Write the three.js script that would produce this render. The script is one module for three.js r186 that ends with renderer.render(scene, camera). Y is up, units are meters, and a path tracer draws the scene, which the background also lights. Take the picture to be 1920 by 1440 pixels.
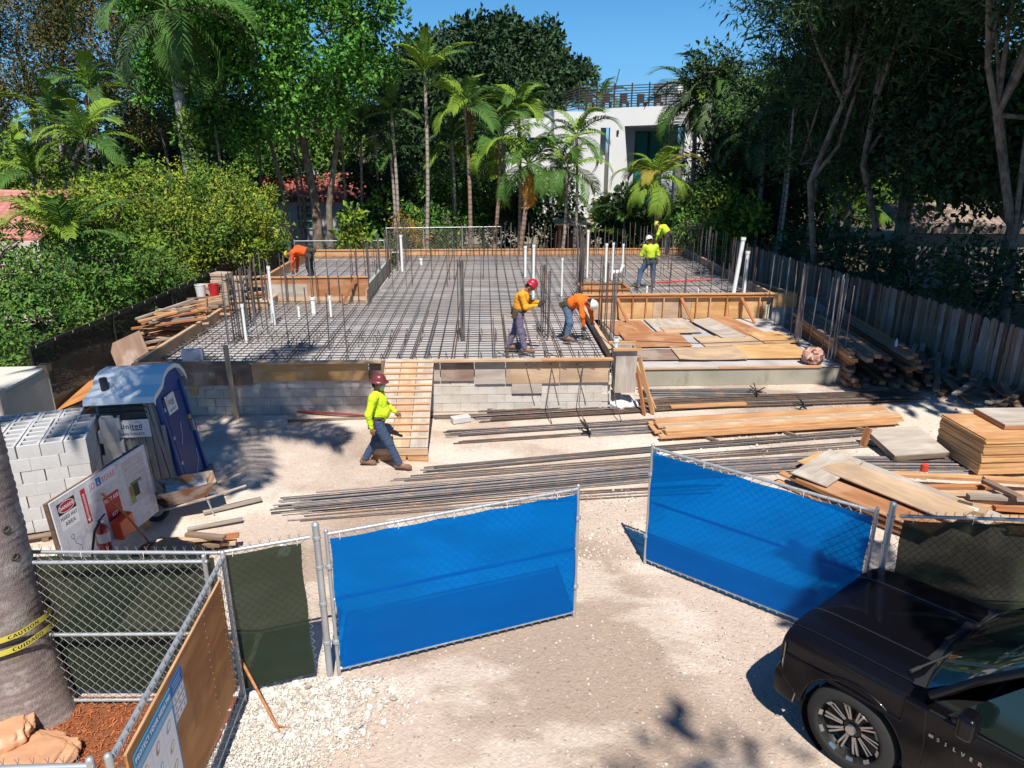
import * as THREE from 'three';
import { mergeGeometries, toCreasedNormals, mergeVertices } from 'three/addons/utils/BufferGeometryUtils.js';
import { RoundedBoxGeometry } from 'three/addons/geometries/RoundedBoxGeometry.js';
import { FontLoader } from 'three/addons/loaders/FontLoader.js';
import { TextGeometry } from 'three/addons/geometries/TextGeometry.js';

// ---------- camera, sky, sun, exposure ----------
const scene = new THREE.Scene();
const camera = new THREE.PerspectiveCamera(56.8, 4 / 3, 0.1, 900);
camera.position.set(0, 5.6, 0);
camera.rotation.set(THREE.MathUtils.degToRad(-18.5), 0, 0);
const SUN = new THREE.Vector3(0.085, 1, 0.62).normalize();
const sun = new THREE.DirectionalLight(new THREE.Color(1, 0.945, 0.86), 5.0);
sun.position.copy(SUN).multiplyScalar(70).add(new THREE.Vector3(0, 0, -20));
sun.target.position.set(0, 0, -20);
sun.castShadow = true; sun.shadow.radius = 1; sun.shadow.mapSize.set(4096, 4096);
Object.assign(sun.shadow.camera, { left: -45, right: 45, top: 50, bottom: -50, near: 1, far: 180 });
scene.add(sun, sun.target);
const renderer = new THREE.WebGLRenderer({ antialias: true });
renderer.toneMapping = THREE.LinearToneMapping;
renderer.toneMappingExposure = 1.28;
renderer.shadowMap.enabled = true;

// ---------- seeded random numbers and noise ----------
function rng(seed) { let a = seed >>> 0; return () => { a = (a + 0x6d2b79f5) | 0; let t = Math.imul(a ^ (a >>> 15), 1 | a); t = (t + Math.imul(t ^ (t >>> 7), 61 | t)) ^ t; return ((t ^ (t >>> 14)) >>> 0) / 4294967296; }; }
const hash2 = (x, y, s) => { let h = Math.imul(x, 374761393) ^ Math.imul(y, 668265263) ^ Math.imul(s, 1274126177); h = Math.imul(h ^ (h >>> 13), 1274126177); return ((h ^ (h >>> 16)) >>> 0) / 4294967296; };
function vnoise(x, y, p, s, q = p) {           // value noise, period p in x and q in y
  const xi = Math.floor(x), yi = Math.floor(y), fx = x - xi, fy = y - yi, u = fx * fx * (3 - 2 * fx), v = fy * fy * (3 - 2 * fy);
  let x0 = xi % p; if (x0 < 0) x0 += p; let y0 = yi % q; if (y0 < 0) y0 += q; const x1 = x0 + 1 === p ? 0 : x0 + 1, y1 = y0 + 1 === q ? 0 : y0 + 1;
  const a = hash2(x0, y0, s), b = hash2(x1, y0, s), c = hash2(x0, y1, s), d = hash2(x1, y1, s);
  return a + (b - a) * u + (c - a) * v + (a - b - c + d) * u * v;
}
function fbm(u, v, p, oct, s, q = p) { let t = 0, w = 0.5, n = 0; for (let i = 0; i < oct; i++) { t += w * vnoise(u * p, v * q, p, s + i, q); n += w; w *= 0.5; p *= 2; q *= 2; } return t / n; }
const clamp = (x, a = 0, b = 1) => Math.min(b, Math.max(a, x)), mix = (a, b, t) => a + (b - a) * t, mix3 = (a, b, t) => [mix(a[0], b[0], t), mix(a[1], b[1], t), mix(a[2], b[2], t)];
const smooth = (a, b, x) => { const t = clamp((x - a) / (b - a)); return t * t * (3 - 2 * t); };
const enc = (x) => Math.round(255 * (x <= 0.0031308 ? 12.92 * x : 1.055 * Math.pow(Math.min(1, x), 1 / 2.4) - 0.055));
function tex(w, h, fn, color = true) {         // colours are given linear
  const d = new Uint8Array(w * h * 4);
  for (let y = 0; y < h; y++) for (let x = 0; x < w; x++) {
    const c = fn((x + 0.5) / w, (y + 0.5) / h), i = (y * w + x) * 4;
    if (color) { d[i] = enc(c[0]); d[i + 1] = enc(c[1]); d[i + 2] = enc(c[2]); } else d[i] = d[i + 1] = d[i + 2] = clamp(c) * 255;
    d[i + 3] = 255;
  }
  const t = new THREE.DataTexture(d, w, h, THREE.RGBAFormat);
  t.wrapS = t.wrapT = THREE.RepeatWrapping; t.magFilter = THREE.LinearFilter; t.minFilter = THREE.LinearMipmapLinearFilter; t.generateMipmaps = true;
  if (color) t.colorSpace = THREE.SRGBColorSpace;
  t.needsUpdate = true; return t;
}
const rep = (t, u, v = u) => { const c = t.clone(); c.repeat.set(u, v); c.needsUpdate = true; return c; };
const std = (o) => new THREE.MeshStandardMaterial({ roughness: 0.9, metalness: 0, side: THREE.DoubleSide, ...o });
const phys = (o) => new THREE.MeshPhysicalMaterial({ roughness: 0.5, metalness: 0, side: THREE.DoubleSide, ...o });
const lin = (r, g, b) => new THREE.Color().setRGB(r, g, b);

// the sky: a clear blue day, paler towards the horizon, with a few thin high streaks
{
  const W = 512, H = 256, d = new Float32Array(W * H * 4);
  for (let y = 0; y < H; y++) for (let x = 0; x < W; x++) {
    const el = ((y + 0.5) / H - 0.5) * Math.PI, e = Math.max(0, el), k = 1 - Math.exp(-e * 7.5), z = 1 - Math.exp(-Math.max(0, e - 0.12) * 2.6);
    let c = mix3([0.25, 0.54, 0.80], [0.05, 0.28, 0.65], k); c = mix3(c, [0.012, 0.048, 0.17], z);
    const st = smooth(0.58, 0.9, fbm(x / W, y / H * 4, 6, 5, 31, 40)) * 0.16 * smooth(0.02, 0.1, e);
    c = mix3(c, [0.75, 0.82, 0.9], st); if (el < 0) c = [0.24, 0.22, 0.18];
    d.set([c[0], c[1], c[2], 1], (y * W + x) * 4);
  }
  const t = new THREE.DataTexture(d, W, H, THREE.RGBAFormat, THREE.FloatType);
  t.mapping = THREE.EquirectangularReflectionMapping; t.magFilter = t.minFilter = THREE.LinearFilter; t.wrapS = THREE.RepeatWrapping; t.needsUpdate = true;
  scene.background = t; scene.environment = t;
}

// ---------- scene helpers ----------
const used = new Map();
function numbered(n) { const k = used.get(n) ?? 0; used.set(n, k + 1); return k ? n + '_' + String(k).padStart(3, '0') : n; }
function tag(o, label, category, group, kind) { if (label) o.userData.label = label; if (category) o.userData.category = category; if (group) o.userData.group = group; if (kind) o.userData.kind = kind; return o; }
function thing(name, label, category, pos = [0, 0, 0], turn = 0, group) {
  const o = new THREE.Group(); o.name = numbered(name); o.position.set(...pos); o.rotation.y = turn; scene.add(o); return tag(o, label, category, group);
}
function part(name, geo, mat, parent, pos, rot) {
  const m = new THREE.Mesh(geo, mat); m.name = parent === scene ? numbered(name) : name; m.castShadow = m.receiveShadow = true;
  if (pos) m.position.set(...pos); if (rot) m.rotation.set(...rot); parent.add(m); return m;
}
const solo = (name, geo, mat, label, category, group, pos, rot) => tag(part(name, geo, mat, scene, pos, rot), label, category, group);
function struct(name, geo, mat, label) { const m = part(name, geo, mat, scene); m.userData.kind = 'structure'; if (label) m.userData.label = label; return m; }
function copyOf(o, label, pos, turn) { const c = o.clone(); c.userData = { ...o.userData }; c.name = numbered(o.name.replace(/_\d{3}$/, '')); scene.add(c); if (pos) c.position.set(...pos); if (turn !== undefined) c.rotation.y = turn; if (label) c.userData.label = label; return c; }
function instances(name, geo, mat, list, parent, colors) {        // list of Matrix4
  const m = new THREE.InstancedMesh(geo, mat, list.length); m.name = parent === scene ? numbered(name) : name; m.castShadow = m.receiveShadow = true; m.userData.kind = 'stuff';
  list.forEach((x, i) => { m.setMatrixAt(i, x); if (colors) m.setColorAt(i, colors[i]); }); parent.add(m); return m;
}
const V = (x, y, z) => new THREE.Vector3(x, y, z);
const mat4 = (p, q, s) => new THREE.Matrix4().compose(p, q, s);
const eul = (x, y, z) => new THREE.Quaternion().setFromEuler(new THREE.Euler(x, y, z));

// a box with uv in metres, the grain (u) along its longest side
function box(w, h, d, ou = 0, ov = 0) {
  const g = new THREE.BoxGeometry(w, h, d), uv = g.attributes.uv, dims = [[d, h], [d, h], [w, d], [w, d], [w, h], [w, h]], L = Math.max(w, h, d);
  const ax = [[2, 1], [2, 1], [0, 2], [0, 2], [0, 1], [0, 1]], la = w === L ? 0 : h === L ? 1 : 2;
  for (let f = 0; f < 6; f++) for (let i = 0; i < 4; i++) {
    const k = f * 4 + i, a = uv.getX(k) * dims[f][0], b = uv.getY(k) * dims[f][1];
    if (ax[f][1] === la) uv.setXY(k, b + ou, a + ov + f * 0.13); else uv.setXY(k, a + ou, b + ov + f * 0.13);
  }
  return g;
}
function bev(w, h, d, r = 0.004, seg = 1) { const g = new RoundedBoxGeometry(w, h, d, seg, r), p = g.attributes.position, n = g.attributes.normal, uv = g.attributes.uv; for (let i = 0; i < p.count; i++) { const ax = Math.abs(n.getX(i)), ay = Math.abs(n.getY(i)), az = Math.abs(n.getZ(i)); if (ax > ay && ax > az) uv.setXY(i, p.getZ(i), p.getY(i)); else if (ay > az) uv.setXY(i, p.getX(i), p.getZ(i)); else uv.setXY(i, p.getX(i), p.getY(i)); } return g; }
const at = (g, x, y, z, rx = 0, ry = 0, rz = 0) => { g.applyMatrix4(mat4(V(x, y, z), eul(rx, ry, rz), V(1, 1, 1))); return g; };
const merge = (list) => mergeGeometries(list.map((g) => { const q = g.index ? g.toNonIndexed() : g; for (const k of Object.keys(q.attributes)) if (!['position', 'normal', 'uv'].includes(k)) q.deleteAttribute(k); if (!q.attributes.uv) q.setAttribute('uv', new THREE.BufferAttribute(new Float32Array(q.attributes.position.count * 2), 2)); if (!q.attributes.normal) q.computeVertexNormals(); return q; }));
// a tube through points; r is a number or a function of t; sides n; open or capped
function tube(pts, r, n = 6, cap = true, vscale = 1) {
  const P = pts.map((p) => (p.isVector3 ? p : V(...p))), m = P.length, pos = [], nor = [], uv = [], idx = [], R = typeof r === 'function' ? r : () => r;
  let up = null, len = 0;
  for (let i = 0; i < m; i++) {
    const t = P[Math.min(i + 1, m - 1)].clone().sub(P[Math.max(i - 1, 0)]).normalize();
    if (!up) up = Math.abs(t.y) < 0.9 ? V(0, 1, 0) : V(1, 0, 0);
    const b = V(0, 0, 0).crossVectors(t, up).normalize(); up = V(0, 0, 0).crossVectors(b, t).normalize();
    if (i) len += P[i].distanceTo(P[i - 1]);
    const rad = R(i / (m - 1));
    for (let j = 0; j <= n; j++) { const a = (j / n) * Math.PI * 2, c = Math.cos(a), s = Math.sin(a), d = b.clone().multiplyScalar(c).addScaledVector(up, s); pos.push(P[i].x + d.x * rad, P[i].y + d.y * rad, P[i].z + d.z * rad); nor.push(d.x, d.y, d.z); uv.push((j / n) * Math.PI * 2 * R(0.3), len * vscale); }
  }
  const w = n + 1;
  for (let i = 0; i < m - 1; i++) for (let j = 0; j < n; j++) { const a = i * w + j; idx.push(a, a + w, a + 1, a + 1, a + w, a + w + 1); }
  if (cap) for (const e of [0, m - 1]) { const c = pos.length / 3, t = P[e ? m - 1 : 1].clone().sub(P[e ? m - 2 : 0]).normalize().multiplyScalar(e ? 1 : -1); for (let j = 0; j < n; j++) { const k = (e * w + j) * 3; pos.push(pos[k], pos[k + 1], pos[k + 2]); nor.push(t.x, t.y, t.z); uv.push(uv[(e * w + j) * 2] * 0.5, 0.1); } for (let j = 1; j < n - 1; j++) e ? idx.push(c, c + j + 1, c + j) : idx.push(c, c + j, c + j + 1); }
  const g = new THREE.BufferGeometry(); g.setAttribute('position', new THREE.Float32BufferAttribute(pos, 3)); g.setAttribute('normal', new THREE.Float32BufferAttribute(nor, 3)); g.setAttribute('uv', new THREE.Float32BufferAttribute(uv, 2)); g.setIndex(idx); return g;
}
// turn and place a mesh modelled along +x so that it runs from a to b (roll about its length)
function lay(m, a, b, roll = 0) { const d = V(...b).sub(V(...a)).normalize(), up = Math.abs(d.y) > 0.95 ? V(0, 0, 1) : V(0, 1, 0), z = V(0, 0, 0).crossVectors(d, up).normalize(), y = V(0, 0, 0).crossVectors(z, d); m.quaternion.setFromRotationMatrix(new THREE.Matrix4().makeBasis(d, y, z)).multiply(eul(roll, 0, 0)); m.position.set((a[0] + b[0]) / 2, (a[1] + b[1]) / 2, (a[2] + b[2]) / 2); return m; }
const dist = (a, b) => Math.hypot(a[0] - b[0], a[1] - b[1], a[2] - b[2]);
function sheet(nu, nv, fn, uvs = [1, 1]) {     // a parametric sheet, fn(u, v) -> [x, y, z]
  const pos = [], uv = [], idx = [];
  for (let j = 0; j <= nv; j++) for (let i = 0; i <= nu; i++) { pos.push(...fn(i / nu, j / nv)); uv.push((i / nu) * uvs[0], (j / nv) * uvs[1]); }
  for (let j = 0; j < nv; j++) for (let i = 0; i < nu; i++) { const a = j * (nu + 1) + i; idx.push(a, a + 1, a + nu + 2, a, a + nu + 2, a + nu + 1); }
  const g = new THREE.BufferGeometry(); g.setAttribute('position', new THREE.Float32BufferAttribute(pos, 3)); g.setAttribute('uv', new THREE.Float32BufferAttribute(uv, 2)); g.setIndex(idx); g.computeVertexNormals(); return g;
}
function canvasTex(w, h, draw) { const c = document.createElement('canvas'); c.width = w; c.height = h; draw(c.getContext('2d'), w, h); const t = new THREE.CanvasTexture(c); t.colorSpace = THREE.SRGBColorSpace; return t; }

// ---------- materials ----------
const woodTex = (s, a, b, c) => tex(512, 256, (u, v) => {           // grain along u
  const warp = fbm(u, v, 2, 3, s) * 0.5, g = fbm(u, v + warp * 0.12, 2, 5, s + 5, 24), f = vnoise(u * 6, v * 180, 6, s + 9, 180), big = fbm(u, v, 3, 3, s + 3);
  let k = mix3(a, b, smooth(0.3, 0.7, g)); k = mix3(k, c, smooth(0.55, 0.85, big) * 0.6);
  const kx = Math.hypot((u - 0.31) * 4, (v - 0.62) * 2), kn = smooth(0.06, 0.02, kx) + smooth(0.05, 0.02, Math.hypot((u - 0.77) * 4, (v - 0.21) * 2));
  return mix3(k, [k[0] * 0.35, k[1] * 0.28, k[2] * 0.25], kn * 0.8).map((x) => x * (0.86 + 0.28 * f));
});
const woodBump = tex(512, 256, (u, v) => 0.5 * vnoise(u * 5, v * 150, 5, 77, 150) + 0.5 * fbm(u, v, 3, 3, 78, 30), false);
const mkWood = (t, rough = 0.85) => std({ map: t, bumpMap: woodBump, bumpScale: 0.0015, roughness: rough });
const WOOD = {
  fresh: mkWood(woodTex(11, [0.58, 0.32, 0.15], [0.47, 0.235, 0.10], [0.64, 0.42, 0.25])),
  pine: mkWood(woodTex(21, [0.56, 0.39, 0.25], [0.45, 0.29, 0.17], [0.62, 0.48, 0.35])),
  red: mkWood(woodTex(31, [0.45, 0.19, 0.075], [0.34, 0.13, 0.05], [0.52, 0.26, 0.12])),
  old: mkWood(woodTex(41, [0.30, 0.21, 0.15], [0.20, 0.135, 0.095], [0.40, 0.31, 0.24]), 0.95),
  grey: mkWood(woodTex(51, [0.34, 0.29, 0.25], [0.24, 0.20, 0.17], [0.43, 0.38, 0.34]), 0.95),
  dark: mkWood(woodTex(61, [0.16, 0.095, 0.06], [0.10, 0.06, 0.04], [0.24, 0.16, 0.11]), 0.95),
};
const plyTex = (s, a, b, stain, amt) => tex(512, 512, (u, v) => {
  const w = fbm(u, v, 2, 4, s), g = fbm(u, v + w * 0.2, 3, 4, s + 3, 14), f = vnoise(u * 8, v * 160, 8, s + 6, 160), st = fbm(u, v, 4, 5, s + 8);
  let k = mix3(a, b, smooth(0.3, 0.7, g)); k = mix3(k, stain, smooth(0.5, 0.72, st) * amt);
  return k.map((x) => x * (0.9 + 0.2 * f));
});
const mkPly = (t) => std({ map: rep(t, 0.5), bumpMap: woodBump, bumpScale: 0.0008, roughness: 0.88 });
const PLY = {
  fresh: mkPly(plyTex(101, [0.60, 0.36, 0.16], [0.50, 0.28, 0.11], [0.68, 0.47, 0.26], 0.5)),
  tan: mkPly(plyTex(111, [0.56, 0.40, 0.26], [0.46, 0.31, 0.19], [0.38, 0.27, 0.19], 0.7)),
  grey: mkPly(plyTex(121, [0.46, 0.40, 0.34], [0.37, 0.31, 0.26], [0.56, 0.50, 0.44], 0.7)),
  red: mkPly(plyTex(131, [0.42, 0.20, 0.095], [0.34, 0.145, 0.06], [0.50, 0.30, 0.17], 0.6)),
  brown: mkPly(plyTex(141, [0.30, 0.20, 0.15], [0.22, 0.14, 0.105], [0.38, 0.29, 0.24], 0.8)),
  orange: mkPly(plyTex(151, [0.48, 0.21, 0.065], [0.34, 0.135, 0.04], [0.54, 0.27, 0.10], 0.7)),
};
const plyEdge = std({ color: lin(0.30, 0.15, 0.075), roughness: 0.95 });
const concTex = (s, a, b, stain) => tex(512, 512, (u, v) => { const n = fbm(u, v, 4, 6, s), f = vnoise(u * 200, v * 200, 200, s + 7), st = fbm(u, v * 0.5, 6, 4, s + 9, 3); return mix3(mix3(a, b, n), stain, smooth(0.55, 0.8, st) * 0.7).map((x) => x * (0.88 + 0.24 * f)); });
const concBump = tex(512, 512, (u, v) => 0.6 * vnoise(u * 160, v * 160, 160, 88) + 0.4 * fbm(u, v, 8, 4, 89), false);
const CONC = {
  block: std({ map: rep(concTex(201, [0.50, 0.50, 0.50], [0.60, 0.59, 0.585], [0.54, 0.53, 0.52]), 1), bumpMap: rep(concBump, 2), bumpScale: 0.003, roughness: 0.95 }),
  wall: std({ map: rep(concTex(211, [0.56, 0.51, 0.455], [0.66, 0.615, 0.56], [0.50, 0.44, 0.375]), 0.8), bumpMap: rep(concBump, 2), bumpScale: 0.003, roughness: 0.95 }),
  cast: std({ map: rep(concTex(221, [0.27, 0.26, 0.205], [0.40, 0.375, 0.305], [0.13, 0.128, 0.08]), 0.5), bumpMap: rep(concBump, 1), bumpScale: 0.002, roughness: 0.9 }),
};
const steelTex = tex(256, 256, (u, v) => mix3([0.10, 0.092, 0.09], [0.18, 0.125, 0.095], smooth(0.45, 0.75, fbm(u, v, 6, 4, 301))).map((x) => x * (0.8 + 0.4 * vnoise(u * 60, v * 60, 60, 302))));
const REBAR = std({ map: steelTex, roughness: 0.65, metalness: 0.3 });
const REBARS = [REBAR, std({ map: steelTex, color: lin(2.1, 2.15, 2.3), roughness: 0.55, metalness: 0.35 }), std({ map: steelTex, color: lin(1.35, 1.05, 0.85), roughness: 0.75, metalness: 0.2 })];
const galvTex = tex(256, 256, (u, v) => { const n = fbm(u, v, 10, 4, 311); return mix3([0.42, 0.44, 0.46], [0.58, 0.60, 0.61], n); });
const GALV = std({ map: galvTex, roughness: 0.42, metalness: 0.55 });
const WIRE = std({ color: lin(0.34, 0.34, 0.32), roughness: 0.5, metalness: 0.4 });
const PVC = phys({ color: lin(0.82, 0.82, 0.80), roughness: 0.4 });
// ---------- ground ----------
const soilTex = tex(2048, 2048, (u, v) => {
  const a = fbm(u, v, 5, 6, 401), b = fbm(u, v, 9, 6, 411), d = fbm(u, v, 24, 5, 421), f = vnoise(u * 900, v * 900, 900, 431), w = fbm(u + a * 0.04, v, 14, 4, 441);
  let c = mix3([0.50, 0.395, 0.32], [0.59, 0.485, 0.40], smooth(0.35, 0.65, a));
  c = mix3(c, [0.33, 0.245, 0.185], smooth(0.5, 0.68, b) * 0.8);
  c = mix3(c, [0.66, 0.59, 0.51], smooth(0.54, 0.68, w) * 0.8);
  c = mix3(c, [0.40, 0.30, 0.23], smooth(0.5, 0.68, d) * 0.55); c = mix3(c, [0.68, 0.58, 0.48], smooth(0.52, 0.66, fbm(u, v + a * 0.05, 20, 5, 445, 40)) * 0.5);
  const sp = hash2(Math.floor(u * 1500), Math.floor(v * 1500), 451); if (sp > 0.992) c = mix3(c, [0.74, 0.70, 0.63], 0.8); else if (sp < 0.008) c = c.map((x) => x * 0.55);
  return c.map((x) => x * (0.9 + 0.2 * f));
});
const soilBump = tex(1024, 1024, (u, v) => 0.45 * fbm(u, v, 8, 5, 461) + 0.35 * vnoise(u * 120, v * 120, 120, 471) + 0.2 * vnoise(u * 300, v * 300, 300, 472), false);
const soil = std({ map: soilTex, bumpMap: rep(soilBump, 9), bumpScale: 0.02, roughness: 0.97 });
struct('site_ground', sheet(150, 230, (s, t) => { const x = mix(-13, 14, s), z = mix(9, -34, t); return [x, 0.016 * (fbm(x / 20 + 5, z / 20 + 5, 16, 4, 481) - 0.5) * 2 - 0.006, z]; }, [27 / 25, 43 / 25]), soil, 'pale sandy dirt of the building site');
const littTex = tex(1024, 1024, (u, v) => { const a = fbm(u, v, 6, 6, 501), g = fbm(u, v, 14, 4, 502), f = vnoise(u * 300, v * 300, 300, 503); return mix3(mix3([0.07, 0.05, 0.032], [0.14, 0.10, 0.065], a), [0.06, 0.085, 0.03], smooth(0.5, 0.7, g)).map((x) => x * (0.7 + 0.6 * f)); });
struct('ground', sheet(8, 8, (s, t) => [mix(-420, 420, s), -0.07, mix(120, -720, t)], [210, 210]), std({ map: littTex, roughness: 1 }), 'dark leaf-strewn soil beyond the site');

// loose stones on the dirt
{
  const r = rng(5), g = new THREE.IcosahedronGeometry(1, 0), p = g.attributes.position;
  for (let i = 0; i < p.count; i++) { const k = 0.75 + 0.5 * hash2(Math.round(p.getX(i) * 9), Math.round(p.getY(i) * 9) + Math.round(p.getZ(i) * 99), 3); p.setXYZ(i, p.getX(i) * k, p.getY(i) * k * 0.7, p.getZ(i) * k); }
  g.computeVertexNormals();
  const L = [], C = [], add = (x, z, s, c) => { L.push(mat4(V(x, s * 0.18, z), eul(r() * 6, r() * 6, r() * 6), V(s * (0.8 + r() * 0.5), s * (0.6 + r() * 0.4), s))); C.push(c); };
  const tint = () => { const k = 0.42 + r() * 0.27; return lin(k, k * (0.85 + r() * 0.07), k * (0.70 + r() * 0.12)); };
  for (let i = 0; i < 3200; i++) { const x = mix(-8, 11.5, r()), z = mix(-3.5, -16.5, r()), n = fbm(x / 20 + 3, z / 20 + 3, 12, 4, 511); if (n < 0.47 + r() * 0.2) continue; add(x, z, 0.005 + 0.014 * r() * r() + (r() < 0.03 ? 0.03 * r() : 0), tint()); }
  for (let i = 0; i < 500; i++) { const x = mix(1.2, 3.2, r()) + (r() - 0.5), z = mix(-5.6, -8.4, r()); add(x, z, 0.005 + 0.015 * r() * r() * r(), tint()); }
  for (let i = 0; i < 2500; i++) { const x = mix(0.6, 2.2, r()), z = mix(-8.5, -11, r()); if (r() < 0.4) add(x, z, 0.008 + 0.02 * r() * r(), tint()); }
  for (let i = 0; i < 3000; i++) { const x = mix(3, 11, r()), z = mix(-10.5, -16.2, r()); if (fbm(x / 20, z / 20, 20, 3, 513) > 0.5) add(x, z, 0.008 + 0.025 * r() * r(), tint()); }
  const m = instances('loose_stones', g, std({ roughness: 0.95 }), L, scene, C); tag(m, 'small pale stones scattered over the dirt', 'stones');
  // the white gravel by the fence corner
  const L2 = [], C2 = [];
  for (let i = 0; i < 42000; i++) {
    const x = mix(-3.0, -0.6, r()), z = mix(-6.45, -3.2, r()), edge = -1.75 - (z + 6.4) * 0.22 + (fbm(x / 4 + 9, z / 4 + 9, 12, 3, 515) - 0.5) * 0.9;
    if (x > edge && r() < smooth(0, 0.75, x - edge) * 0.55 + 0.45) continue;
    const s = 0.006 + 0.010 * r() + (r() < 0.02 && z < -5.6 ? 0.03 : 0), k = 0.48 + r() * 0.27;
    L2.push(mat4(V(x, s * 0.25 + r() * 0.012, z), eul(r() * 6, r() * 6, r() * 6), V(s * (0.8 + r() * 0.5), s * 0.75, s))); C2.push(r() < 0.12 ? lin(k * 0.7, k * 0.6, k * 0.5) : lin(k, k * 0.95, k * 0.86));
  }
  tag(instances('white_gravel', g, std({ roughness: 0.95 }), L2, scene, C2), 'white gravel beside the chain link fence corner', 'gravel');
  // mulch in the pen around the palm
  const mg = box(1, 0.25, 0.3), L3 = [], C3 = [];
  for (let i = 0; i < 15000; i++) {
    const x = mix(-6.6, -2.95, r()), z = mix(-6.05, -3.2, r()); if (Math.hypot(x + 5.0, z + 5.9) < 0.36) continue;
    const s = 0.014 + 0.03 * r() * r(), k = 0.55 + r() * 0.9;
    L3.push(mat4(V(x, 0.045 + r() * 0.02, z), eul((r() - 0.5) * 1.2, r() * 6.3, (r() - 0.5) * 1.0), V(s * 1.3, s * 0.8, s))); C3.push(lin(0.40 * k, 0.125 * k, 0.045 * k));
  }
  tag(instances('red_mulch', mg, std({ roughness: 0.95 }), L3, scene, C3), 'red wood mulch around the palm trunk', 'mulch');
  struct('mulch_bed', sheet(30, 24, (s, t) => [mix(-6.7, -2.9, s), 0.036 + 0.014 * fbm(s, t, 9, 3, 517), mix(-6.12, -3.0, t)], [4, 3]), std({ map: tex(256, 256, (u, v) => mix3([0.16, 0.05, 0.02], [0.25, 0.085, 0.035], fbm(u, v, 20, 4, 519))), roughness: 1 }), 'red mulch bed under the palm');
}

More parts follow.
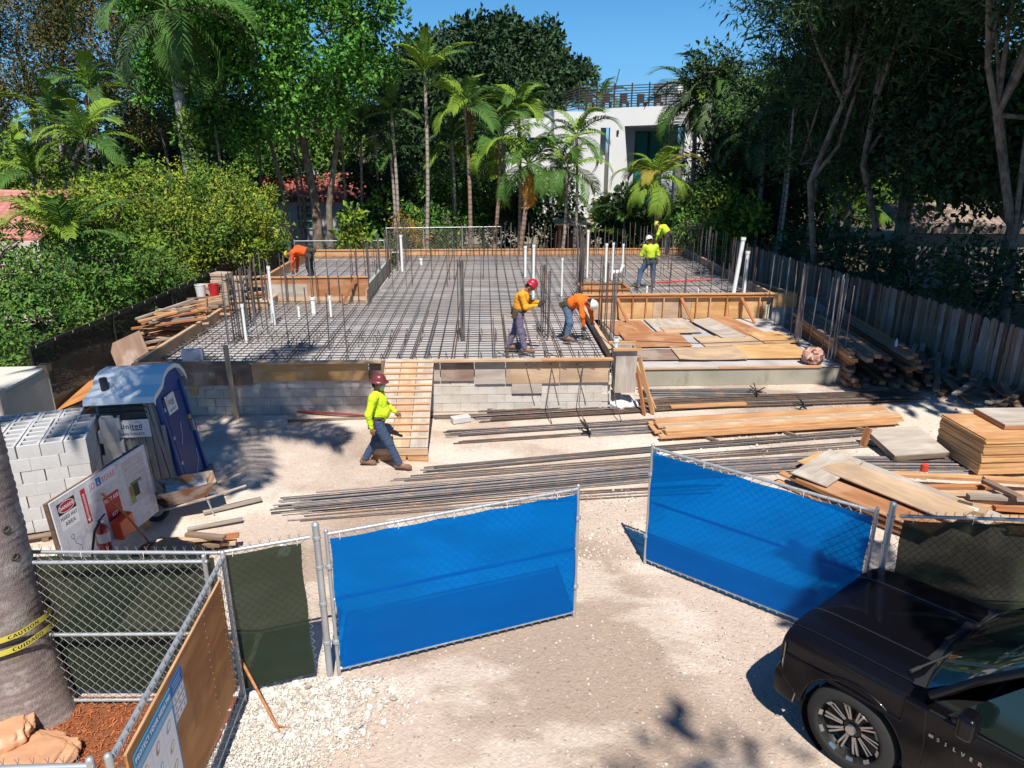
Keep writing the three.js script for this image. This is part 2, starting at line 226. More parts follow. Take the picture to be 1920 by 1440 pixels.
// ---------- the foundation under construction ----------
const FA = 0.038, FO = [-8.05, 0, -14.5], FC = Math.cos(FA), FS = Math.sin(FA);
const SL = (u, y, v) => [FO[0] + u * FC - v * FS, y, FO[2] - u * FS - v * FC];       // slab frame -> world
const SLi = (x, z) => [(x - FO[0]) * FC - (z - FO[2]) * FS, -(x - FO[0]) * FS - (z - FO[2]) * FC];
const F = thing('foundation', 'concrete block foundation with timber forms in the middle of the site', 'foundation', FO, FA);
const R1 = rng(17);
function fboard(name, w, h, d, mat, u, y, v, rot) { return part(name, box(w, h, d, R1() * 5, R1() * 3), mat, F, [u, y, -v], rot); }
{
  part('mortar_wall', at(box(10.2, 0.79, 0.1), 5.1, 0.395, -0.09), std({ map: rep(concTex(231, [0.54, 0.50, 0.45], [0.62, 0.58, 0.53], [0.40, 0.36, 0.31]), 0.6), roughness: 0.98 }), F);
  const bg = bev(0.385, 0.188, 0.12, 0.006), hg = bev(0.19, 0.188, 0.12, 0.006), tones = [CONC.wall, std({ map: CONC.wall.map, bumpMap: CONC.wall.bumpMap, bumpScale: 0.003, color: lin(0.93, 0.91, 0.88) }), std({ map: CONC.wall.map, bumpMap: CONC.wall.bumpMap, bumpScale: 0.003, color: lin(1.06, 1.06, 1.06) })];
  for (let c = 0; c < 4; c++) for (let k = 0; k < 26; k++) { const u = k * 0.395 + (c % 2 ? 0 : 0.197); if (u > 10.0) continue; part('wall_block', bg, tones[Math.floor(R1() * 3)], F, [u + 0.195, 0.098 + c * 0.197, -0.085 + (R1() - 0.5) * 0.008]); if (!k && c % 2 === 0) part('wall_block', hg, tones[0], F, [0.095, 0.098 + c * 0.197, -0.085]); }
  // front form panels
  for (const [a, b, y0, y1, m] of [[0, 2.44, 0.70, 1.2, PLY.brown], [2.45, 4.95, 0.78, 1.2, PLY.fresh], [4.96, 5.48, 0.74, 1.2, PLY.brown], [5.49, 6.49, 0.74, 1.2, PLY.grey], [6.5, 7.23, 0.74, 1.2, PLY.brown], [7.24, 7.91, 0.66, 1.2, PLY.grey], [7.92, 9.1, 0.66, 1.2, PLY.tan], [9.105, 10.2, 0.67, 1.2, PLY.tan], [8.05, 8.72, 0.43, 0.655, PLY.grey], [1.1, 1.25, 0.5, 0.69, PLY.fresh]]) fboard('form_panel', b - a - 0.006, y1 - y0, 0.018, m, (a + b) / 2, (y0 + y1) / 2, -0.012 - (y0 < 0.6 ? 0.0 : 0.002));
  for (const [a, b, m] of [[0, 2.46, WOOD.old], [2.46, 6.2, WOOD.pine], [6.2, 8.7, WOOD.pine], [8.7, 10.25, WOOD.fresh]]) fboard('top_plate', b - a - 0.004, 0.04, 0.15, m, (a + b) / 2, 1.221, -0.075);
  fboard('stake', 0.1, 1.65, 0.045, WOOD.pine, 2.05, 0.82, -0.19, [0, 0, 0.03]); fboard('stake', 0.09, 0.55, 0.05, WOOD.old, 5.3, 1.0, -0.19);
  // side forms: plywood with a 2x4 cap
  const edge = (u0, v0, u1, v1, y0, y1, m, cap = WOOD.pine) => {
    const L = Math.hypot(u1 - u0, v1 - v0), a = Math.atan2(v1 - v0, u1 - u0), mid = [(u0 + u1) / 2, 0, (v0 + v1) / 2];
    fboard('form_board', L, y1 - y0, 0.02, m, mid[0], (y0 + y1) / 2, mid[2], [0, a, 0]); if (cap) fboard('form_cap', L + 0.05, 0.04, 0.09, cap, mid[0], y1 + 0.02, mid[2], [0, a, 0]);
  };
  edge(0, 0.1, 0, 6.35, 0.6, 1.21, PLY.tan); edge(0.06, 6.35, 1.0, 6.35, 0.7, 1.2, PLY.tan); edge(1.0, 6.4, 1.0, 7.25, 0.7, 1.2, PLY.tan);
  part('side_wall', box(0.14, 0.68, 6.2), CONC.wall, F, [0.09, 0.34, -3.25]);
  edge(3.85, 17.2, 10, 17.2, 0.9, 1.22, WOOD.fresh); edge(10.02, 17.2, 16.45, 17.2, 0.9, 1.22, WOOD.fresh, WOOD.fresh);
  edge(16.5, 6.95, 16.5, 17.1, 0.85, 1.2, WOOD.grey); edge(10.32, 0.5, 10.32, 6.75, 0.42, 1.2, PLY.brown); fboard('ledger', 6.2, 0.14, 0.04, WOOD.fresh, 10.36, 1.05, 3.6, [0, Math.PI / 2, 0]);
  part('end_wall', box(0.14, 0.8, 6.3), CONC.wall, F, [10.2, 0.4, -3.3]);
  part('rear_wall', box(12.6, 0.9, 0.14), CONC.wall, F, [10.1, 0.45, -17.12]); part('right_wall', box(0.14, 0.85, 10.1), CONC.wall, F, [16.4, 0.425, -12.0]);
  // column form at the corner
  for (const [w, d, u, v] of [[0.46, 0.02, 10.55, -0.05], [0.46, 0.02, 10.55, 0.42], [0.02, 0.44, 10.33, 0.185], [0.02, 0.44, 10.77, 0.185]]) part('column_form', box(w, 0.98, d, R1() * 4, R1() * 4), PLY.grey, F, [u, 0.92, -v]);
  fboard('column_collar', 0.62, 0.05, 0.09, WOOD.fresh, 10.55, 1.435, -0.1); fboard('column_collar', 0.62, 0.05, 0.09, WOOD.fresh, 10.55, 1.435, 0.48);
  for (const [u0, y0, v0, u1, y1, v1, m] of [[10.85, 1.2, 0.0, 11.15, 0.02, -0.3, WOOD.fresh], [10.83, 1.0, 0.4, 11.25, 0.02, -0.05, WOOD.fresh], [10.8, 0.9, -0.08, 10.95, 0.02, -0.35, WOOD.red]]) { const L = dist([u0, y0, v0], [u1, y1, v1]); lay(part('brace', box(L, 0.09, 0.04, R1() * 4), m, F), [u0, y0, -v0], [u1, y1, -v1]); }
  // right form wall above the porch
  for (let k = 0; k < 5; k++) fboard('form_panel', 1.19, 0.78, 0.018, [PLY.tan, PLY.fresh, PLY.tan, PLY.fresh, PLY.fresh][k], 10.95 + k * 1.2, 0.82, 6.93);
  for (let k = 0; k < 12; k++) fboard('stud', 0.04, 0.74, 0.09, k % 3 ? WOOD.fresh : WOOD.red, 10.55 + k * 0.5 + (R1() - 0.5) * 0.12, 0.81, 6.87);
  fboard('top_plate', 6.3, 0.04, 0.13, WOOD.fresh, 13.4, 1.235, 6.86); fboard('top_plate', 6.3, 0.085, 0.04, WOOD.red, 13.4, 1.165, 6.845); fboard('form_panel', 0.75, 0.42, 0.02, PLY.fresh, 16.9, 1.0, 6.86); part('pier', box(0.45, 0.78, 0.3), CONC.block, F, [16.8, 0.39, -7.1]);
  edge(16.5, 6.9, 17.25, 6.9, 1.14, 1.2, WOOD.fresh, WOOD.fresh); edge(17.2, 6.95, 16.6, 9.2, 1.0, 1.2, WOOD.fresh);
  for (const u of [11.7, 13.7, 15.6]) { lay(part('brace', box(0.95, 0.04, 0.09, R1() * 4), WOOD.red, F), [u - 0.1, 1.1, -6.82], [u + 0.15, 0.46, -6.2]); }
  // box form for the pit
  for (const [u0, v0, u1, v1] of [[10.6, 7.6, 12.1, 7.6], [10.6, 8.7, 12.1, 8.7], [10.6, 7.6, 10.6, 8.7], [12.1, 7.6, 12.1, 8.7]]) edge(u0, v0, u1, v1, 0.9, 1.24, WOOD.fresh, WOOD.red);
  // raised platform on the left
  for (const [u0, v0, u1, v1] of [[0.65, 7.35, 3.85, 7.35], [0.65, 7.4, 0.65, 13.4], [0.65, 13.4, 3.85, 13.4]]) edge(u0, v0, u1, v1, 1.38, 1.74, v0 === 7.35 ? PLY.red : WOOD.fresh, WOOD.fresh);
  for (const [a, b, m] of [[0.65, 1.95, PLY.grey], [1.95, 3.3, PLY.red], [3.3, 3.85, PLY.red]]) fboard('form_panel', b - a, 0.4, 0.02, m, (a + b) / 2, 1.34, 7.33);
  fboard('form_panel', 3.3, 0.2, 0.03, WOOD.pine, 2.2, 1.05, 7.3); fboard('form_board', 0.03, 0.5, 0.6, WOOD.pine, 3.87, 1.2, 7.05); part('platform_fill', box(3.1, 0.5, 5.9), CONC.cast, F, [2.25, 1.17, -10.4]);
  lay(part('brace', box(0.9, 0.09, 0.04), WOOD.red, F), [3.5, 1.75, -7.2], [3.1, 1.0, -6.9]);
}
const filmTex = tex(1024, 1024, (u, v) => { const n = fbm(u, v, 7, 5, 601), b = smooth(0.66, 0.74, fbm(u, v, 3, 3, 603)), s = smooth(0.6, 0.78, fbm(u, v, 11, 4, 605)); return mix3(mix3([0.38, 0.36, 0.355], [0.54, 0.515, 0.51], n), [0.42, 0.35, 0.29], s * 0.5).map((x, i) => x * (1 - b * [0.1, 0.04, 0][i])); });
const FILM = std({ map: filmTex, roughness: 0.6, bumpMap: rep(soilBump, 2), bumpScale: 0.02 });
{
  const fl = (u0, u1, v0, v1) => sheet(60, 60, (s, t) => { const u = mix(u0, u1, s), v = mix(v0, v1, t); return [u, 0.93 + 0.035 * fbm(u / 30 + 2, v / 30 + 2, 60, 3, 611), -v]; }, [(u1 - u0) / 8, (v1 - v0) / 8]);
  part('vapour_film', fl(0.15, 10.25, 0.02, 7.3), FILM, F); part('vapour_film', fl(3.87, 16.42, 7.31, 17.15), FILM, F);
  part('vapour_film', at(sheet(20, 30, (s, t) => [mix(0.7, 3.8, s), 1.44 + 0.02 * fbm(s, t, 9, 3, 613), -mix(7.45, 13.3, t)], [0.5, 0.9]), 0, 0, 0), FILM, F);
}
// ---------- rebar mat ----------
const RM = thing('rebar_mat', 'tied grid of rebar with upright bars over the foundation', 'rebar', FO, FA);
const unitBar = tube([[-0.5, 0, 0], [-0.17, 0, 0], [0.17, 0, 0], [0.5, 0, 0]], 0.0125, 5);
const unitUp = tube([[0, 0, 0], [0, 0.5, 0], [0, 1, 0]], 0.0145, 5);
function bar(a, b, mat = REBAR, r = 1) { const m = lay(part('bar', unitBar, mat, RM), a, b); m.scale.set(dist(a, b), r, r); return m; }
{
  const r = rng(23), pick = () => REBARS[r() < 0.55 ? 0 : r() < 0.5 ? 1 : 2], j = () => (r() - 0.5) * 0.05;
  for (let v = 0.2; v < 17.05; v += 0.225) { const u0 = v < 7.2 ? 0.1 : 4.0, u1 = v < 6.8 ? 10.2 : 16.35; bar([u0, 1.035, -v + j()], [u1, 1.035, -v + j()], pick()); }
  for (let u = 0.2; u < 16.3; u += 0.31) { const v0 = u < 10.25 ? 0.08 : 7.05, v1 = u < 3.9 ? 7.2 : 17.05; bar([u + j(), 1.056, -v0], [u + j(), 1.056, -v1], pick()); if (u > 2.5 && u < 10 && r() < 0.5) bar([u + 0.06, 1.058, -v0], [u + 0.05 + j(), 1.058, -Math.min(v1, v0 + 3 + r() * 4)], pick()); }
  for (let v = 7.5; v < 13.2; v += 0.27) bar([0.75, 1.53, -v + j()], [3.78, 1.53, -v + j()], pick());
  for (let u = 0.9; u < 3.75; u += 0.36) bar([u, 1.55, -7.45], [u + j(), 1.55, -13.3], pick());
  for (const v of [0.35, 2.1, 2.6]) for (let u = 0.3; u < 10.1; u += 0.37) {
    const k = 0.8 + r() * 0.4, w = v + j(); if (u > 5.9 && u < 7 && v > 2) continue;
    part('stirrup', tube([[0, 0.96, -w], [0.03, 1.13 + 0.04 * k, -w - 0.05], [0.02, 1.14 + 0.04 * k, -w - 0.3 * k], [0.06, 0.96, -w - 0.42 * k]], 0.009, 4), pick(), RM, [u + j(), 0, 0]);
  }
  const up = (u, v, y0, y1, lean = 0.05) => { const m = part('dowel', unitUp, pick(), RM, [u, y0, -v], [(r() - 0.5) * lean, 0, (r() - 0.5) * lean]); m.scale.y = y1 - y0; };
  const row = (x0, z0, x1, z1, n, y0, y1, dy, jit = 0.12) => { for (let i = 0; i < n; i++) { const t = n > 1 ? i / (n - 1) : 0, [u, v] = SLi(mix(x0, x1, t), mix(z0, z1, t)); up(u + (r() - 0.5) * jit, v + (r() - 0.5) * jit, y0, y1 + (r() - 0.5) * dy); } };
  row(-6.9, -16.9, -6.85, -17.3, 9, 0.98, 2.6, 0.3, 0.25); row(-6.95, -17.5, -7.6, -21.4, 20, 0.98, 2.55, 0.3); row(-6.4, -17.4, -6.9, -21.2, 8, 0.98, 2.5, 0.3, 0.4);
  row(-5.45, -16.6, -3.9, -16.3, 4, 0.98, 2.45, 0.3); row(-6.9, -21.6, -4.4, -21.7, 9, 1.0, 2.5, 0.5, 0.3);
  row(-4.85, -22.2, -4.35, -30.5, 34, 1.0, 2.65, 0.3, 0.35); row(-1.3, -17.3, -1.25, -17.2, 7, 0.95, 3.0, 0.12, 0.16); row(0.8, -17.9, 0.85, -17.4, 7, 0.95, 2.75, 0.12, 0.2);
  row(2.1, -21.6, 2.55, -26.5, 24, 0.98, 2.75, 0.35, 0.22); row(-4.0, -31.5, 7.6, -32.0, 60, 1.0, 2.25, 0.4, 0.1); row(7.75, -22.5, 7.7, -31.5, 30, 1.0, 2.6, 0.3, 0.15);
  row(2.35, -15.6, 2.35, -18.6, 9, 1.0, 2.85, 0.2, 0.12); row(2.6, -22.0, 7.6, -22.3, 16, 1.0, 2.1, 0.5, 0.3); row(3.0, -26, 7, -27, 12, 1.0, 2.4, 0.4, 1.5); row(-3.6, -24, 1, -28, 16, 1.0, 2.1, 0.6, 2.0);
  // a small spread of bent bars at the front edge
  for (const [u, v] of [[8.2, 0.3], [8.75, 0.3], [9.35, 0.2]]) { part('bent_bar', tube([[u - 0.5, 1.08, -v - 0.9], [u, 1.06, -v], [u + 0.42, 1.16, 0.62]], 0.011, 5), REBARS[2], RM); }
}
// slender bars leaning on the forms in front
for (const [x0, x1] of [[0.85, 0.93], [1.55, 1.6], [2.35, 2.2]]) solo('leaning_bar', tube([[x0, 0.0, -14.0], [x0 - 0.1, 0.3, -14.45], [x1 - 0.06, 1.15, -14.66 - 0.03 * x0]], 0.011, 5), REBAR, 'thin bent rebar leaning against the tan form panel', 'rebar', 'rebars leaning on the front form');

// plastic pipes standing in the slab
{
  const pipe = (x, z, y0, y1, rad, lx = 0, lz = 0, label = 'white plastic pipe standing up through the rebar') => solo('plastic_pipe', merge([tube([[0, 0, 0], [0, (y1 - y0) * 0.5, 0], [0, y1 - y0, 0]], rad, 12), at(tube([[0, 0, 0], [0, 0.09, 0]], rad * 1.25, 12), 0, y1 - y0 - 0.09, 0)]), PVC, label, 'pipe', 'plastic pipes in the slab', [x, y0, z], [lx, 0, lz]);
  for (const [x, z, y0, y1, rad, lb] of [[-6.61, -17.1, 0.95, 1.95, 0.043, 'white pipe nearest the front left corner of the slab'], [-6.45, -18.8, 0.95, 2.6, 0.047, 'tallest white pipe among the left upright bars'], [-6.52, -19.0, 0.95, 1.65, 0.075, 'wide short white pipe among the left upright bars'], [-6.0, -19.6, 0.95, 1.35, 0.04, 'small stub of white pipe left of the wide stub'], [-5.75, -20.2, 0.95, 1.5, 0.08, 'wide white pipe stub before the raised platform'], [-5.1, -19.6, 0.95, 1.65, 0.043, 'white pipe beside two dark bars before the platform'], [0.49, -26.2, 0.95, 2.15, 0.06, 'white pipe left of the pair behind the red hat worker'], [0.68, -22.4, 0.95, 2.7, 0.052, 'tall white pipe just behind the red hat worker'], [1.6, -22.6, 0.95, 2.25, 0.036, 'thin white pipe left of the dense bar cluster'], [2.75, -26, 0.95, 2.75, 0.052, 'tall white pipe behind the dense bar cluster'], [3.3, -25.0, 0.95, 2.4, 0.052, 'white pipe behind the pit box'], [3.62, -25.6, 0.95, 2.35, 0.045, 'thinner white pipe right of the pit box pipe'], [4.35, -28, 0.95, 2.0, 0.045, 'white pipe left of the worker seen from behind'], [7.52, -22.8, 0.95, 2.45, 0.075, 'upright white pipe at the right slab corner'], [4.45, -23.2, 0.95, 1.25, 0.036, 'short white pipe stub at the rear worker feet'], [6.1, -23.0, 0.95, 1.2, 0.04, 'short white pipe stub behind the right form wall'], [-4.25, -27.5, 1.0, 2.4, 0.06, 'white pipe at the far right of the raised platform'], [-3.7, -29, 0.95, 1.3, 0.07, 'short white stub far back on the slab']]) pipe(x, z, y0, y1, rad * 0.82, 0, 0, lb);
  pipe(7.25, -23.0, 0.95, 2.85, 0.066, 0, -0.08, 'tilted tall white pipe at the right slab corner'); pipe(2.33, -15.35, 1.2, 1.55, 0.055, 0, 0, 'short white pipe beside the column form');
  const el = thing('pipe_elbow', 'white plastic pipe elbow lying on the rebar', 'pipe', [4.0, 1.12, -26.3]); part('elbow', tube([[-0.35, 0.05, 0], [-0.1, 0.06, 0], [0.05, 0.12, 0.02], [0.1, 0.32, 0.04]], 0.07, 12), PVC, el);
  solo('red_pipe', tube([[0, 0, 0], [1.5, 0.06, -0.1], [2.1, 0.09, -0.12]], 0.03, 8), std({ color: lin(0.5, 0.03, 0.03), roughness: 0.5 }), 'red plastic pipe lying across the rebar grid', 'pipe', undefined, [4.9, 1.1, -24.6]);
}
// ---------- porch ----------
const PO = thing('porch_slab', 'low concrete porch slab with stained front edge', 'slab', FO, FA);
part('slab', at(box(5.35, 0.42, 5.2), 13.75, 0.21, -4.25), CONC.cast, PO);
part('plastic_film', sheet(50, 50, (s, t) => { const u = mix(11.1, 16.4, s), v = mix(1.62, 6.85, t); return [u, 0.425 + 0.035 * Math.pow(fbm(u / 6 + 1, v / 6 + 1, 14, 4, 621), 2) + (s > 0.93 ? 0.02 : 0), -v]; }, [1.5, 1.5]), std({ map: filmTex, roughness: 0.35, color: lin(1.15, 1.15, 1.15) }), PO);
for (const [a, b, m] of [[11.1, 13.2, WOOD.pine], [13.21, 15.75, WOOD.fresh]]) part('edge_board', box(b - a, 0.045, 0.09, a), m, PO, [(a + b) / 2, 0.45, -1.66]);
{
  const r = rng(29), up = (u, v, h, n = 1) => { for (let i = 0; i < n; i++) { const m = part('dowel', unitUp, REBARS[1], PO, [u + (r() - 0.5) * (n > 1 ? 0.25 : 0.04), 0.4, -v + (r() - 0.5) * (n > 1 ? 0.25 : 0.04)], [(r() - 0.5) * 0.05, 0, (r() - 0.5) * 0.06]); m.scale.y = h + (r() - 0.5) * 0.2; } };
  for (const v of [6.5, 5.9, 5.3, 4.7, 3.5, 2.7]) up(16.25, v, 2.1); up(16.25, 4.2, 2.1, 7); up(16.2, 2.1, 2.15, 9); up(16.35, 1.75, 2.1, 1);
  // plywood sheets left on the porch
  const ply = (u, v, y, w, d, ry, m, label, rx = 0, curl = 0) => {
    const g = curl ? (() => { const g = new THREE.BoxGeometry(w, 0.018, d, 12, 1, 4), p = g.attributes.position; for (let i = 0; i < p.count; i++) { const t = p.getX(i) / w; p.setY(i, p.getY(i) + curl * (4 * t * t)); const uv = g.attributes.uv; uv.setXY(i, p.getX(i), p.getZ(i)); } g.computeVertexNormals(); return g; })() : box(w, 0.018, d, r() * 5, r() * 5);
    const [x, , z] = SL(u, 0, v); return solo('plywood_sheet', g, m, label, 'plywood', 'plywood sheets on the porch slab', [x, y, z], [rx, FA + ry, 0]);
  };
  ply(11.75, 5.7, 0.475, 1.2, 1.7, 0.06, PLY.red, 'red-brown plywood sheet by the left rear porch corner'); ply(12.2, 4.25, 0.50, 1.7, 1.5, 0.03, PLY.red, 'large red-brown plywood sheet on the left of the porch', 0.015);
  ply(13.1, 5.85, 0.49, 1.3, 1.75, 0.04, PLY.grey, 'grey weathered plywood sheet below the form wall'); ply(13.05, 5.2, 0.515, 0.8, 0.7, 0.05, PLY.tan, 'small tan plywood offcut with handle slot on the porch');
  ply(14.3, 5.5, 0.485, 0.75, 2.3, 0.16, PLY.grey, 'narrow grey plywood strip lying slantwise on the porch', 0, 0.03); ply(15.0, 5.75, 0.50, 0.75, 2.2, 0.2, PLY.red, 'narrow red plywood strip at the right of the porch');
  ply(14.6, 4.0, 0.475, 2.4, 1.2, 0.03, PLY.tan, 'tan plywood sheet in the middle of the porch'); ply(11.75, 2.75, 0.485, 1.3, 0.95, 0.0, PLY.brown, 'dark brown plywood sheet at the front left of the porch');
  ply(13.25, 2.75, 0.50, 1.75, 1.15, -0.02, PLY.tan, 'curled tan plywood sheet at the front of the porch', 0, 0.03); ply(15.0, 2.9, 0.495, 1.75, 1.25, 0.0, PLY.fresh, 'bright tan plywood sheet at the front right of the porch'); ply(15.55, 4.3, 0.505, 1.0, 1.2, 0.1, PLY.fresh, 'orange-tan plywood sheet near the right porch edge');
  const cl = solo('crumpled_cloth', (() => { const g = new THREE.IcosahedronGeometry(0.22, 4), p = g.attributes.position; for (let i = 0; i < p.count; i++) { const x = p.getX(i), y = p.getY(i), z = p.getZ(i), k = 0.75 + 0.55 * fbm(x + 2, z + y + 2, 12, 3, 631); p.setXYZ(i, x * k * 1.15, Math.max(-0.16, y * k) + 0.03, z * k); } g.computeVertexNormals(); return g; })(), std({ map: tex(128, 128, (u, v) => { const s = vnoise(u * 12, v * 12, 12, 633); return s > 0.55 ? [0.42, 0.2, 0.16] : s > 0.35 ? [0.5, 0.36, 0.28] : [0.16, 0.06, 0.05]; }), roughness: 1 }), 'crumpled brown patterned cloth at the front of the porch', 'cloth', undefined, [SL(15.65, 0, 1.95)[0], 0.6, SL(15.65, 0, 1.95)[2]]);
}
// long bar lying over the porch and the ramp
solo('long_bar', tube([[2.6, 0.9, -17.6], [5, 0.62, -18.3], [7.9, 0.56, -18.9]], 0.014, 5), REBAR, 'long single rebar lying across the porch plywood', 'rebar');
{
  const RA = thing('timber_ramp', 'timber plank ramp with cleats leading up to the foundation', 'ramp', [0, 0, 0]);
  const A = [-2.19, 1.262, -14.62], B = [-2.09, 0.24, -12.22], L = dist(A, B), r = rng(31), pitch = Math.atan2(A[1] - B[1], Math.abs(A[2] - B[2])), ry = Math.atan2(B[0] - A[0], B[2] - A[2]);
  const G = new THREE.Group(); const put = (name, g, m, x, y, z) => { const o = part(name, g, m, RA); o.applyMatrix4(new THREE.Matrix4().makeTranslation(x, y, z)); o.applyMatrix4(new THREE.Matrix4().compose(V((A[0] + B[0]) / 2, (A[1] + B[1]) / 2, (A[2] + B[2]) / 2), new THREE.Quaternion().setFromEuler(new THREE.Euler(pitch, ry, 0, 'YXZ')), V(1, 1, 1))); return o; };
  for (let k = 0; k < 3; k++) put('plank', box(0.335, 0.04, L - (k === 1 ? 0.03 : 0), r() * 4, r()), [PLY.grey, PLY.tan, PLY.grey][k], -0.345 + k * 0.345, 0, 0);
  for (let k = 0; k < 13; k++) put('cleat', box(1.0 + r() * 0.03, 0.035, 0.05, r() * 4), k % 3 ? WOOD.fresh : WOOD.pine, (r() - 0.5) * 0.02, 0.038, -L / 2 + 0.12 + k * (L - 0.3) / 12.3);
  for (const x of [-0.46, 0, 0.46]) put('stringer', box(0.045, 0.14, L - 0.02, r() * 3), WOOD.fresh, x, -0.09, 0);
  part('end_board', box(1.04, 0.13, 0.04, 2), WOOD.pine, RA, [-2.09, 0.19, -12.185]); part('end_board', box(0.62, 0.11, 0.045, 3), WOOD.fresh, RA, [-2.3, 0.06, -12.2]); part('end_board', box(0.38, 0.11, 0.045, 3), WOOD.fresh, RA, [-1.76, 0.06, -12.2]);
}
// ---------- chain link fences and gates ----------
function linkMesh(w, h, p = 0.045, r = 0.0026, barb = 0.05) {
  const pos = [], nw = Math.floor(w / p), nk = Math.floor(h / p), seg = (a, b) => {
    const d = V(b[0] - a[0], b[1] - a[1], b[2] - a[2]).normalize(), n1 = V(0, 0, 1), n2 = V(0, 0, 0).crossVectors(d, n1).normalize();
    const q = [0, 1, 2].map((k) => { const t = (k / 3) * Math.PI * 2; return n1.clone().multiplyScalar(Math.cos(t) * r).addScaledVector(n2, Math.sin(t) * r); });
    for (let k = 0; k < 3; k++) { const u = q[k], v = q[(k + 1) % 3]; pos.push(a[0] + u.x, a[1] + u.y, a[2] + u.z, b[0] + u.x, b[1] + u.y, b[2] + u.z, b[0] + v.x, b[1] + v.y, b[2] + v.z, a[0] + u.x, a[1] + u.y, a[2] + u.z, b[0] + v.x, b[1] + v.y, b[2] + v.z, a[0] + v.x, a[1] + v.y, a[2] + v.z); }
  };
  for (let i = 0; i < nw; i++) for (let k = 0; k < nk; k++) {
    const X = (n) => (i + ((n + i) & 1)) * p, z = (n) => (((n + i) & 1) ? 0.004 : -0.004);
    seg([X(k), k * p, z(k)], [X(k + 1), (k + 1) * p, z(k + 1)]);
    if (barb && k === nk - 1 && ((nk + i) & 1)) { seg([X(nk), nk * p, 0], [X(nk) - 0.012, nk * p + barb, 0.004]); seg([X(nk), nk * p, 0], [X(nk) + 0.014, nk * p + barb, -0.004]); }
  }
  const g = new THREE.BufferGeometry(); g.setAttribute('position', new THREE.Float32BufferAttribute(pos, 3)); g.computeVertexNormals(); return g;
}
const weave = tex(256, 256, (u, v) => 0.5 + 0.25 * Math.sin(u * 128 * Math.PI) + 0.25 * Math.sin(v * 128 * Math.PI), false);
const fabTex = (s, a, b) => tex(512, 512, (u, v) => mix3(a, b, 0.6 * fbm(u, v, 3, 4, s, 12) + 0.4 * vnoise(u * 20, v * 220, 20, s + 5, 220)));
const BLUE = phys({ specularIntensity: 0.15, map: fabTex(701, [0.0, 0.17, 0.62], [0.0, 0.225, 0.74]), roughness: 0.25, transmission: 0.58, bumpMap: rep(weave, 4), bumpScale: 0.001 });
const GREEN = std({ map: fabTex(711, [0.007, 0.016, 0.006], [0.018, 0.032, 0.012]), roughness: 0.9, transparent: true, opacity: 0.962, bumpMap: rep(weave, 4), bumpScale: 0.001 });
function fencePanel(name, label, cat, A, B, h, o = {}) {
  const L = Math.hypot(B[0] - A[0], B[1] - A[1]), G = thing(name, label, cat, [A[0], 0, A[1]], Math.atan2(-(B[1] - A[1]), B[0] - A[0]), o.group), pr = o.pipe ?? 0.022, y0 = o.y0 ?? 0.06, rg = rng(Math.round(L * 1000));
  for (const x of o.posts ?? [0, L]) part('post', merge([tube([[x, 0, 0], [x, h / 2, 0], [x, h + 0.02, 0]], o.postR ?? pr, 10), at(new THREE.SphereGeometry((o.postR ?? pr) * 1.05, 10, 6), x, h + 0.02, 0)]), o.dark ?? GALV, G);
  for (const y of o.rails ?? [h - 0.02, y0 + 0.02]) part('rail', tube([[0, y, 0], [L / 3, y, 0], [L / 3 * 2, y, 0], [L, y, 0]], o.railR ?? pr * 0.9, 10), o.dark ?? GALV, G);
  if (o.link !== false) { const m = part('chain_link', linkMesh(L - 0.02, h - y0 + (o.over ?? 0.01), o.cell ?? 0.048, o.wire ?? 0.0026, o.barb ?? 0.045), WIRE, G, [0.01, y0 - 0.01, o.linkZ ?? -0.028]); m.userData.kind = 'stuff'; }
  if (o.fabric) {
    const top = o.top ?? h - 0.06, bot = o.bot ?? y0 + 0.05, e0 = o.in0 ?? 0.03, e1 = o.in1 ?? 0.03, n = Math.ceil(L * 10);
    part('privacy_mesh', sheet(n, 18, (s, t) => { const y = mix(bot, top, t), x = mix(e0, L - e1, s), sag = 0.016 * Math.abs(Math.sin(s * Math.PI * L / 0.6)) * (t > 0.9 ? (t - 0.9) * 10 : 0), side = (s < 0.02 || s > 0.98) ? 0.008 * Math.sin(t * 13 + L) : 0; return [x + side, y - sag, (o.fabZ ?? 0.03) + 0.008 * (fbm(s, t, 7, 3, 721) - 0.5) + 0.008 * Math.sin(t * 3) * Math.sin(s * 9)]; }, [L / 1.5, (top - bot) / 1.5]), o.fabric, G);
    for (let x = e0 + 0.1; x < L - e1; x += 0.62) part('zip_tie', tube([[x, top - 0.03, 0.035], [x + 0.005, top + 0.01, 0.045], [x, h - 0.01, 0.03]], 0.004, 4), PVC, G);
  }
  for (const y of o.clamps ?? []) for (const x of [0, L]) part('clamp', at(new THREE.CylinderGeometry(pr * 1.9, pr * 1.9, 0.035, 12), x, y, 0), GALV, G);
  return G;
}
fencePanel('blue_gate', 'left open gate leaf covered with bright blue mesh', 'gate', [-1.93, -6.5], [0.78, -7.53], 1.80, { fabric: BLUE, clamps: [0.45, 1.4], rails: [1.78, 0.98, 0.08], wire: 0.0042, cell: 0.055, linkZ: 0.014 });
fencePanel('blue_gate', 'right open gate leaf with blue mesh near the truck', 'gate', [1.88, -8.73], [4.02, -6.97], 1.80, { fabric: BLUE, clamps: [0.45, 1.4], rails: [1.78, 0.98, 0.08], wire: 0.0042, cell: 0.055, linkZ: 0.014 });
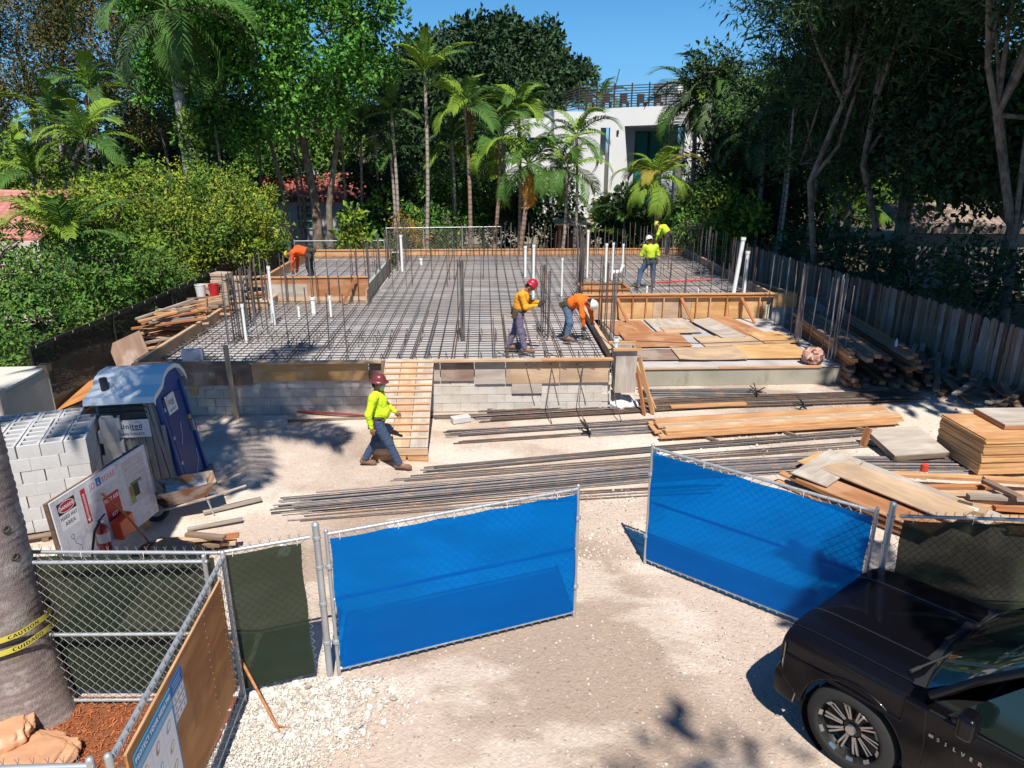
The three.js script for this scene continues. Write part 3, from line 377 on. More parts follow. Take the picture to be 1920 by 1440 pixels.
const bigPost = (x, z, label) => { const P = thing('gate_post', label, 'post', [x, 0, z], 0, undefined); part('pipe', tube([[0, 0, 0], [0, 0.9, 0], [0, 1.9, 0]], 0.037, 14), GALV, P); part('cap', at(new THREE.SphereGeometry(0.04, 14, 8, 0, 7, 0, Math.PI / 2), 0, 1.89, 0), GALV, P); for (const y of [0.45, 0.95, 1.4, 1.75]) part('band', at(new THREE.CylinderGeometry(0.045, 0.045, 0.03, 14), 0, y, 0), GALV, P); return P; };
bigPost(-2.03, -6.49, 'thick galvanized post left of the left blue gate leaf'); bigPost(4.16, -6.93, 'thick galvanized post beside the right blue gate leaf');
fencePanel('green_fence', 'short dark green mesh fence left of the left blue gate', 'fence', [-2.92, -6.16], [-2.09, -6.46], 1.80, { fabric: GREEN, rails: [1.77], posts: [], in1: 0.1, top: 1.75 });
fencePanel('green_fence', 'dark green mesh fence behind the palm pen', 'fence', [-7.5, -6.2], [-2.92, -6.16], 1.80, { fabric: GREEN, rails: [1.77], posts: [0, 2.2], top: 1.75 });
fencePanel('green_fence', 'long dark green mesh fence behind the black truck', 'fence', [4.24, -6.9], [10.4, -6.5], 1.80, { fabric: GREEN, rails: [1.77], posts: [3.1, 6.1], top: 1.74 });
fencePanel('wire_fence', 'bare chain link panel with three rails behind the palm trunk', 'fence', [-5.7, -5.99], [-2.97, -6.02], 1.80, { rails: [1.76, 0.92, 0.1], posts: [0, 2.7], over: 0.04, linkZ: 0.012, wire: 0.0026, cell: 0.055 });
fencePanel('wire_fence', 'chain link panel carrying the orange plywood and health posters', 'fence', [-2.84, -6.08], [-2.64, -3.62], 1.80, { rails: [1.77, 0.1], posts: [0, 2.46], pipe: 0.026, linkZ: -0.02 });
fencePanel('wire_fence', 'chain link panel along the bottom left corner', 'fence', [-6.4, -3.46], [-2.72, -3.6], 1.80, { rails: [1.77, 0.1], posts: [0, 3.66], pipe: 0.026 });
{
  // orange plywood on the pen's outer side, with two posters
  const O = thing('plywood_board', 'orange-brown plywood sheet fixed to the chain link pen', 'plywood', [-2.80, 0, -5.78], 0); O.rotation.y = -Math.PI / 2 + 0.08;
  part('sheet', at(box(2.05, 1.24, 0.018, 0.3, 0.2), 1.02, 1.08, -0.03), PLY.orange, O); part('sheet_edge', at(box(2.05, 0.02, 0.02), 1.02, 1.705, -0.03), WOOD.fresh, O);
  for (let k = 0; k < 16; k++) { part('screw', at(new THREE.CylinderGeometry(0.007, 0.007, 0.006, 6), 0.5 + 0.01 * Math.sin(k * 5), 0.52 + k * 0.077, -0.043, Math.PI / 2), plyEdge, O); part('screw', at(new THREE.CylinderGeometry(0.006, 0.006, 0.006, 6), 0.05, 0.52 + k * 0.077, -0.043, Math.PI / 2), plyEdge, O); }
  const t1 = canvasTex(512, 640, (c, w, h) => {
    c.fillStyle = '#2d86b4'; c.fillRect(0, 0, w, h); c.fillStyle = '#fff'; c.font = 'bold 46px sans-serif'; c.textAlign = 'center'; c.fillText('PROTECT YOUR HEALTH!', w / 2, 62, w - 20); c.fillStyle = '#7fb3cf'; c.fillRect(0, 86, w, 46); c.fillStyle = '#e9e6e4'; c.fillRect(14, 140, w - 28, h - 150);
    c.strokeStyle = '#b9c4cc'; c.lineWidth = 3; for (const y of [300, 460]) { c.beginPath(); c.moveTo(14, y); c.lineTo(w - 14, y); c.stroke(); } for (const x of [180, 340]) { c.beginPath(); c.moveTo(x, 140); c.lineTo(x, h - 10); c.stroke(); }
    for (let j = 0; j < 3; j++) for (let i = 0; i < 3; i++) { const x = 97 + i * 160, y = 210 + j * 160; c.fillStyle = ['#c79a78', '#a9866c', '#8ba6b4'][(i + j) % 3]; c.beginPath(); c.ellipse(x, y, 26, 44, 0.4 * i, 0, 7); c.fill(); c.fillStyle = '#e9e6e4'; c.beginPath(); c.ellipse(x + 8, y - 4, 14, 28, 0.4 * i, 0, 7); c.fill(); }
  });
  const t2 = canvasTex(256, 512, (c, w, h) => { c.fillStyle = '#7fa9c4'; c.fillRect(0, 0, w, h); c.fillStyle = '#1d5fa6'; c.fillRect(0, 0, w, 170); c.fillStyle = '#8fb6d8'; c.fillRect(30, 40, 190, 16); c.fillRect(50, 80, 150, 16); c.fillRect(40, 120, 170, 14); c.fillStyle = '#e6dfdc'; for (const y of [200, 310, 420]) c.fillRect(14, y, w - 28, 78); c.fillStyle = '#c79a86'; for (let j = 0; j < 3; j++) for (let i = 0; i < 3; i++) { c.beginPath(); c.arc(52 + i * 76, 240 + j * 110, 22, 0, 7); c.fill(); } });
  const p1 = solo('health_poster', box(0.66, 0.78, 0.006), std({ map: t1, roughness: 0.6 }), 'blue and white poster about protecting health on the orange plywood', 'poster'), p2 = solo('health_poster', box(0.24, 0.38, 0.006), std({ map: t2, roughness: 0.6 }), 'small narrow blue poster beside the large health poster', 'poster');
  for (const [p, w, h, x, y] of [[p1, 0.66, 0.78, 1.66, 1.24], [p2, 0.24, 0.38, 1.205, 1.46]]) { const uv = p.geometry.attributes.uv, q = p.geometry.attributes.position; for (let i = 0; i < uv.count; i++) uv.setXY(i, 0.5 - q.getX(i) / w, 0.5 + q.getY(i) / h); p.position.set(x, y, -0.0445).applyMatrix4(O.matrixWorld.compose(O.position, O.quaternion, V(1, 1, 1))); p.quaternion.copy(O.quaternion); }
  const wt = solo('white_notice', box(0.3, 0.2, 0.004), std({ color: lin(0.8, 0.8, 0.8), roughness: 0.6 }), 'white notice hung on the bottom left chain link panel', 'sign', undefined, [-2.92, 1.66, -3.56]);
}
// chips and a stake near the corner
solo('iron_stake', merge([tube([[-2.98, 0.62, -6.28], [-2.6, 0.25, -5.92], [-2.38, 0.03, -5.72]], 0.016, 6), tube([[-2.44, 0.02, -5.8], [-2.36, 0.05, -5.7], [-2.25, 0.01, -5.72]], 0.01, 5), tube([[-2.38, 0.05, -5.73], [-2.32, 0.01, -5.62]], 0.01, 5)]), WOOD.red, 'thin rusty stake leaning on the green mesh over white gravel', 'stake');
{
  // sacks in the pen
  const sack = (seed) => { const g = new THREE.SphereGeometry(1, 90, 50), p = g.attributes.position; for (let i = 0; i < p.count; i++) { let x = p.getX(i), y = p.getY(i), z = p.getZ(i); const k = 0.86 + 0.3 * fbm(x * 0.5 + 2, z * 0.5 + y * 0.3 + 2, 8, 4, seed) + 0.05 * Math.sin(9 * fbm(x * 0.3 + 4, z * 0.3 + y * 0.3 + 4, 6, 2, seed + 1)); const sq = (q) => Math.sign(q) * Math.pow(Math.abs(q), 0.6); p.setXYZ(i, sq(x) * 0.34 * k, Math.max(-0.08, sq(y) * 0.085 * k), sq(z) * 0.24 * k); } g.computeVertexNormals(); return g; };
  const m = std({ map: tex(256, 256, (u, v) => mix3([0.50, 0.24, 0.12], [0.60, 0.34, 0.20], fbm(u, v, 6, 5, 741))), roughness: 0.5 });
  solo('orange_sack', sack(743), m, 'upper crumpled orange sack lying on the mulch', 'sack', undefined, [-4.98, 0.22, -5.42], [0.1, 0.5, 0.1]); solo('orange_sack', sack(745), m, 'lower crumpled orange sack near the bottom left rail', 'sack', undefined, [-4.5, 0.12, -5.28], [0.0, -0.3, 0.05]);
}
// ---------- pallet of concrete blocks ----------
{
  const shape = (w, d) => { const s = new THREE.Shape(); s.moveTo(-w / 2, -d / 2); s.lineTo(w / 2, -d / 2); s.lineTo(w / 2, d / 2); s.lineTo(-w / 2, d / 2); s.closePath(); for (const k of [-1, 1]) { const h = new THREE.Path(), cx = k * w * 0.235, a = w * 0.18, b = d * 0.36; h.moveTo(cx - a, -b); h.lineTo(cx - a, b); h.lineTo(cx + a, b); h.lineTo(cx + a, -b); h.closePath(); s.holes.push(h); } const g = new THREE.ExtrudeGeometry(s, { depth: 0.192, bevelEnabled: true, bevelThickness: 0.004, bevelSize: 0.004, bevelOffset: -0.004, bevelSegments: 1 }); g.rotateX(-Math.PI / 2); return g; };
  const bg = shape(0.37, 0.285), O = [-6.32, -9.72], ry = 0.36, c = Math.cos(ry), s = Math.sin(ry), r = rng(41), P = (x, z) => [O[0] + x * c + z * s, O[1] - x * s + z * c];
  const tones = [CONC.block, std({ map: CONC.block.map, bumpMap: CONC.block.bumpMap, bumpScale: 0.003, color: lin(0.93, 0.93, 0.93) })];
  const put = (x, y, z, q, label) => { const [X, Z] = P(x, z); solo('concrete_block', bg, tones[r() < 0.5 ? 0 : 1], label ?? 'grey hollow concrete block in the ' + ['bottom', 'second', 'third', 'fourth', 'fifth', 'sixth', 'top'][Math.round((y - 0.1) / 0.2)] + ' layer of the pile', 'block', 'piled concrete blocks', [X + (r() - 0.5) * 0.012, y, Z + (r() - 0.5) * 0.012], [0, ry + q + (r() - 0.5) * 0.02, 0]); };
  for (let k = 0; k < 7; k++) {
    const y = 0.1 + k * 0.2, top = k === 6;
    if (k % 2 === 0) { for (let i = 0; i < 5; i++) for (let j = 0; j < 3; j++) if (top || i === 0 || i === 4 || j === 0) put(-0.15 - i * 0.3, y, -0.19 - j * 0.38, Math.PI / 2); }
    else for (let i = 0; i < 4; i++) for (let j = 0; j < 4; j++) if (i === 0 || i === 3 || j === 0) put(-0.19 - i * 0.376, y, -0.15 - j * 0.295, 0);
  }
  for (let k = 3; k < 7; k++) put(0.2 - (k % 2) * 0.05, 0.1 + k * 0.2 - (k === 6 ? 0 : 0), -0.95, Math.PI / 2, 'grey hollow concrete block at the edge beside the toilet'); for (let k = 0; k < 3; k++) put(0.2, 0.1 + k * 0.2, -0.95, Math.PI / 2);
  for (let i = 1; i < 5; i++) put(-0.1 - i * 0.3, 1.5 - 0.2, -1.35, Math.PI / 2); for (let k = 0; k < 6; k++) for (let i = 1; i < 5; i += 3) put(-0.1 - i * 0.3, 0.1 + k * 0.2, -1.35, Math.PI / 2);
  const PL = thing('pallet', 'wooden pallet under the concrete blocks', 'pallet', [...P(-0.75, -0.6).slice(0, 1), 0, P(-0.75, -0.6)[1]], ry); for (let i = 0; i < 6; i++) part('slat', box(1.6, 0.02, 0.12), WOOD.old, PL, [0, 0.085, -0.7 + i * 0.28]); for (const x of [-0.7, 0, 0.7]) part('runner', box(0.09, 0.07, 1.5), WOOD.old, PL, [x, 0.038, 0]);
}
// ---------- portable toilet ----------
{
  const T = thing('portable_toilet', 'blue and grey portable toilet with white roof beside the block pile', 'toilet', [-6.05, 0, -11.2], 0.02); T.rotation.z = 0.05;
  const grey = std({ map: tex(256, 256, (u, v) => mix3([0.17, 0.18, 0.19], [0.27, 0.28, 0.29], fbm(u, v, 6, 5, 751)).map((x) => x * (hash2(Math.floor(u * 180), Math.floor(v * 180), 4) > 0.985 ? 2.2 : 1))), roughness: 0.55 }), blue = std({ map: tex(256, 256, (u, v) => mix3([0.012, 0.055, 0.22], [0.020, 0.085, 0.32], fbm(u, v, 5, 5, 755)).map((x) => x * (hash2(Math.floor(u * 200), Math.floor(v * 200), 9) > 0.988 ? 2.5 : 1))), roughness: 0.45 }), white = phys({ color: lin(0.70, 0.76, 0.80), roughness: 0.5 }), dark = std({ color: lin(0.035, 0.038, 0.042), roughness: 0.6 });
  const hexa = (b, t, y0, y1) => { const P = [[b[0], y0, b[2]], [b[1], y0, b[2]], [b[1], y0, b[3]], [b[0], y0, b[3]], [t[0], y1, t[2]], [t[1], y1, t[2]], [t[1], y1, t[3]], [t[0], y1, t[3]]], f = [[0, 1, 2, 3], [7, 6, 5, 4], [3, 2, 6, 7], [1, 0, 4, 5], [2, 1, 5, 6], [0, 3, 7, 4]], pos = [], uv = []; for (const q of f) for (const k of [0, 1, 2, 0, 2, 3]) { pos.push(...P[q[k]]); uv.push([0, 1, 1, 0][k], [0, 0, 1, 1][k]); } const g = new THREE.BufferGeometry(); g.setAttribute('position', new THREE.Float32BufferAttribute(pos, 3)); g.setAttribute('uv', new THREE.Float32BufferAttribute(uv, 2)); g.computeVertexNormals(); return g; };
  part('skid', at(bev(1.22, 0.1, 1.2, 0.02), 0.02, 0.05, 0), std({ color: lin(0.14, 0.15, 0.2), roughness: 0.6 }), T);
  part('cabin', hexa([-0.56, 0.5, -0.52, 0.52], [-0.56, 0.34, -0.5, 0.5], 0.1, 1.82), grey, T);
  for (let k = 0; k < 9; k++) { const x = -0.5 + k * 0.115; part('rib', hexa([x, x + 0.05, 0.5, 0.545], [x, x + 0.05, 0.48, 0.525], 0.12, 1.3), grey, T); }
  for (let k = 0; k < 2; k++) { const x = 0.36 - k * 0.0; part('corner_rib', hexa([x + k * 0.08, x + 0.06 + k * 0.08, 0.5, 0.55], [x - 0.15 + k * 0.07, x - 0.1 + k * 0.07, 0.48, 0.53], 0.12, 1.78), grey, T); }
  part('louver_panel', at(box(0.8, 0.34, 0.02), -0.12, 1.6, 0.508), dark, T); for (let k = 0; k < 4; k++) part('louver', at(bev(0.36, 0.035, 0.04, 0.01), k % 2 ? -0.33 : 0.08, 1.55 + (k >> 1) * 0.09, 0.525), dark, T);
  const door = part('door', hexa([0.5, 0.555, -0.46, 0.46], [0.34, 0.395, -0.45, 0.45], 0.12, 1.76), blue, T), face = (y) => 0.56 - (y - 0.12) * 0.0976;
  const onDoor = (name, w, h, y, z, m, d = 0.012) => part(name, at(bev(d, h, w, 0.004), face(y) + d / 2, y, z, 0, 0, 0.0976), m, T);
  onDoor('door_panel', 0.62, 1.42, 0.95, 0.02, std({ color: lin(0.010, 0.045, 0.19), roughness: 0.45 }), 0.014); onDoor('door_frame', 0.07, 1.66, 0.95, -0.42, blue, 0.04); onDoor('door_frame', 0.07, 1.66, 0.95, 0.43, blue, 0.04);
  for (const y of [0.55, 1.0, 1.5]) onDoor('hinge', 0.05, 0.06, y, 0.37, GALV, 0.05); onDoor('handle', 0.03, 0.2, 0.95, -0.36, GALV, 0.06); onDoor('lock', 0.05, 0.08, 1.12, -0.33, std({ color: lin(0.5, 0.38, 0.1), roughness: 0.4 }), 0.05);
  part('stripe', tube([[face(1.15) + 0.02, 1.15, -0.02], [face(0.95) + 0.02, 0.95, 0.05], [face(0.8) + 0.02, 0.8, 0.16]], 0.007, 4), white, T); part('stripe', tube([[face(0.55) + 0.02, 0.55, -0.26], [face(0.35) + 0.02, 0.35, -0.2], [face(0.2) + 0.02, 0.2, -0.05]], 0.007, 4), white, T);
  // roof: an arched white shell
  const prof = [[0.66, 1.74], [0.62, 1.83], [0.3, 1.93], [0.18, 2.06], [0.0, 2.12], [-0.25, 2.12], [-0.42, 2.05], [-0.56, 1.9], [-0.6, 1.78]];
  part('roof', toCreasedNormals(merge([sheet(prof.length - 1, 1, (s, t) => { const p = prof[Math.round(s * (prof.length - 1))]; return [mix(-0.66, 0.47, t), p[1], p[0]]; }), sheet(prof.length - 1, 1, (s, t) => { const p = prof[Math.round(s * (prof.length - 1))]; return [0.47, mix(p[1], p[1] - 0.07, t), p[0] * (1 - 0.05 * t)]; }), sheet(prof.length - 1, 1, (s, t) => { const p = prof[Math.round(s * (prof.length - 1))]; return [-0.66, mix(p[1], 1.72, t), p[0]]; })]), 0.5), white, T);
  part('gable', sheet(prof.length - 1, 1, (s, t) => { const p = prof[Math.round(s * (prof.length - 1))]; return [0.40, mix(p[1] - 0.05, 1.74, t), p[0] * 0.92]; }), blue, T);
  part('vent_pipe', tube([[-0.42, 1.86, 0.36], [-0.42, 2.1, 0.36]], 0.06, 12), dark, T);
  const st = (big) => canvasTex(512, 256, (c, w, h) => { c.fillStyle = '#dfe3e6'; c.fillRect(0, 0, w, h); c.fillStyle = '#1b2a4a'; c.font = 'bold 92px sans-serif'; c.textAlign = 'center'; c.fillText('United', w / 2 + 10, 130); c.lineWidth = 12; c.strokeStyle = '#1b2a4a'; c.beginPath(); c.arc(150, 100, 90, 2.6, 4.9); c.stroke(); c.fillRect(250, 140, 150, 14); c.font = 'bold 50px sans-serif'; c.fillText(big ? '1-800-TOILETS' : '1-800-TOILETS', w / 2, 225, w - 30); if (big) { c.fillStyle = '#a06080'; c.font = 'italic 40px serif'; c.fillText('Piss', 360, 48); } });
  const lab = (w, h, map, m4, name) => { const g = new THREE.PlaneGeometry(w, h), o = part(name, g, std({ map, roughness: 0.5 }), T); o.applyMatrix4(m4); };
  lab(0.62, 0.3, st(true), mat4(V(-0.05, 1.28, 0.552), eul(-0.012, 0, 0), V(1, 1, 1)), 'sticker'); lab(0.34, 0.32, st(false), mat4(V(face(1.52) + 0.022, 1.52, 0.08), eul(0, Math.PI / 2, 0).multiply(eul(-0.0976, 0, 0)), V(1, 1, 1)), 'sticker');
}
// ---------- notice board ----------
{
  const BL = V(-5.76, 0.22, -7.98), a = 1.436, W = 1.9, Hh = 1.12;
  const N = thing('notice_board', 'white notice board with safety signs leaning before the blocks', 'notice board', [BL.x, BL.y, BL.z], a); N.rotation.set(-0.06, a, 0, 'YXZ');
  const t = canvasTex(1520, 896, (c, w, h) => {
    c.fillStyle = '#d4d3d8'; c.fillRect(0, 0, w, h); const r = rng(51);
    for (let i = 0; i < 700; i++) { c.fillStyle = `rgba(${r() < 0.5 ? '150,145,170' : '235,235,235'},${0.08 + 0.1 * r()})`; c.beginPath(); c.ellipse(r() * w, r() * h, 10 + 60 * r(), 5 + 25 * r(), r() * 6, 0, 7); c.fill(); }
    for (let i = 0; i < 60; i++) { c.fillStyle = '#55525a'; c.fillRect(r() < 0.6 ? r() * 90 : r() * w, r() * h, 6, 5); }
    c.fillStyle = '#eceaea'; c.fillRect(70, 60, 250, 300); c.fillStyle = '#111'; c.fillRect(70, 60, 250, 130); c.fillStyle = '#b3182b'; c.beginPath(); c.ellipse(195, 125, 112, 56, 0, 0, 7); c.fill(); c.strokeStyle = '#fff'; c.lineWidth = 6; c.stroke(); c.fillStyle = '#fff'; c.textAlign = 'center'; c.font = 'bold 50px sans-serif'; c.fillText('DANGER', 195, 143, 200); c.fillStyle = '#1a1a1a'; c.font = 'bold 58px sans-serif'; c.fillText('HARD HAT', 195, 255, 235); c.fillText('AREA', 195, 325);
    c.fillStyle = '#b81f2e'; c.fillRect(405, 60, 72, 400); c.fillStyle = '#f3e9e9'; c.save(); c.translate(455, 400); c.rotate(-Math.PI / 2); c.font = 'bold 40px sans-serif'; c.textAlign = 'left'; c.fillText('EXTINGUISHER', 0, 0, 300); c.restore(); c.beginPath(); c.moveTo(415, 405); c.lineTo(467, 405); c.lineTo(441, 450); c.fill();
    c.fillStyle = '#e4e4e8'; c.fillRect(520, 24, 460, 150); c.fillStyle = '#a03540'; c.font = '96px sans-serif'; c.textAlign = 'left'; c.fillText('JD', 540, 132); c.fillStyle = '#c04048'; c.fillText('MIAMI', 740, 132, 230); c.fillStyle = '#1b57a8'; c.fillRect(652, 44, 74, 92); c.fillStyle = '#4b97d4'; c.fillRect(664, 58, 40, 50); c.fillStyle = '#fff'; c.fillRect(676, 100, 22, 22);
    c.fillStyle = '#c01f30'; c.fillRect(690, 300, 250, 300); c.fillStyle = '#fff'; c.textAlign = 'center'; c.font = 'bold 62px sans-serif'; c.fillText('FIRST AID', 815, 380, 235); c.fillText('KIT', 815, 570); c.font = 'bold 56px sans-serif'; c.fillText('✓', 815, 475);
    c.fillStyle = '#c6c2c6'; c.fillRect(1090, 60, 360, 540); for (let i = 0; i < 70; i++) { c.fillStyle = `rgba(${r() < 0.5 ? '110,105,115' : '230,228,230'},0.25)`; c.fillRect(1090 + r() * 330, 60 + r() * 500, 20 + r() * 80, 4 + r() * 12); } c.strokeStyle = '#8a868c'; c.lineWidth = 3; c.strokeRect(1090, 60, 360, 540); for (const y of [170, 280, 380]) { c.beginPath(); c.moveTo(1100, y); c.lineTo(1440, y - 10); c.stroke(); }
    c.fillStyle = '#6f8a3f'; c.fillRect(1110, 370, 80, 220); c.fillStyle = '#b9573f'; c.fillRect(1110, 400, 50, 70); c.fillStyle = '#23282c'; c.fillRect(1180, 350, 100, 180); c.fillStyle = '#5b7f49'; c.fillRect(1150, 340, 200, 36); c.fillStyle = '#8fa84a'; c.fillRect(1115, 500, 70, 80);
    c.strokeStyle = '#2d3138'; c.lineWidth = 6; c.beginPath(); c.arc(170, 470, 22, 0, 7); c.moveTo(175, 492); c.lineTo(190, 560); c.lineTo(250, 620); c.lineTo(240, 680); c.lineTo(280, 720); c.stroke();
  });
  const g = box(W, Hh, 0.02); { const uv = g.attributes.uv, p = g.attributes.position, n = g.attributes.normal; for (let i = 0; i < uv.count; i++) uv.setXY(i, n.getZ(i) > 0.5 ? p.getX(i) / W + 0.5 : 0.01, n.getZ(i) > 0.5 ? p.getY(i) / Hh + 0.5 : 0.99); }
  part('board', at(g, W / 2, Hh / 2, 0), std({ map: t, roughness: 0.55 }), N); part('backing', at(box(W - 0.01, Hh - 0.01, 0.06), W / 2 - 0.02, Hh / 2, -0.045), WOOD.dark, N);
  for (const x of [0.2, 1.72]) part('leg', at(box(0.09, 1.35, 0.045), x, 0.42, -0.11), WOOD.fresh, N); part('rear_board', at(box(1.75, 0.9, 0.02), 1.0, 0.6, -0.16, -0.05), PLY.tan, N);
  N.updateMatrixWorld(); const onB = (x, y, z) => V(x, y, z).applyMatrix4(N.matrixWorld).toArray();
  const E = thing('fire_extinguisher', 'red fire extinguisher hung on the white notice board', 'extinguisher', onB(0.60, 0.06, 0.09), a), red = phys({ color: lin(0.34, 0.012, 0.02), roughness: 0.3, clearcoat: 0.5 });
  part('cylinder', new THREE.LatheGeometry([[0, 0], [0.07, 0.005], [0.078, 0.03], [0.078, 0.34], [0.065, 0.4], [0.03, 0.43], [0.028, 0.46]].map((q) => new THREE.Vector2(...q)), 18), red, E); part('label', new THREE.CylinderGeometry(0.0795, 0.0795, 0.14, 18, 1, true).translate(0, 0.25, 0), std({ color: lin(0.62, 0.6, 0.62), roughness: 0.6 }), E); part('valve', at(bev(0.05, 0.05, 0.05, 0.008), 0, 0.48, 0), GALV, E); part('lever', at(bev(0.16, 0.015, 0.025, 0.005), 0.03, 0.52, 0, 0, 0, 0.25), std({ color: lin(0.04, 0.04, 0.04) }), E); part('hose', tube([[-0.02, 0.48, 0], [-0.16, 0.42, 0.02], [-0.26, 0.2, 0.02], [-0.32, -0.02, 0.02]], 0.017, 8), std({ color: lin(0.02, 0.02, 0.022), roughness: 0.6 }), E);
  const K = solo('first_aid_box', bev(0.3, 0.3, 0.14, 0.02, 2), phys({ color: lin(0.75, 0.09, 0.015), roughness: 0.4 }), 'orange first aid box fixed below the red sign', 'box', undefined, onB(1.02, 0.24, 0.09)); K.rotation.set(0, a, 0.1);
  const stick = solo('orange_pole', tube([onB(0.83, 0.84, 0.05), onB(1.0, 0.4, 0.2), [-5.02, 0.02, -8.86]], 0.016, 8), std({ color: lin(0.62, 0.2, 0.03), roughness: 0.5 }), 'thin orange pole leaning on the notice board', 'pole');
}
// ---------- beige container at the left edge ----------
{
  const C = thing('container', 'beige steel container behind the concrete blocks', 'container', [-9.0, 0, -12.3], 0.08), m = std({ map: tex(256, 256, (u, v) => mix3([0.56, 0.49, 0.38], [0.66, 0.59, 0.48], fbm(u, v, 5, 5, 761))), roughness: 0.6 });
  part('side', at(box(4.0, 1.42, 0.03), -2.0, 0.75, 0.55), m, C); part('side', at(box(4.0, 1.42, 0.03), -2.0, 0.75, -0.95), m, C); part('end', at(box(0.03, 1.42, 1.5), -0.02, 0.75, -0.2), m, C); part('top', at(box(4.0, 0.05, 1.6), -2.0, 1.5, -0.2), std({ color: lin(0.62, 0.58, 0.5), roughness: 0.7 }), C);
  for (let k = 0; k < 12; k++) part('corrugation', at(bev(0.16, 1.15, 0.09, 0.03), -0.42 - k * 0.3, 0.75, 0.59), m, C); part('top_rail', at(bev(4.05, 0.14, 0.12, 0.01), -2.0, 1.46, 0.58), m, C); part('corner_post', at(bev(0.16, 1.55, 0.16, 0.01), -0.05, 0.78, 0.57), m, C); part('corner_casting', at(bev(0.19, 0.16, 0.19, 0.015), -0.05, 1.5, 0.57), m, C); part('corner_casting', at(bev(0.19, 0.16, 0.19, 0.015), -0.05, 1.5, -0.95), WOOD.fresh, C);
}
// ---------- wheelbarrow, bag and scraps ----------
{
  const Wb = thing('wheelbarrow', 'rusty mortar-caked wheelbarrow in front of the toilet', 'wheelbarrow', [-5.15, 0, -10.15], 0.5), rust = std({ map: tex(128, 128, (u, v) => mix3([0.40, 0.17, 0.07], [0.50, 0.44, 0.38], smooth(0.35, 0.6, fbm(u, v, 5, 5, 771)))), roughness: 0.9 });
  const tray = []; const ring = (y, w, d) => [[-w, y, -d], [w, y, -d * 0.8], [w, y, d * 0.8], [-w, y, d]]; const r0 = ring(0.3, 0.22, 0.16), r1 = ring(0.58, 0.42, 0.3);
  for (let k = 0; k < 4; k++) tray.push(sheet(1, 1, (s, t) => { const A = r0[k], B = r0[(k + 1) % 4], C = r1[k], D = r1[(k + 1) % 4]; return [0, 1, 2].map((i) => mix(mix(A[i], B[i], s), mix(C[i], D[i], s), t)); })); tray.push(sheet(1, 1, (s, t) => [mix(-0.22, 0.22, s), 0.3, mix(-0.16, 0.16, t)]));
  part('tray', merge(tray), rust, Wb); part('mortar', sheet(12, 8, (s, t) => [mix(-0.3, 0.3, s), 0.42 + 0.1 * fbm(s, t, 4, 3, 773), mix(-0.2, 0.2, t)]), CONC.block, Wb); for (const z of [-0.2, 0.2]) { part('handle', tube([[-0.5, 0.2, z * 0.3], [0.2, 0.3, z], [0.85, 0.42, z * 1.3]], 0.022, 7), WOOD.grey, Wb); part('leg', tube([[0.25, 0.3, z], [0.32, 0.0, z * 1.1]], 0.015, 6), GALV, Wb); }
  part('wheel', at(new THREE.TorusGeometry(0.15, 0.045, 8, 20), -0.48, 0.19, 0), std({ color: lin(0.03, 0.03, 0.03) }), Wb);
  const bag = (() => { const g = new THREE.IcosahedronGeometry(0.4, 5), p = g.attributes.position; for (let i = 0; i < p.count; i++) { const x = p.getX(i), y = p.getY(i), z = p.getZ(i), k = 0.7 + 0.6 * fbm(x * 0.7 + 3, y * 0.5 + z + 3, 9, 4, 775); p.setXYZ(i, x * k * 1.3, Math.max(-0.1, y * k * 0.5), z * k); } g.computeVertexNormals(); return g; })();
  solo('trash_bag', bag, phys({ color: lin(0.012, 0.012, 0.014), roughness: 0.25 }), 'black plastic bag on the ground by the notice board', 'bag', undefined, [-4.85, 0.1, -8.75]);
  const r = rng(61); for (let k = 0; k < 7; k++) { const x = -4.75 + r() * 0.5, z = -9.3 + r() * 0.4, q = (r() - 0.5) * 0.6; solo('scrap_board', box(0.55 + r() * 0.3, 0.045, 0.1, r() * 5), [WOOD.old, WOOD.red, WOOD.pine][k % 3], 'short scrap board in the small heap by the black bag', 'board', 'small heap of scrap boards', [x, 0.03 + k * 0.047, z], [0, q, 0]); }
  solo('timber_offcut', box(0.9, 0.04, 0.09), WOOD.grey, 'grey stick on the dirt in front of the toilet', 'board', undefined, [-4.55, 0.05, -10.35], [0, 0.5, 0.03]); solo('timber_offcut', box(0.8, 0.03, 0.08), WOOD.grey, 'grey stick on the dirt beside the wheelbarrow', 'board', undefined, [-4.6, 0.05, -9.75], [0, 0.35, 0.03]);
  solo('white_card', box(0.16, 0.22, 0.004), std({ color: lin(0.75, 0.75, 0.75) }), 'white card lying on the dirt behind the green fence', 'card', undefined, [-3.3, 0.03, -9.0], [-1.2, 0.3, 0]);
  solo('concrete_block', bev(0.4, 0.12, 0.2, 0.01), CONC.block, 'lone pale block lying in front of the foundation wall', 'block', undefined, [-1.1, 0.06, -15.1 + 0.9], [0, 0.4, 0]);
  solo('stone_slab', bev(0.5, 0.12, 0.28, 0.01), CONC.wall, 'flat tan stone slab on the dirt left of the ramp', 'stone', undefined, [-5.04, 0.05, -14.1], [0, 0.25, 0]);
  solo('paint_box', box(0.42, 0.22, 0.26), std({ color: lin(0.5, 0.5, 0.56), roughness: 0.7 }), 'small grey box on the front left form plate', 'box', undefined, [...SL(1.2, 1.36, 0.12)], [0, 0.3, 0]);
}
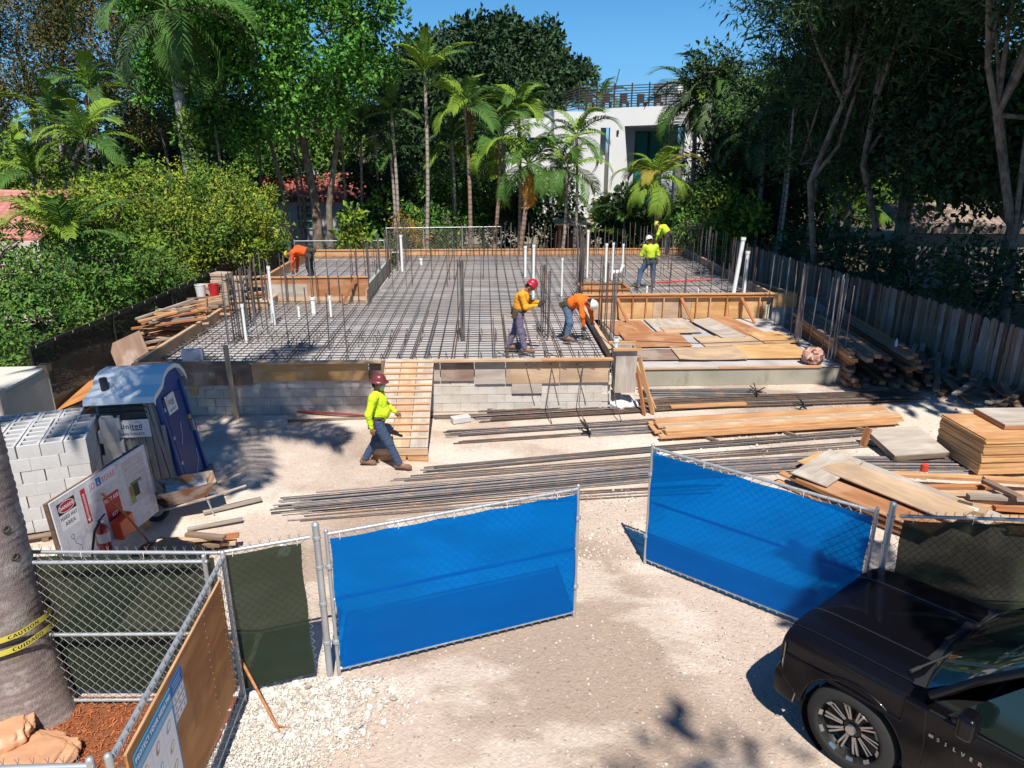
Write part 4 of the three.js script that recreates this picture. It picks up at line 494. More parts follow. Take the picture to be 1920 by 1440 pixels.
// ---------- rebar bundles on the dirt ----------
{
  const r = rng(71);
  const bundle = (label, pts, n, spread, len0, layers = 2, mats = [0, 1, 2]) => {
    const G = thing('rebar_bundle', label, 'rebar', [0, 0, 0], 0, 'rebar bundles on the dirt');
    for (let i = 0; i < n; i++) {
      const o = (i / Math.max(1, n - 1) - 0.5) * spread + (r() - 0.5) * 0.05, s0 = (r() - 0.3) * len0, s1 = (r() - 0.3) * len0, ly = i % layers, m = pts.length - 1, d0 = V(pts[1][0] - pts[0][0], 0, pts[1][1] - pts[0][1]).normalize(), d1 = V(pts[m][0] - pts[m - 1][0], 0, pts[m][1] - pts[m - 1][1]).normalize(), sk = (r() - 0.5) * 0.16;
      const P = []; for (let k = 0; k <= 6; k++) { const t = (k / 6) * m, q = Math.min(m - 1, Math.floor(t)), f = t - q; let x = mix(pts[q][0], pts[q + 1][0], f), z = mix(pts[q][1], pts[q + 1][1], f); if (k === 0) { x += d0.x * s0; z += d0.z * s0; } if (k === 6) { x += d1.x * s1; z += d1.z * s1; } P.push([x, 0.014 + ly * 0.023 + (r() - 0.5) * 0.004, z + o + sk * (k / 6 - 0.5)]); }
      part('bar', tube(P, 0.0125, 5), REBARS[mats[Math.floor(r() * mats.length)]], G);
    }
    return G;
  };
  bundle('wide long rebar bundle just before the porch slab', [[-0.7, -14.5], [4, -15.25], [9.3, -15.75]], 30, 0.75, 0.6, 3);
  bundle('rebar bundle between the ramp and the new lumber', [[-1.3, -13.5], [2, -14.0], [5.7, -14.6]], 12, 0.3, 0.5);
  bundle('dark short rebar bundle with hooked ends left of the lumber', [[1.5, -13.5], [3.1, -13.75]], 12, 0.32, 0.2, 2, [1, 1, 0]);
  bundle('pair of thin rebars below the middle bundle', [[-1.1, -13.02], [1.5, -13.5]], 4, 0.1, 0.3, 1);
  bundle('narrow rebar bundle reaching behind the right blue gate', [[-1.6, -11.75], [2.7, -12.65], [7.3, -13.5]], 12, 0.22, 0.5);
  bundle('sparse rebars next to the wide near bundle', [[-2.1, -11.35], [2.6, -12.2], [7.0, -12.95]], 6, 0.25, 0.6, 1);
  bundle('wide grey rebar bundle nearest the blue gates', [[-3.7, -10.4], [2.4, -11.6], [5.4, -12.0], [8.7, -11.95]], 34, 0.62, 0.7, 3, [1, 0, 1]);
  bundle('single thin bars lying behind the gate gap', [[-3.6, -9.95], [1, -10.75], [3.4, -11.05]], 4, 0.3, 0.5, 1);
  bundle('rebar stack with bent ends against the porch front', [[3.1, -16.0], [5.9, -16.0]], 20, 0.5, 0.3, 3, [1, 1, 0]);
  bundle('old thin bars along the foundation wall', [[-1.9, -14.42], [0, -14.6], [1.4, -14.8]], 7, 0.16, 0.8, 1, [2, 0]);
  for (const [x, z] of [[1.55, -13.45], [5.75, -15.75], [3.1, -15.75], [6.5, -14.85]]) { const K = thing('tie_wire', 'black twisted tie wire around the rebar near x ' + 0, 'wire', [x, 0, z]); K.userData.label = { 1.55: 'black tie knot at the end of the dark rebar bundle', 5.75: 'black tie knot at the right end of the porch rebar', 3.1: 'black tie knot at the left end of the porch rebar', 6.5: 'black tie knot beside the new lumber stack' }[x]; for (let k = 0; k < 7; k++) { const a = r() * 6.3, q = 0.1 + r() * 0.16; part('wire_strand', tube([[-0.08 * Math.cos(a), 0.03, -0.1 * Math.sin(a)], [0, 0.1 + r() * 0.06, 0], [q * Math.cos(a), 0.08 + r() * 0.24, q * Math.sin(a)]], 0.014, 5), std({ color: lin(0.02, 0.02, 0.022), roughness: 0.6 }), K); } }
}
// ---------- stacks and heaps of timber ----------
const R4 = rng(81);
function board(label, group, mat, L, w, h, pos, rot, name = 'board') { return solo(name, box(L, h, w, R4() * 6, R4() * 3), mat, label, 'board', group, pos, rot); }
{
  // new lumber in front of the porch
  const A = [3.0, -13.55], B = [8.15, -14.35], ry = Math.atan2(-(B[1] - A[1]), B[0] - A[0]), c = Math.cos(ry), s = Math.sin(ry), L = 5.2, C = [(A[0] + B[0]) / 2, (A[1] + B[1]) / 2];
  for (let k = 0; k < 3; k++) for (let i = 0; i < 6 - (k === 2 ? 1 : 0); i++) { const o = -0.42 + i * 0.145 + (R4() - 0.5) * 0.012 + k * 0.03, sh = (R4() - 0.5) * 0.14 - (k === 0 ? 0.1 : 0); board('new yellow board in the long stack by the rebar', 'new lumber stack', R4() < 0.7 ? WOOD.fresh : WOOD.pine, L, 0.138, 0.042, [C[0] + sh * c + -o * s, 0.10 + k * 0.044, C[1] - sh * s - o * c], [0, ry, 0]); }
  for (const t of [-1.9, -0.2, 1.4]) board('short sleeper under the new lumber stack', 'sleepers under new lumber', WOOD.old, 1.25, 0.06, 0.045, [C[0] + t * c + 0.15 * s, 0.045, C[1] - t * s + 0.15 * c], [0, ry + Math.PI / 2 + 0.5, 0]);
  board('single new board lying on the rebar above the stack', undefined, WOOD.fresh, 1.75, 0.14, 0.045, [4.4, 0.1, -14.95], [0, 0.12, 0]);
  // dark shaded stack on the right
  const D = [9.05, -18.4], ry2 = 1.5, c2 = Math.cos(ry2), s2 = Math.sin(ry2);
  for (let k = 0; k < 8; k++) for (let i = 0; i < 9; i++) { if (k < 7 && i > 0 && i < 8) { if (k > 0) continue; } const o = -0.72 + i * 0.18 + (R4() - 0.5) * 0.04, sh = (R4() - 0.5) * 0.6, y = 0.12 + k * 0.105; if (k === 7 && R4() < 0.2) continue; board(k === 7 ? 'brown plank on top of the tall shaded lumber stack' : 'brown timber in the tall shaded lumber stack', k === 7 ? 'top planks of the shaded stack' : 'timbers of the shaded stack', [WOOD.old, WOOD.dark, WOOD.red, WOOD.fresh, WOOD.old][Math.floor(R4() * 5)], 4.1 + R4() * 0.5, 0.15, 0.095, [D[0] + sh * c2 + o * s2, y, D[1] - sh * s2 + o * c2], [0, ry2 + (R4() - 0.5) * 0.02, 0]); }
  for (let k = 0; k < 34; k++) { const a = R4(), x = 10.3 + R4() * 0.5, z = -16.6 - 0.5 * R4(); if (k < 14) board('broken timber end at the near side of the shaded stack', 'broken ends of the shaded stack', WOOD.dark, 0.7 + R4() * 0.5, 0.14, 0.08, [9.1 + R4() * 1.1, 0.1 + (k % 7) * 0.09, -16.6 - R4() * 0.4], [0, 1.3 + (R4() - 0.5) * 0.8, (R4() - 0.5) * 0.3]); }
  // smaller shaded stack farther back
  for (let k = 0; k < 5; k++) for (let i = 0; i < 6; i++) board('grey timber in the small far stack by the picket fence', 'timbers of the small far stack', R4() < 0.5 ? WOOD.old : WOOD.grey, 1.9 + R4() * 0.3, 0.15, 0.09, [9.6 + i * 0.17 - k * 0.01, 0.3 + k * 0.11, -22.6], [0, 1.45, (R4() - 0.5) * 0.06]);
  for (let i = 0; i < 2; i++) board('sleeper under the small far stack', 'sleepers of the small far stack', WOOD.dark, 1.1, 0.12, 0.24, [10, 0.12, -22 - i * 1.2], [0, 0, 0]);
  // messy timber by the picket fence
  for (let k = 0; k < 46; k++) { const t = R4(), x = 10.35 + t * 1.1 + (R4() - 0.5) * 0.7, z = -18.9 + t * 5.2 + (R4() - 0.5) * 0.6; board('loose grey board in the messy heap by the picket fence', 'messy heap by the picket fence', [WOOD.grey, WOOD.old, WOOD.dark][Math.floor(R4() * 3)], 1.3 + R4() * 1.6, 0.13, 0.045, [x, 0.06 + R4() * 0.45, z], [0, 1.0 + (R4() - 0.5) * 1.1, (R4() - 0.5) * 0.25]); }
  // heap on the left of the slab
  for (let k = 0; k < 130; k++) { const ly = Math.floor(k / 18), t = (k % 18) / 18, L = 0.8 + R4() * 1.0; board('used board in the tangled heap left of the foundation', 'tangled heap left of the foundation', [WOOD.fresh, WOOD.pine, WOOD.old, WOOD.grey, WOOD.red][Math.floor(R4() * 5)], L, 0.1, 0.045, [-9.0 + (R4() - 0.5) * 0.6 + ly * 0.02, 0.10 + ly * 0.20 + R4() * 0.1, -17.6 - t * 3.3], [0, 0.6 + (R4() - 0.5) * 0.9, (R4() - 0.5) * 0.3]); }
  board('upright stake in the heap left of the foundation', undefined, WOOD.fresh, 1.7, 0.09, 0.04, [-8.35, 0.85, -19.0], [0, 0, 1.5]);
  for (let k = 0; k < 26; k++) board('used board in the far heap behind the paver stacks', 'far heap behind the paver stacks', [WOOD.fresh, WOOD.red, WOOD.pine][k % 3], 1.6 + R4(), 0.1, 0.05, [-8.9 + (R4() - 0.5) * 0.6, 0.1 + (k % 7) * 0.16, -23 - R4() * 3.5], [0, 0.75 + (R4() - 0.5) * 0.4, 0.1 * (R4() - 0.5)]);
  // stacks of pavers
  const pav = bev(0.5, 0.055, 0.42, 0.01), pm = std({ map: concTex(241, [0.40, 0.31, 0.24], [0.50, 0.40, 0.32], [0.30, 0.22, 0.17]), roughness: 0.95 });
  for (const [x, z, n, lb] of [[-9.05, -22.0, 19, 'tan paver in the tallest stack left of the slab'], [-9.3, -21.6, 16, 'tan paver in the middle stack left of the slab'], [-8.7, -22.4, 17, 'tan paver in the stack nearest the left form board'], [-9.1, -21.0, 13, 'tan paver in the lowest stack by the bucket']]) for (let k = 0; k < n; k++) solo('paver', pav, pm, lb, 'paver', lb.replace('tan paver in', 'pavers of'), [x + (R4() - 0.5) * 0.09, 0.04 + k * 0.1, z + (R4() - 0.5) * 0.07], [(R4() - 0.5) * 0.04, (R4() - 0.5) * 0.4, (R4() - 0.5) * 0.05]).scale.y = 1.7;
  const bucket = (x, y, z, col, label) => { const Bk = thing('bucket', label, 'bucket', [x, y, z]); part('shell', new THREE.CylinderGeometry(0.15, 0.125, 0.36, 18, 1, true).translate(0, 0.18, 0), std({ color: col, roughness: 0.45 }), Bk); part('rim', at(new THREE.TorusGeometry(0.15, 0.01, 6, 20), 0, 0.36, 0, Math.PI / 2), std({ color: col, roughness: 0.45 }), Bk); part('base', at(new THREE.CircleGeometry(0.125, 18), 0, 0.004, 0, -Math.PI / 2), std({ color: col }), Bk); };
  bucket(-9.3, 1.33, -21.0, lin(0.7, 0.7, 0.7), 'white bucket standing on the lowest paver stack'); bucket(-8.95, 1.32, -21.12, lin(0.5, 0.02, 0.03), 'red bucket standing on the lowest paver stack');
  // boards and plywood by the left fence
  for (let k = 0; k < 5; k++) board('long dark plank lying by the left black fence', 'planks by the left black fence', k % 2 ? WOOD.dark : WOOD.red, 4.2, 0.14, 0.05, [-9.0 + k * 0.12, 0.35 + k * 0.05, -15.4 - k * 0.06], [0, 1.25, 0.04]);
  solo('plywood_sheet', box(2.4, 0.02, 1.0), PLY.orange, 'orange plywood sheet lying behind the beige container', 'plywood', undefined, [-9.3, 0.42, -14.9], [0.18, 1.2, 0]); solo('plywood_sheet', box(0.8, 0.02, 1.0), PLY.brown, 'weathered plywood sheet leaning by the left fence', 'plywood', undefined, [-9.15, 0.85, -16.4], [0.95, 0.5, 0]);
  board('leaning prop under the weathered plywood', undefined, WOOD.dark, 1.3, 0.1, 0.05, [-9.1, 0.5, -16.9], [0, 0.4, 0.9]);
  // plywood stack on the right
  const Pc = [8.22, -11.5], q = 0.06; const pt = (a) => { const g = box(2.44, 0.028, 1.22, R4() * 4, R4() * 4); return g; };
  for (let k = 0; k < 23; k++) solo('plywood_sheet', pt(), k % 3 === 1 ? WOOD.fresh : PLY.fresh, k === 22 ? 'top plywood sheet of the tall new stack' : 'plywood sheet in the tall new stack at right', 'plywood', k === 22 ? undefined : 'sheets of the tall new plywood stack', [Pc[0] + 1.22 + (R4() - 0.5) * 0.03, 0.1 + k * 0.0295, Pc[1] - 0.61 + (R4() - 0.5) * 0.03], [0, q + (R4() - 0.5) * 0.012, 0]);
  for (let k = 0; k < 5; k++) solo('plywood_sheet', box(1.7, 0.019, 0.85, R4() * 4, R4() * 4), k === 4 ? PLY.grey : PLY.red, k === 4 ? 'pale sheet topping the small upper plywood pile' : 'red-edged sheet in the small upper plywood pile', 'plywood', k === 4 ? undefined : 'small upper plywood pile', [Pc[0] + 1.45, 0.785 + k * 0.02, Pc[1] - 0.78], [0, q - 0.03, 0]);
  for (const x of [0.5, 1.9]) board('sleeper under the tall plywood stack', 'sleepers under the plywood stack', WOOD.old, 1.2, 0.09, 0.07, [Pc[0] + x, 0.04, Pc[1] - 0.6], [0, Math.PI / 2, 0]);
  // framed panel lying tilted
  const FP = thing('framed_panel', 'pale framed plywood panel lying tilted on the dirt', 'panel', [7.55, 0.2, -12.55]); FP.rotation.set(0.12, 0.08, 0.03); part('face', at(box(1.05, 0.02, 1.0, 0.2), 0, 0.06, 0), PLY.grey, FP); for (const [w, d, x, z] of [[1.05, 0.04, 0, 0.48], [1.05, 0.04, 0, -0.48], [0.04, 1.0, -0.5, 0], [0.04, 1.0, 0.5, 0]]) part('frame', at(box(w, 0.1, d), x, 0, z), WOOD.old, FP); board('upright block behind the tilted framed panel', undefined, WOOD.red, 0.4, 0.14, 0.05, [6.95, 0.17, -12.9], [0, 0.3, 1.35]); board('short block under the tilted framed panel', undefined, WOOD.old, 0.9, 0.12, 0.1, [7.6, 0.07, -12.75], [0, 0.0, 0]);
  // plywood heap behind the right gate
  const sh = (label, m, w, d, pos, rot) => solo('plywood_sheet', box(w, 0.02, d, R4() * 4, R4() * 4), m, label, 'plywood', undefined, pos, rot);
  sh('greyish plywood sheet lying crosswise on the heap behind the right gate', PLY.grey, 1.35, 0.62, [5.45, 0.36, -11.15], [0.05, 0.72, 0]); sh('orange plywood offcut at the far end of the heap', PLY.fresh, 0.7, 0.4, [5.55, 0.2, -11.75], [0.0, 0.6, 0]);
  sh('long stained brown plywood sheet on top of the near heap', PLY.tan, 2.2, 0.68, [6.15, 0.37, -10.35], [0.03, -1.0, 0.03]); sh('long pale plywood strip beside the stained sheet', PLY.grey, 2.4, 0.5, [6.58, 0.31, -10.42], [0.03, -1.0, 0.02]); sh('lower red-brown plywood sheet near the gate post', PLY.red, 2.2, 0.5, [5.62, 0.28, -10.1], [0.02, -0.95, 0.02]);
  for (let k = 0; k < 6; k++) board('board under the plywood heap behind the right gate', 'boards under the plywood heap', [WOOD.fresh, WOOD.old, WOOD.red][k % 3], 2.2, 0.13, 0.045, [5.3 + (k % 3) * 0.3, 0.05 + (k > 2 ? 0.05 : 0) + k * 0.03, -10.35 - (k % 3) * 0.08], [0, -0.9 + (R4() - 0.5) * 0.2, 0]);
  // scrap lumber
  const SC = [[6.6, -11.2, 9.2, -10.85, 0.2, 'fresh'], [6.75, -10.85, 8.1, -10.85, 0.12, 'red'], [7.1, -10.6, 9.4, -10.5, 0.15, 'pine'], [6.8, -10.4, 8.6, -10.35, 0.1, 'pine'], [7.4, -10.35, 9.6, -10.1, 0.22, 'grey'], [7.2, -10.1, 9.6, -9.95, 0.14, 'fresh'], [7.0, -9.9, 9.4, -9.7, 0.1, 'fresh'], [7.6, -10.0, 9.8, -9.6, 0.2, 'red'], [8.0, -10.9, 9.9, -10.55, 0.26, 'fresh'], [7.3, -9.75, 9.9, -9.35, 0.16, 'pine'], [7.9, -10.75, 8.05, -10.1, 0.3, 'old'], [7.5, -9.5, 9.7, -9.1, 0.1, 'fresh']];
  for (const [x0, z0, x1, z1, y, m] of SC) { const b = lay(board('loose board in the scrap heap beside the plywood stack', 'scrap heap by the plywood stack', WOOD[m], dist([x0, 0, z0], [x1, 0, z1]), 0.13, 0.06, [0, 0, 0]), [x0, y, z0], [x1, y + 0.02, z1], (R4() - 0.5) * 0.3); }
  for (let k = 0; k < 8; k++) lay(board('loose board in the scrap heap beside the plywood stack', 'scrap heap by the plywood stack', [WOOD.pine, WOOD.old, WOOD.fresh][k % 3], 2.2, 0.13, 0.045, [0, 0, 0]), [6.9 + R4() * 0.8, 0.05, -9.6 - R4() * 1.2], [9 + R4() * 0.8, 0.06, -9.5 - R4() * 1.1]);
  const cb = thing('cardboard_box', 'flattened cardboard box on the scrap lumber', 'box', [7.0, 0.34, -9.75], -0.75); part('carton', box(0.5, 0.07, 0.3), std({ color: lin(0.40, 0.27, 0.15), roughness: 0.9 }), cb); part('print', at(box(0.2, 0.002, 0.1), -0.05, 0.037, -0.06), std({ color: lin(0.08, 0.05, 0.04) }), cb); part('label', at(box(0.2, 0.002, 0.11), 0.05, 0.037, 0.07), std({ color: lin(0.75, 0.75, 0.74) }), cb);
  const cup = thing('bottle', 'white bottle with red cap on the dirt by the grey rebar', 'bottle', [7.3, 0, -11.45]); part('body', new THREE.LatheGeometry([[0, 0], [0.07, 0.0], [0.07, 0.12], [0.05, 0.16]].map((q) => new THREE.Vector2(...q)), 14), PVC, cup); part('cap', at(new THREE.CylinderGeometry(0.06, 0.065, 0.12, 14), 0, 0.21, 0), std({ color: lin(0.6, 0.05, 0.02) }), cup);
  const wb = thing('water_bottle', 'clear plastic water bottle on the shaded lumber stack', 'bottle', [9.35, 0.97, -16.7]); part('body', new THREE.LatheGeometry([[0, 0], [0.035, 0.0], [0.035, 0.14], [0.013, 0.19], [0.013, 0.21]].map((q) => new THREE.Vector2(...q)), 12), std({ color: lin(0.5, 0.6, 0.75), roughness: 0.2 }), wb);
  const tb = (() => { const g = new THREE.IcosahedronGeometry(0.24, 4), p = g.attributes.position; for (let i = 0; i < p.count; i++) { const x = p.getX(i), y = p.getY(i), z = p.getZ(i), k = 0.7 + 0.6 * fbm(x + 3, y * 0.5 + z + 3, 9, 4, 781); p.setXYZ(i, x * k, y * k * 1.3, z * k); } g.computeVertexNormals(); return g; })();
  solo('trash_bag', tb, phys({ color: lin(0.012, 0.012, 0.014), roughness: 0.25 }), 'black plastic bag hanging off the right porch corner', 'bag', undefined, [8.4, 0.3, -17.0]);
  const pl = (() => { const g = new THREE.IcosahedronGeometry(0.3, 4), p = g.attributes.position; for (let i = 0; i < p.count; i++) { const x = p.getX(i), y = p.getY(i), z = p.getZ(i), k = 0.6 + 0.8 * fbm(x * 1.4 + 3, y * 0.8 + z * 1.4 + 3, 9, 4, 783); p.setXYZ(i, x * k * 1.5, Math.max(-0.02, y * k * 0.7), z * k); } g.computeVertexNormals(); return g; })();
  solo('plastic_scrap', pl, phys({ color: lin(0.7, 0.7, 0.7), roughness: 0.35, transmission: 0.2 }), 'crumpled clear plastic sheet at the foot of the column form', 'plastic', undefined, [2.45, 0.03, -15.2]);
  const rd = std({ color: lin(0.45, 0.06, 0.02), roughness: 0.6 }); solo('orange_rope', tube([[2.15, 0.03, -15.05], [2.3, 0.06, -14.95], [2.45, 0.04, -15.05], [2.3, 0.05, -15.15], [2.15, 0.07, -15.05], [2.35, 0.08, -14.98], [2.4, 0.05, -15.1]], 0.014, 6), rd, 'coil of orange rope before the column form', 'rope');
  solo('red_pipe', tube([[-5.1, 0.05, -14.75], [-3.9, 0.07, -14.5], [-2.7, 0.05, -14.35]], 0.03, 8), std({ color: lin(0.26, 0.04, 0.04), roughness: 0.6 }), 'dark red pipe along the foundation wall left of the ramp', 'pipe'); board('thin weathered stick along the wall left of the ramp', undefined, WOOD.old, 2.2, 0.05, 0.04, [-4.0, 0.03, -14.25], [0, 0.1, 0]);
}
// ---------- fences along the sides ----------
{
  const r = rng(91), PF = thing('picket_fence', 'weathered grey picket fence in the shade on the right', 'fence', [0, 0, 0]), pk = [0, 1, 2, 3].map((k) => { const s = new THREE.Shape(); s.moveTo(-0.065, 0); s.lineTo(0.065, 0); s.lineTo(0.065, 1.6 + k * 0.02); s.lineTo(0.035, 1.66 + k * 0.02); s.lineTo(-0.035, 1.66 + k * 0.02); s.lineTo(-0.065, 1.6 + k * 0.02); const g = new THREE.ExtrudeGeometry(s, { depth: 0.018, bevelEnabled: false }); const uv = g.attributes.uv; for (let i = 0; i < uv.count; i++) uv.setXY(i, uv.getY(i) + k, uv.getX(i) + k * 0.4); return g; });
  const pts = [[11.9, -13.2], [11.5, -15.8], [10.9, -21.8], [10.2, -26.5], [9.6, -31.5]]; let n = 0;
  for (let q = 0; q < 4; q++) { const [x0, z0] = pts[q], [x1, z1] = pts[q + 1], L = Math.hypot(x1 - x0, z1 - z0), a = Math.atan2(x1 - x0, z1 - z0); for (let t = 0.08; t < L; t += 0.145) { n++; part('picket', pk[n % 4], r() < 0.35 ? WOOD.grey : r() < 0.6 ? WOOD.old : WOOD.dark, PF, [mix(x0, x1, t / L), r() * 0.03, mix(z0, z1, t / L)], [(r() - 0.5) * 0.03, a + Math.PI / 2 + (r() - 0.5) * 0.05, (r() - 0.5) * 0.05]); } for (const y of [0.4, 1.4]) lay(part('rail', box(L, 0.08, 0.04, r()), WOOD.grey, PF), [x0 + 0.06, y, z0], [x1 + 0.06, y, z1]); for (let t = 0; t < L; t += 2.4) part('post', box(0.1, 1.66, 0.1), WOOD.grey, PF, [mix(x0, x1, t / L) + 0.12, 0.83, mix(z0, z1, t / L)]); }
  const black = std({ map: fabTex(731, [0.010, 0.010, 0.009], [0.022, 0.021, 0.019]), roughness: 0.95, transparent: true, opacity: 0.95 });
  fencePanel('black_fence', 'black mesh fence along the left side of the site', 'fence', [-9.65, -13.7], [-9.55, -20], 1.80, { fabric: black, rails: [1.78], posts: [0, 3, 6], link: false, fabZ: -0.03, top: 1.77, dark: black });
  fencePanel('black_fence', 'far black mesh fence behind the tangled timber heap', 'fence', [-9.55, -20.02], [-10.2, -31], 1.80, { fabric: black, rails: [1.78], posts: [3, 6, 9], link: false, fabZ: -0.03, top: 1.77, dark: black });
  fencePanel('wire_fence', 'galvanized chain link fence behind the raised platform', 'fence', [-10, -33.0], [-5.9, -33.2], 1.5, { posts: [0, 2, 4.1], y0: 0.1, cell: 0.07, wire: 0.004, barb: 0 });
  fencePanel('wire_fence', 'chain link fence along the rear edge of the foundation', 'fence', [-5.8, -33.3], [-0.5, -33.9], 2.05, { posts: [0, 1.7, 3.5, 5.3], y0: 0.9, cell: 0.07, wire: 0.004, barb: 0 });
}
// ---------- trees, palms and hedges ----------
const barkTex = (s, a, b) => tex(256, 512, (u, v) => mix3(a, b, smooth(0.3, 0.7, fbm(u, v, 6, 5, s, 10))).map((x) => x * (0.75 + 0.5 * vnoise(u * 40, v * 20, 40, s + 4, 20))));
const BARK = std({ map: barkTex(801, [0.13, 0.10, 0.075], [0.27, 0.22, 0.17]), bumpMap: rep(concBump, 1), bumpScale: 0.02, roughness: 0.95 }), BARKP = std({ map: barkTex(803, [0.24, 0.19, 0.155], [0.42, 0.35, 0.29]), bumpMap: rep(concBump, 1), bumpScale: 0.015, roughness: 0.95 });
const palmBark = (s, a, b, n) => std({ map: tex(64, 512, (u, v) => { const ring = 0.5 + 0.5 * Math.sin((v + 0.012 * fbm(u, v, 4, 3, s)) * n * 6.283), q = fbm(u, v, 5, 4, s + 1, 20); return mix3(a, b, clamp(0.25 + 0.55 * q + 0.25 * (ring - 0.5))).map((x) => x * (ring < 0.12 ? 0.6 : 1)); }), roughness: 0.95 });
const PBARK = palmBark(811, [0.22, 0.18, 0.15], [0.44, 0.39, 0.34], 8), PBARKR = palmBark(813, [0.19, 0.12, 0.085], [0.36, 0.25, 0.18], 9), PBARKG = palmBark(815, [0.26, 0.25, 0.24], [0.46, 0.44, 0.42], 6);
// a spray of n leaves within radius R
function spray(n, R, ll, lw, seed, pts = 2) {
  const r = rng(seed), pos = [], nor = [];
  for (let i = 0; i < n; i++) {
    const d = V(r() - 0.5, r() - 0.5, r() - 0.5).normalize(), c = d.clone().multiplyScalar(R * Math.cbrt(r())), out = d.clone().add(V((r() - 0.5) * 1.4, (r() - 0.5) * 1.2 - 0.1, (r() - 0.5) * 1.4)).normalize(), side = V(0, 0, 0).crossVectors(out, V(r() - 0.5, 1, r() - 0.5)).normalize(), up = V(0, 0, 0).crossVectors(side, out), s = 0.7 + r() * 0.6, L = ll * s, W = lw * s * 0.5;
    const b = c, m = c.clone().addScaledVector(out, L * 0.5).addScaledVector(up, L * 0.08), t = c.clone().addScaledVector(out, L).addScaledVector(up, -L * 0.12), l = m.clone().addScaledVector(side, W).addScaledVector(up, W * 0.35), q = m.clone().addScaledVector(side, -W).addScaledVector(up, W * 0.35);
    for (const tri of [[b, l, m], [l, t, m], [b, m, q], [m, t, q]].slice(0, 4)) { const N = V(0, 0, 0).crossVectors(tri[1].clone().sub(tri[0]), tri[2].clone().sub(tri[0])).normalize(); if (N.dot(up) < 0) N.negate(); for (const k of tri) { pos.push(k.x, k.y, k.z); nor.push(N.x, N.y, N.z); } }
  }
  const g = new THREE.BufferGeometry(); g.setAttribute('position', new THREE.Float32BufferAttribute(pos, 3)); g.setAttribute('normal', new THREE.Float32BufferAttribute(nor, 3)); return g;
}
const SPR = { big: spray(22, 0.5, 0.30, 0.17, 1), mid: spray(26, 0.42, 0.20, 0.10, 2), fine: spray(40, 0.45, 0.13, 0.045, 3), hedge: spray(34, 0.3, 0.125, 0.06, 4), lance: spray(22, 0.5, 0.36, 0.07, 5) };
const LEAF = std({ roughness: 0.75 }), LEAFM = std({ roughness: 0.7 });
const PAL = {
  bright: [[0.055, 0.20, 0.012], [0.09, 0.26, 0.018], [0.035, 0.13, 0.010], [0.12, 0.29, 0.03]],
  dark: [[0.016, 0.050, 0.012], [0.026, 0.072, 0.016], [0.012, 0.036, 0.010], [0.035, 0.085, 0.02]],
  olive: [[0.06, 0.072, 0.012], [0.13, 0.105, 0.014], [0.028, 0.045, 0.010], [0.17, 0.12, 0.018], [0.03, 0.055, 0.01]],
  hedge: [[0.177, 0.280, 0.012], [0.118, 0.224, 0.012], [0.283, 0.347, 0.022], [0.071, 0.146, 0.010], [0.053, 0.112, 0.010], [0.236, 0.269, 0.020]],
  green: [[0.055, 0.155, 0.014], [0.085, 0.20, 0.018], [0.035, 0.10, 0.012], [0.12, 0.225, 0.026]],
  orange: [[0.45, 0.20, 0.02], [0.38, 0.25, 0.03], [0.25, 0.2, 0.03]],
};
function crown(parent, lobes, spr, pal, dens, seed, o = {}) {
  const r = rng(seed), L = [], C = [], P = PAL[pal];
  for (const [cx, cy, cz, rx, ry, rz] of lobes) {
    const n = Math.round(dens * Math.pow(rx * ry * rz, 2 / 3) * 12), ph = r() * 50;
    for (let i = 0; i < n; i++) {
      const d = V(r() * 2 - 1, r() * 2 - 1, r() * 2 - 1); if (d.lengthSq() > 1 || d.lengthSq() < 0.02) { i--; continue; } d.normalize();
      const bump = 0.72 + 0.5 * vnoise(d.x * 2.2 + ph, d.y * 2.2 + d.z * 1.7 + ph, 64, seed), gap = vnoise(d.x * 3.1 + ph + 9, d.z * 3.1 + d.y * 2.3 + ph, 64, seed + 3); if (gap < (o.gap ?? 0.22)) continue;
      const k = bump * (o.shell ? 0.75 + 0.25 * r() : Math.cbrt(0.25 + 0.75 * r())), s = (0.65 + r() * 0.7) * (o.s ?? 1), y = cy + d.y * ry * k; if (y < (o.minY ?? 0.2)) continue;
      L.push(mat4(V(cx + d.x * rx * k, y, cz + d.z * rz * k), eul(r() * 6.3, r() * 6.3, r() * 6.3), V(s, s, s)));
      const c = P[Math.floor(r() * P.length)], f = 0.75 + r() * 0.5; C.push(lin(c[0] * f, c[1] * f, c[2] * f));
    }
  }
  const m = instances('crown', spr, LEAF, L, parent, C); return m;
}
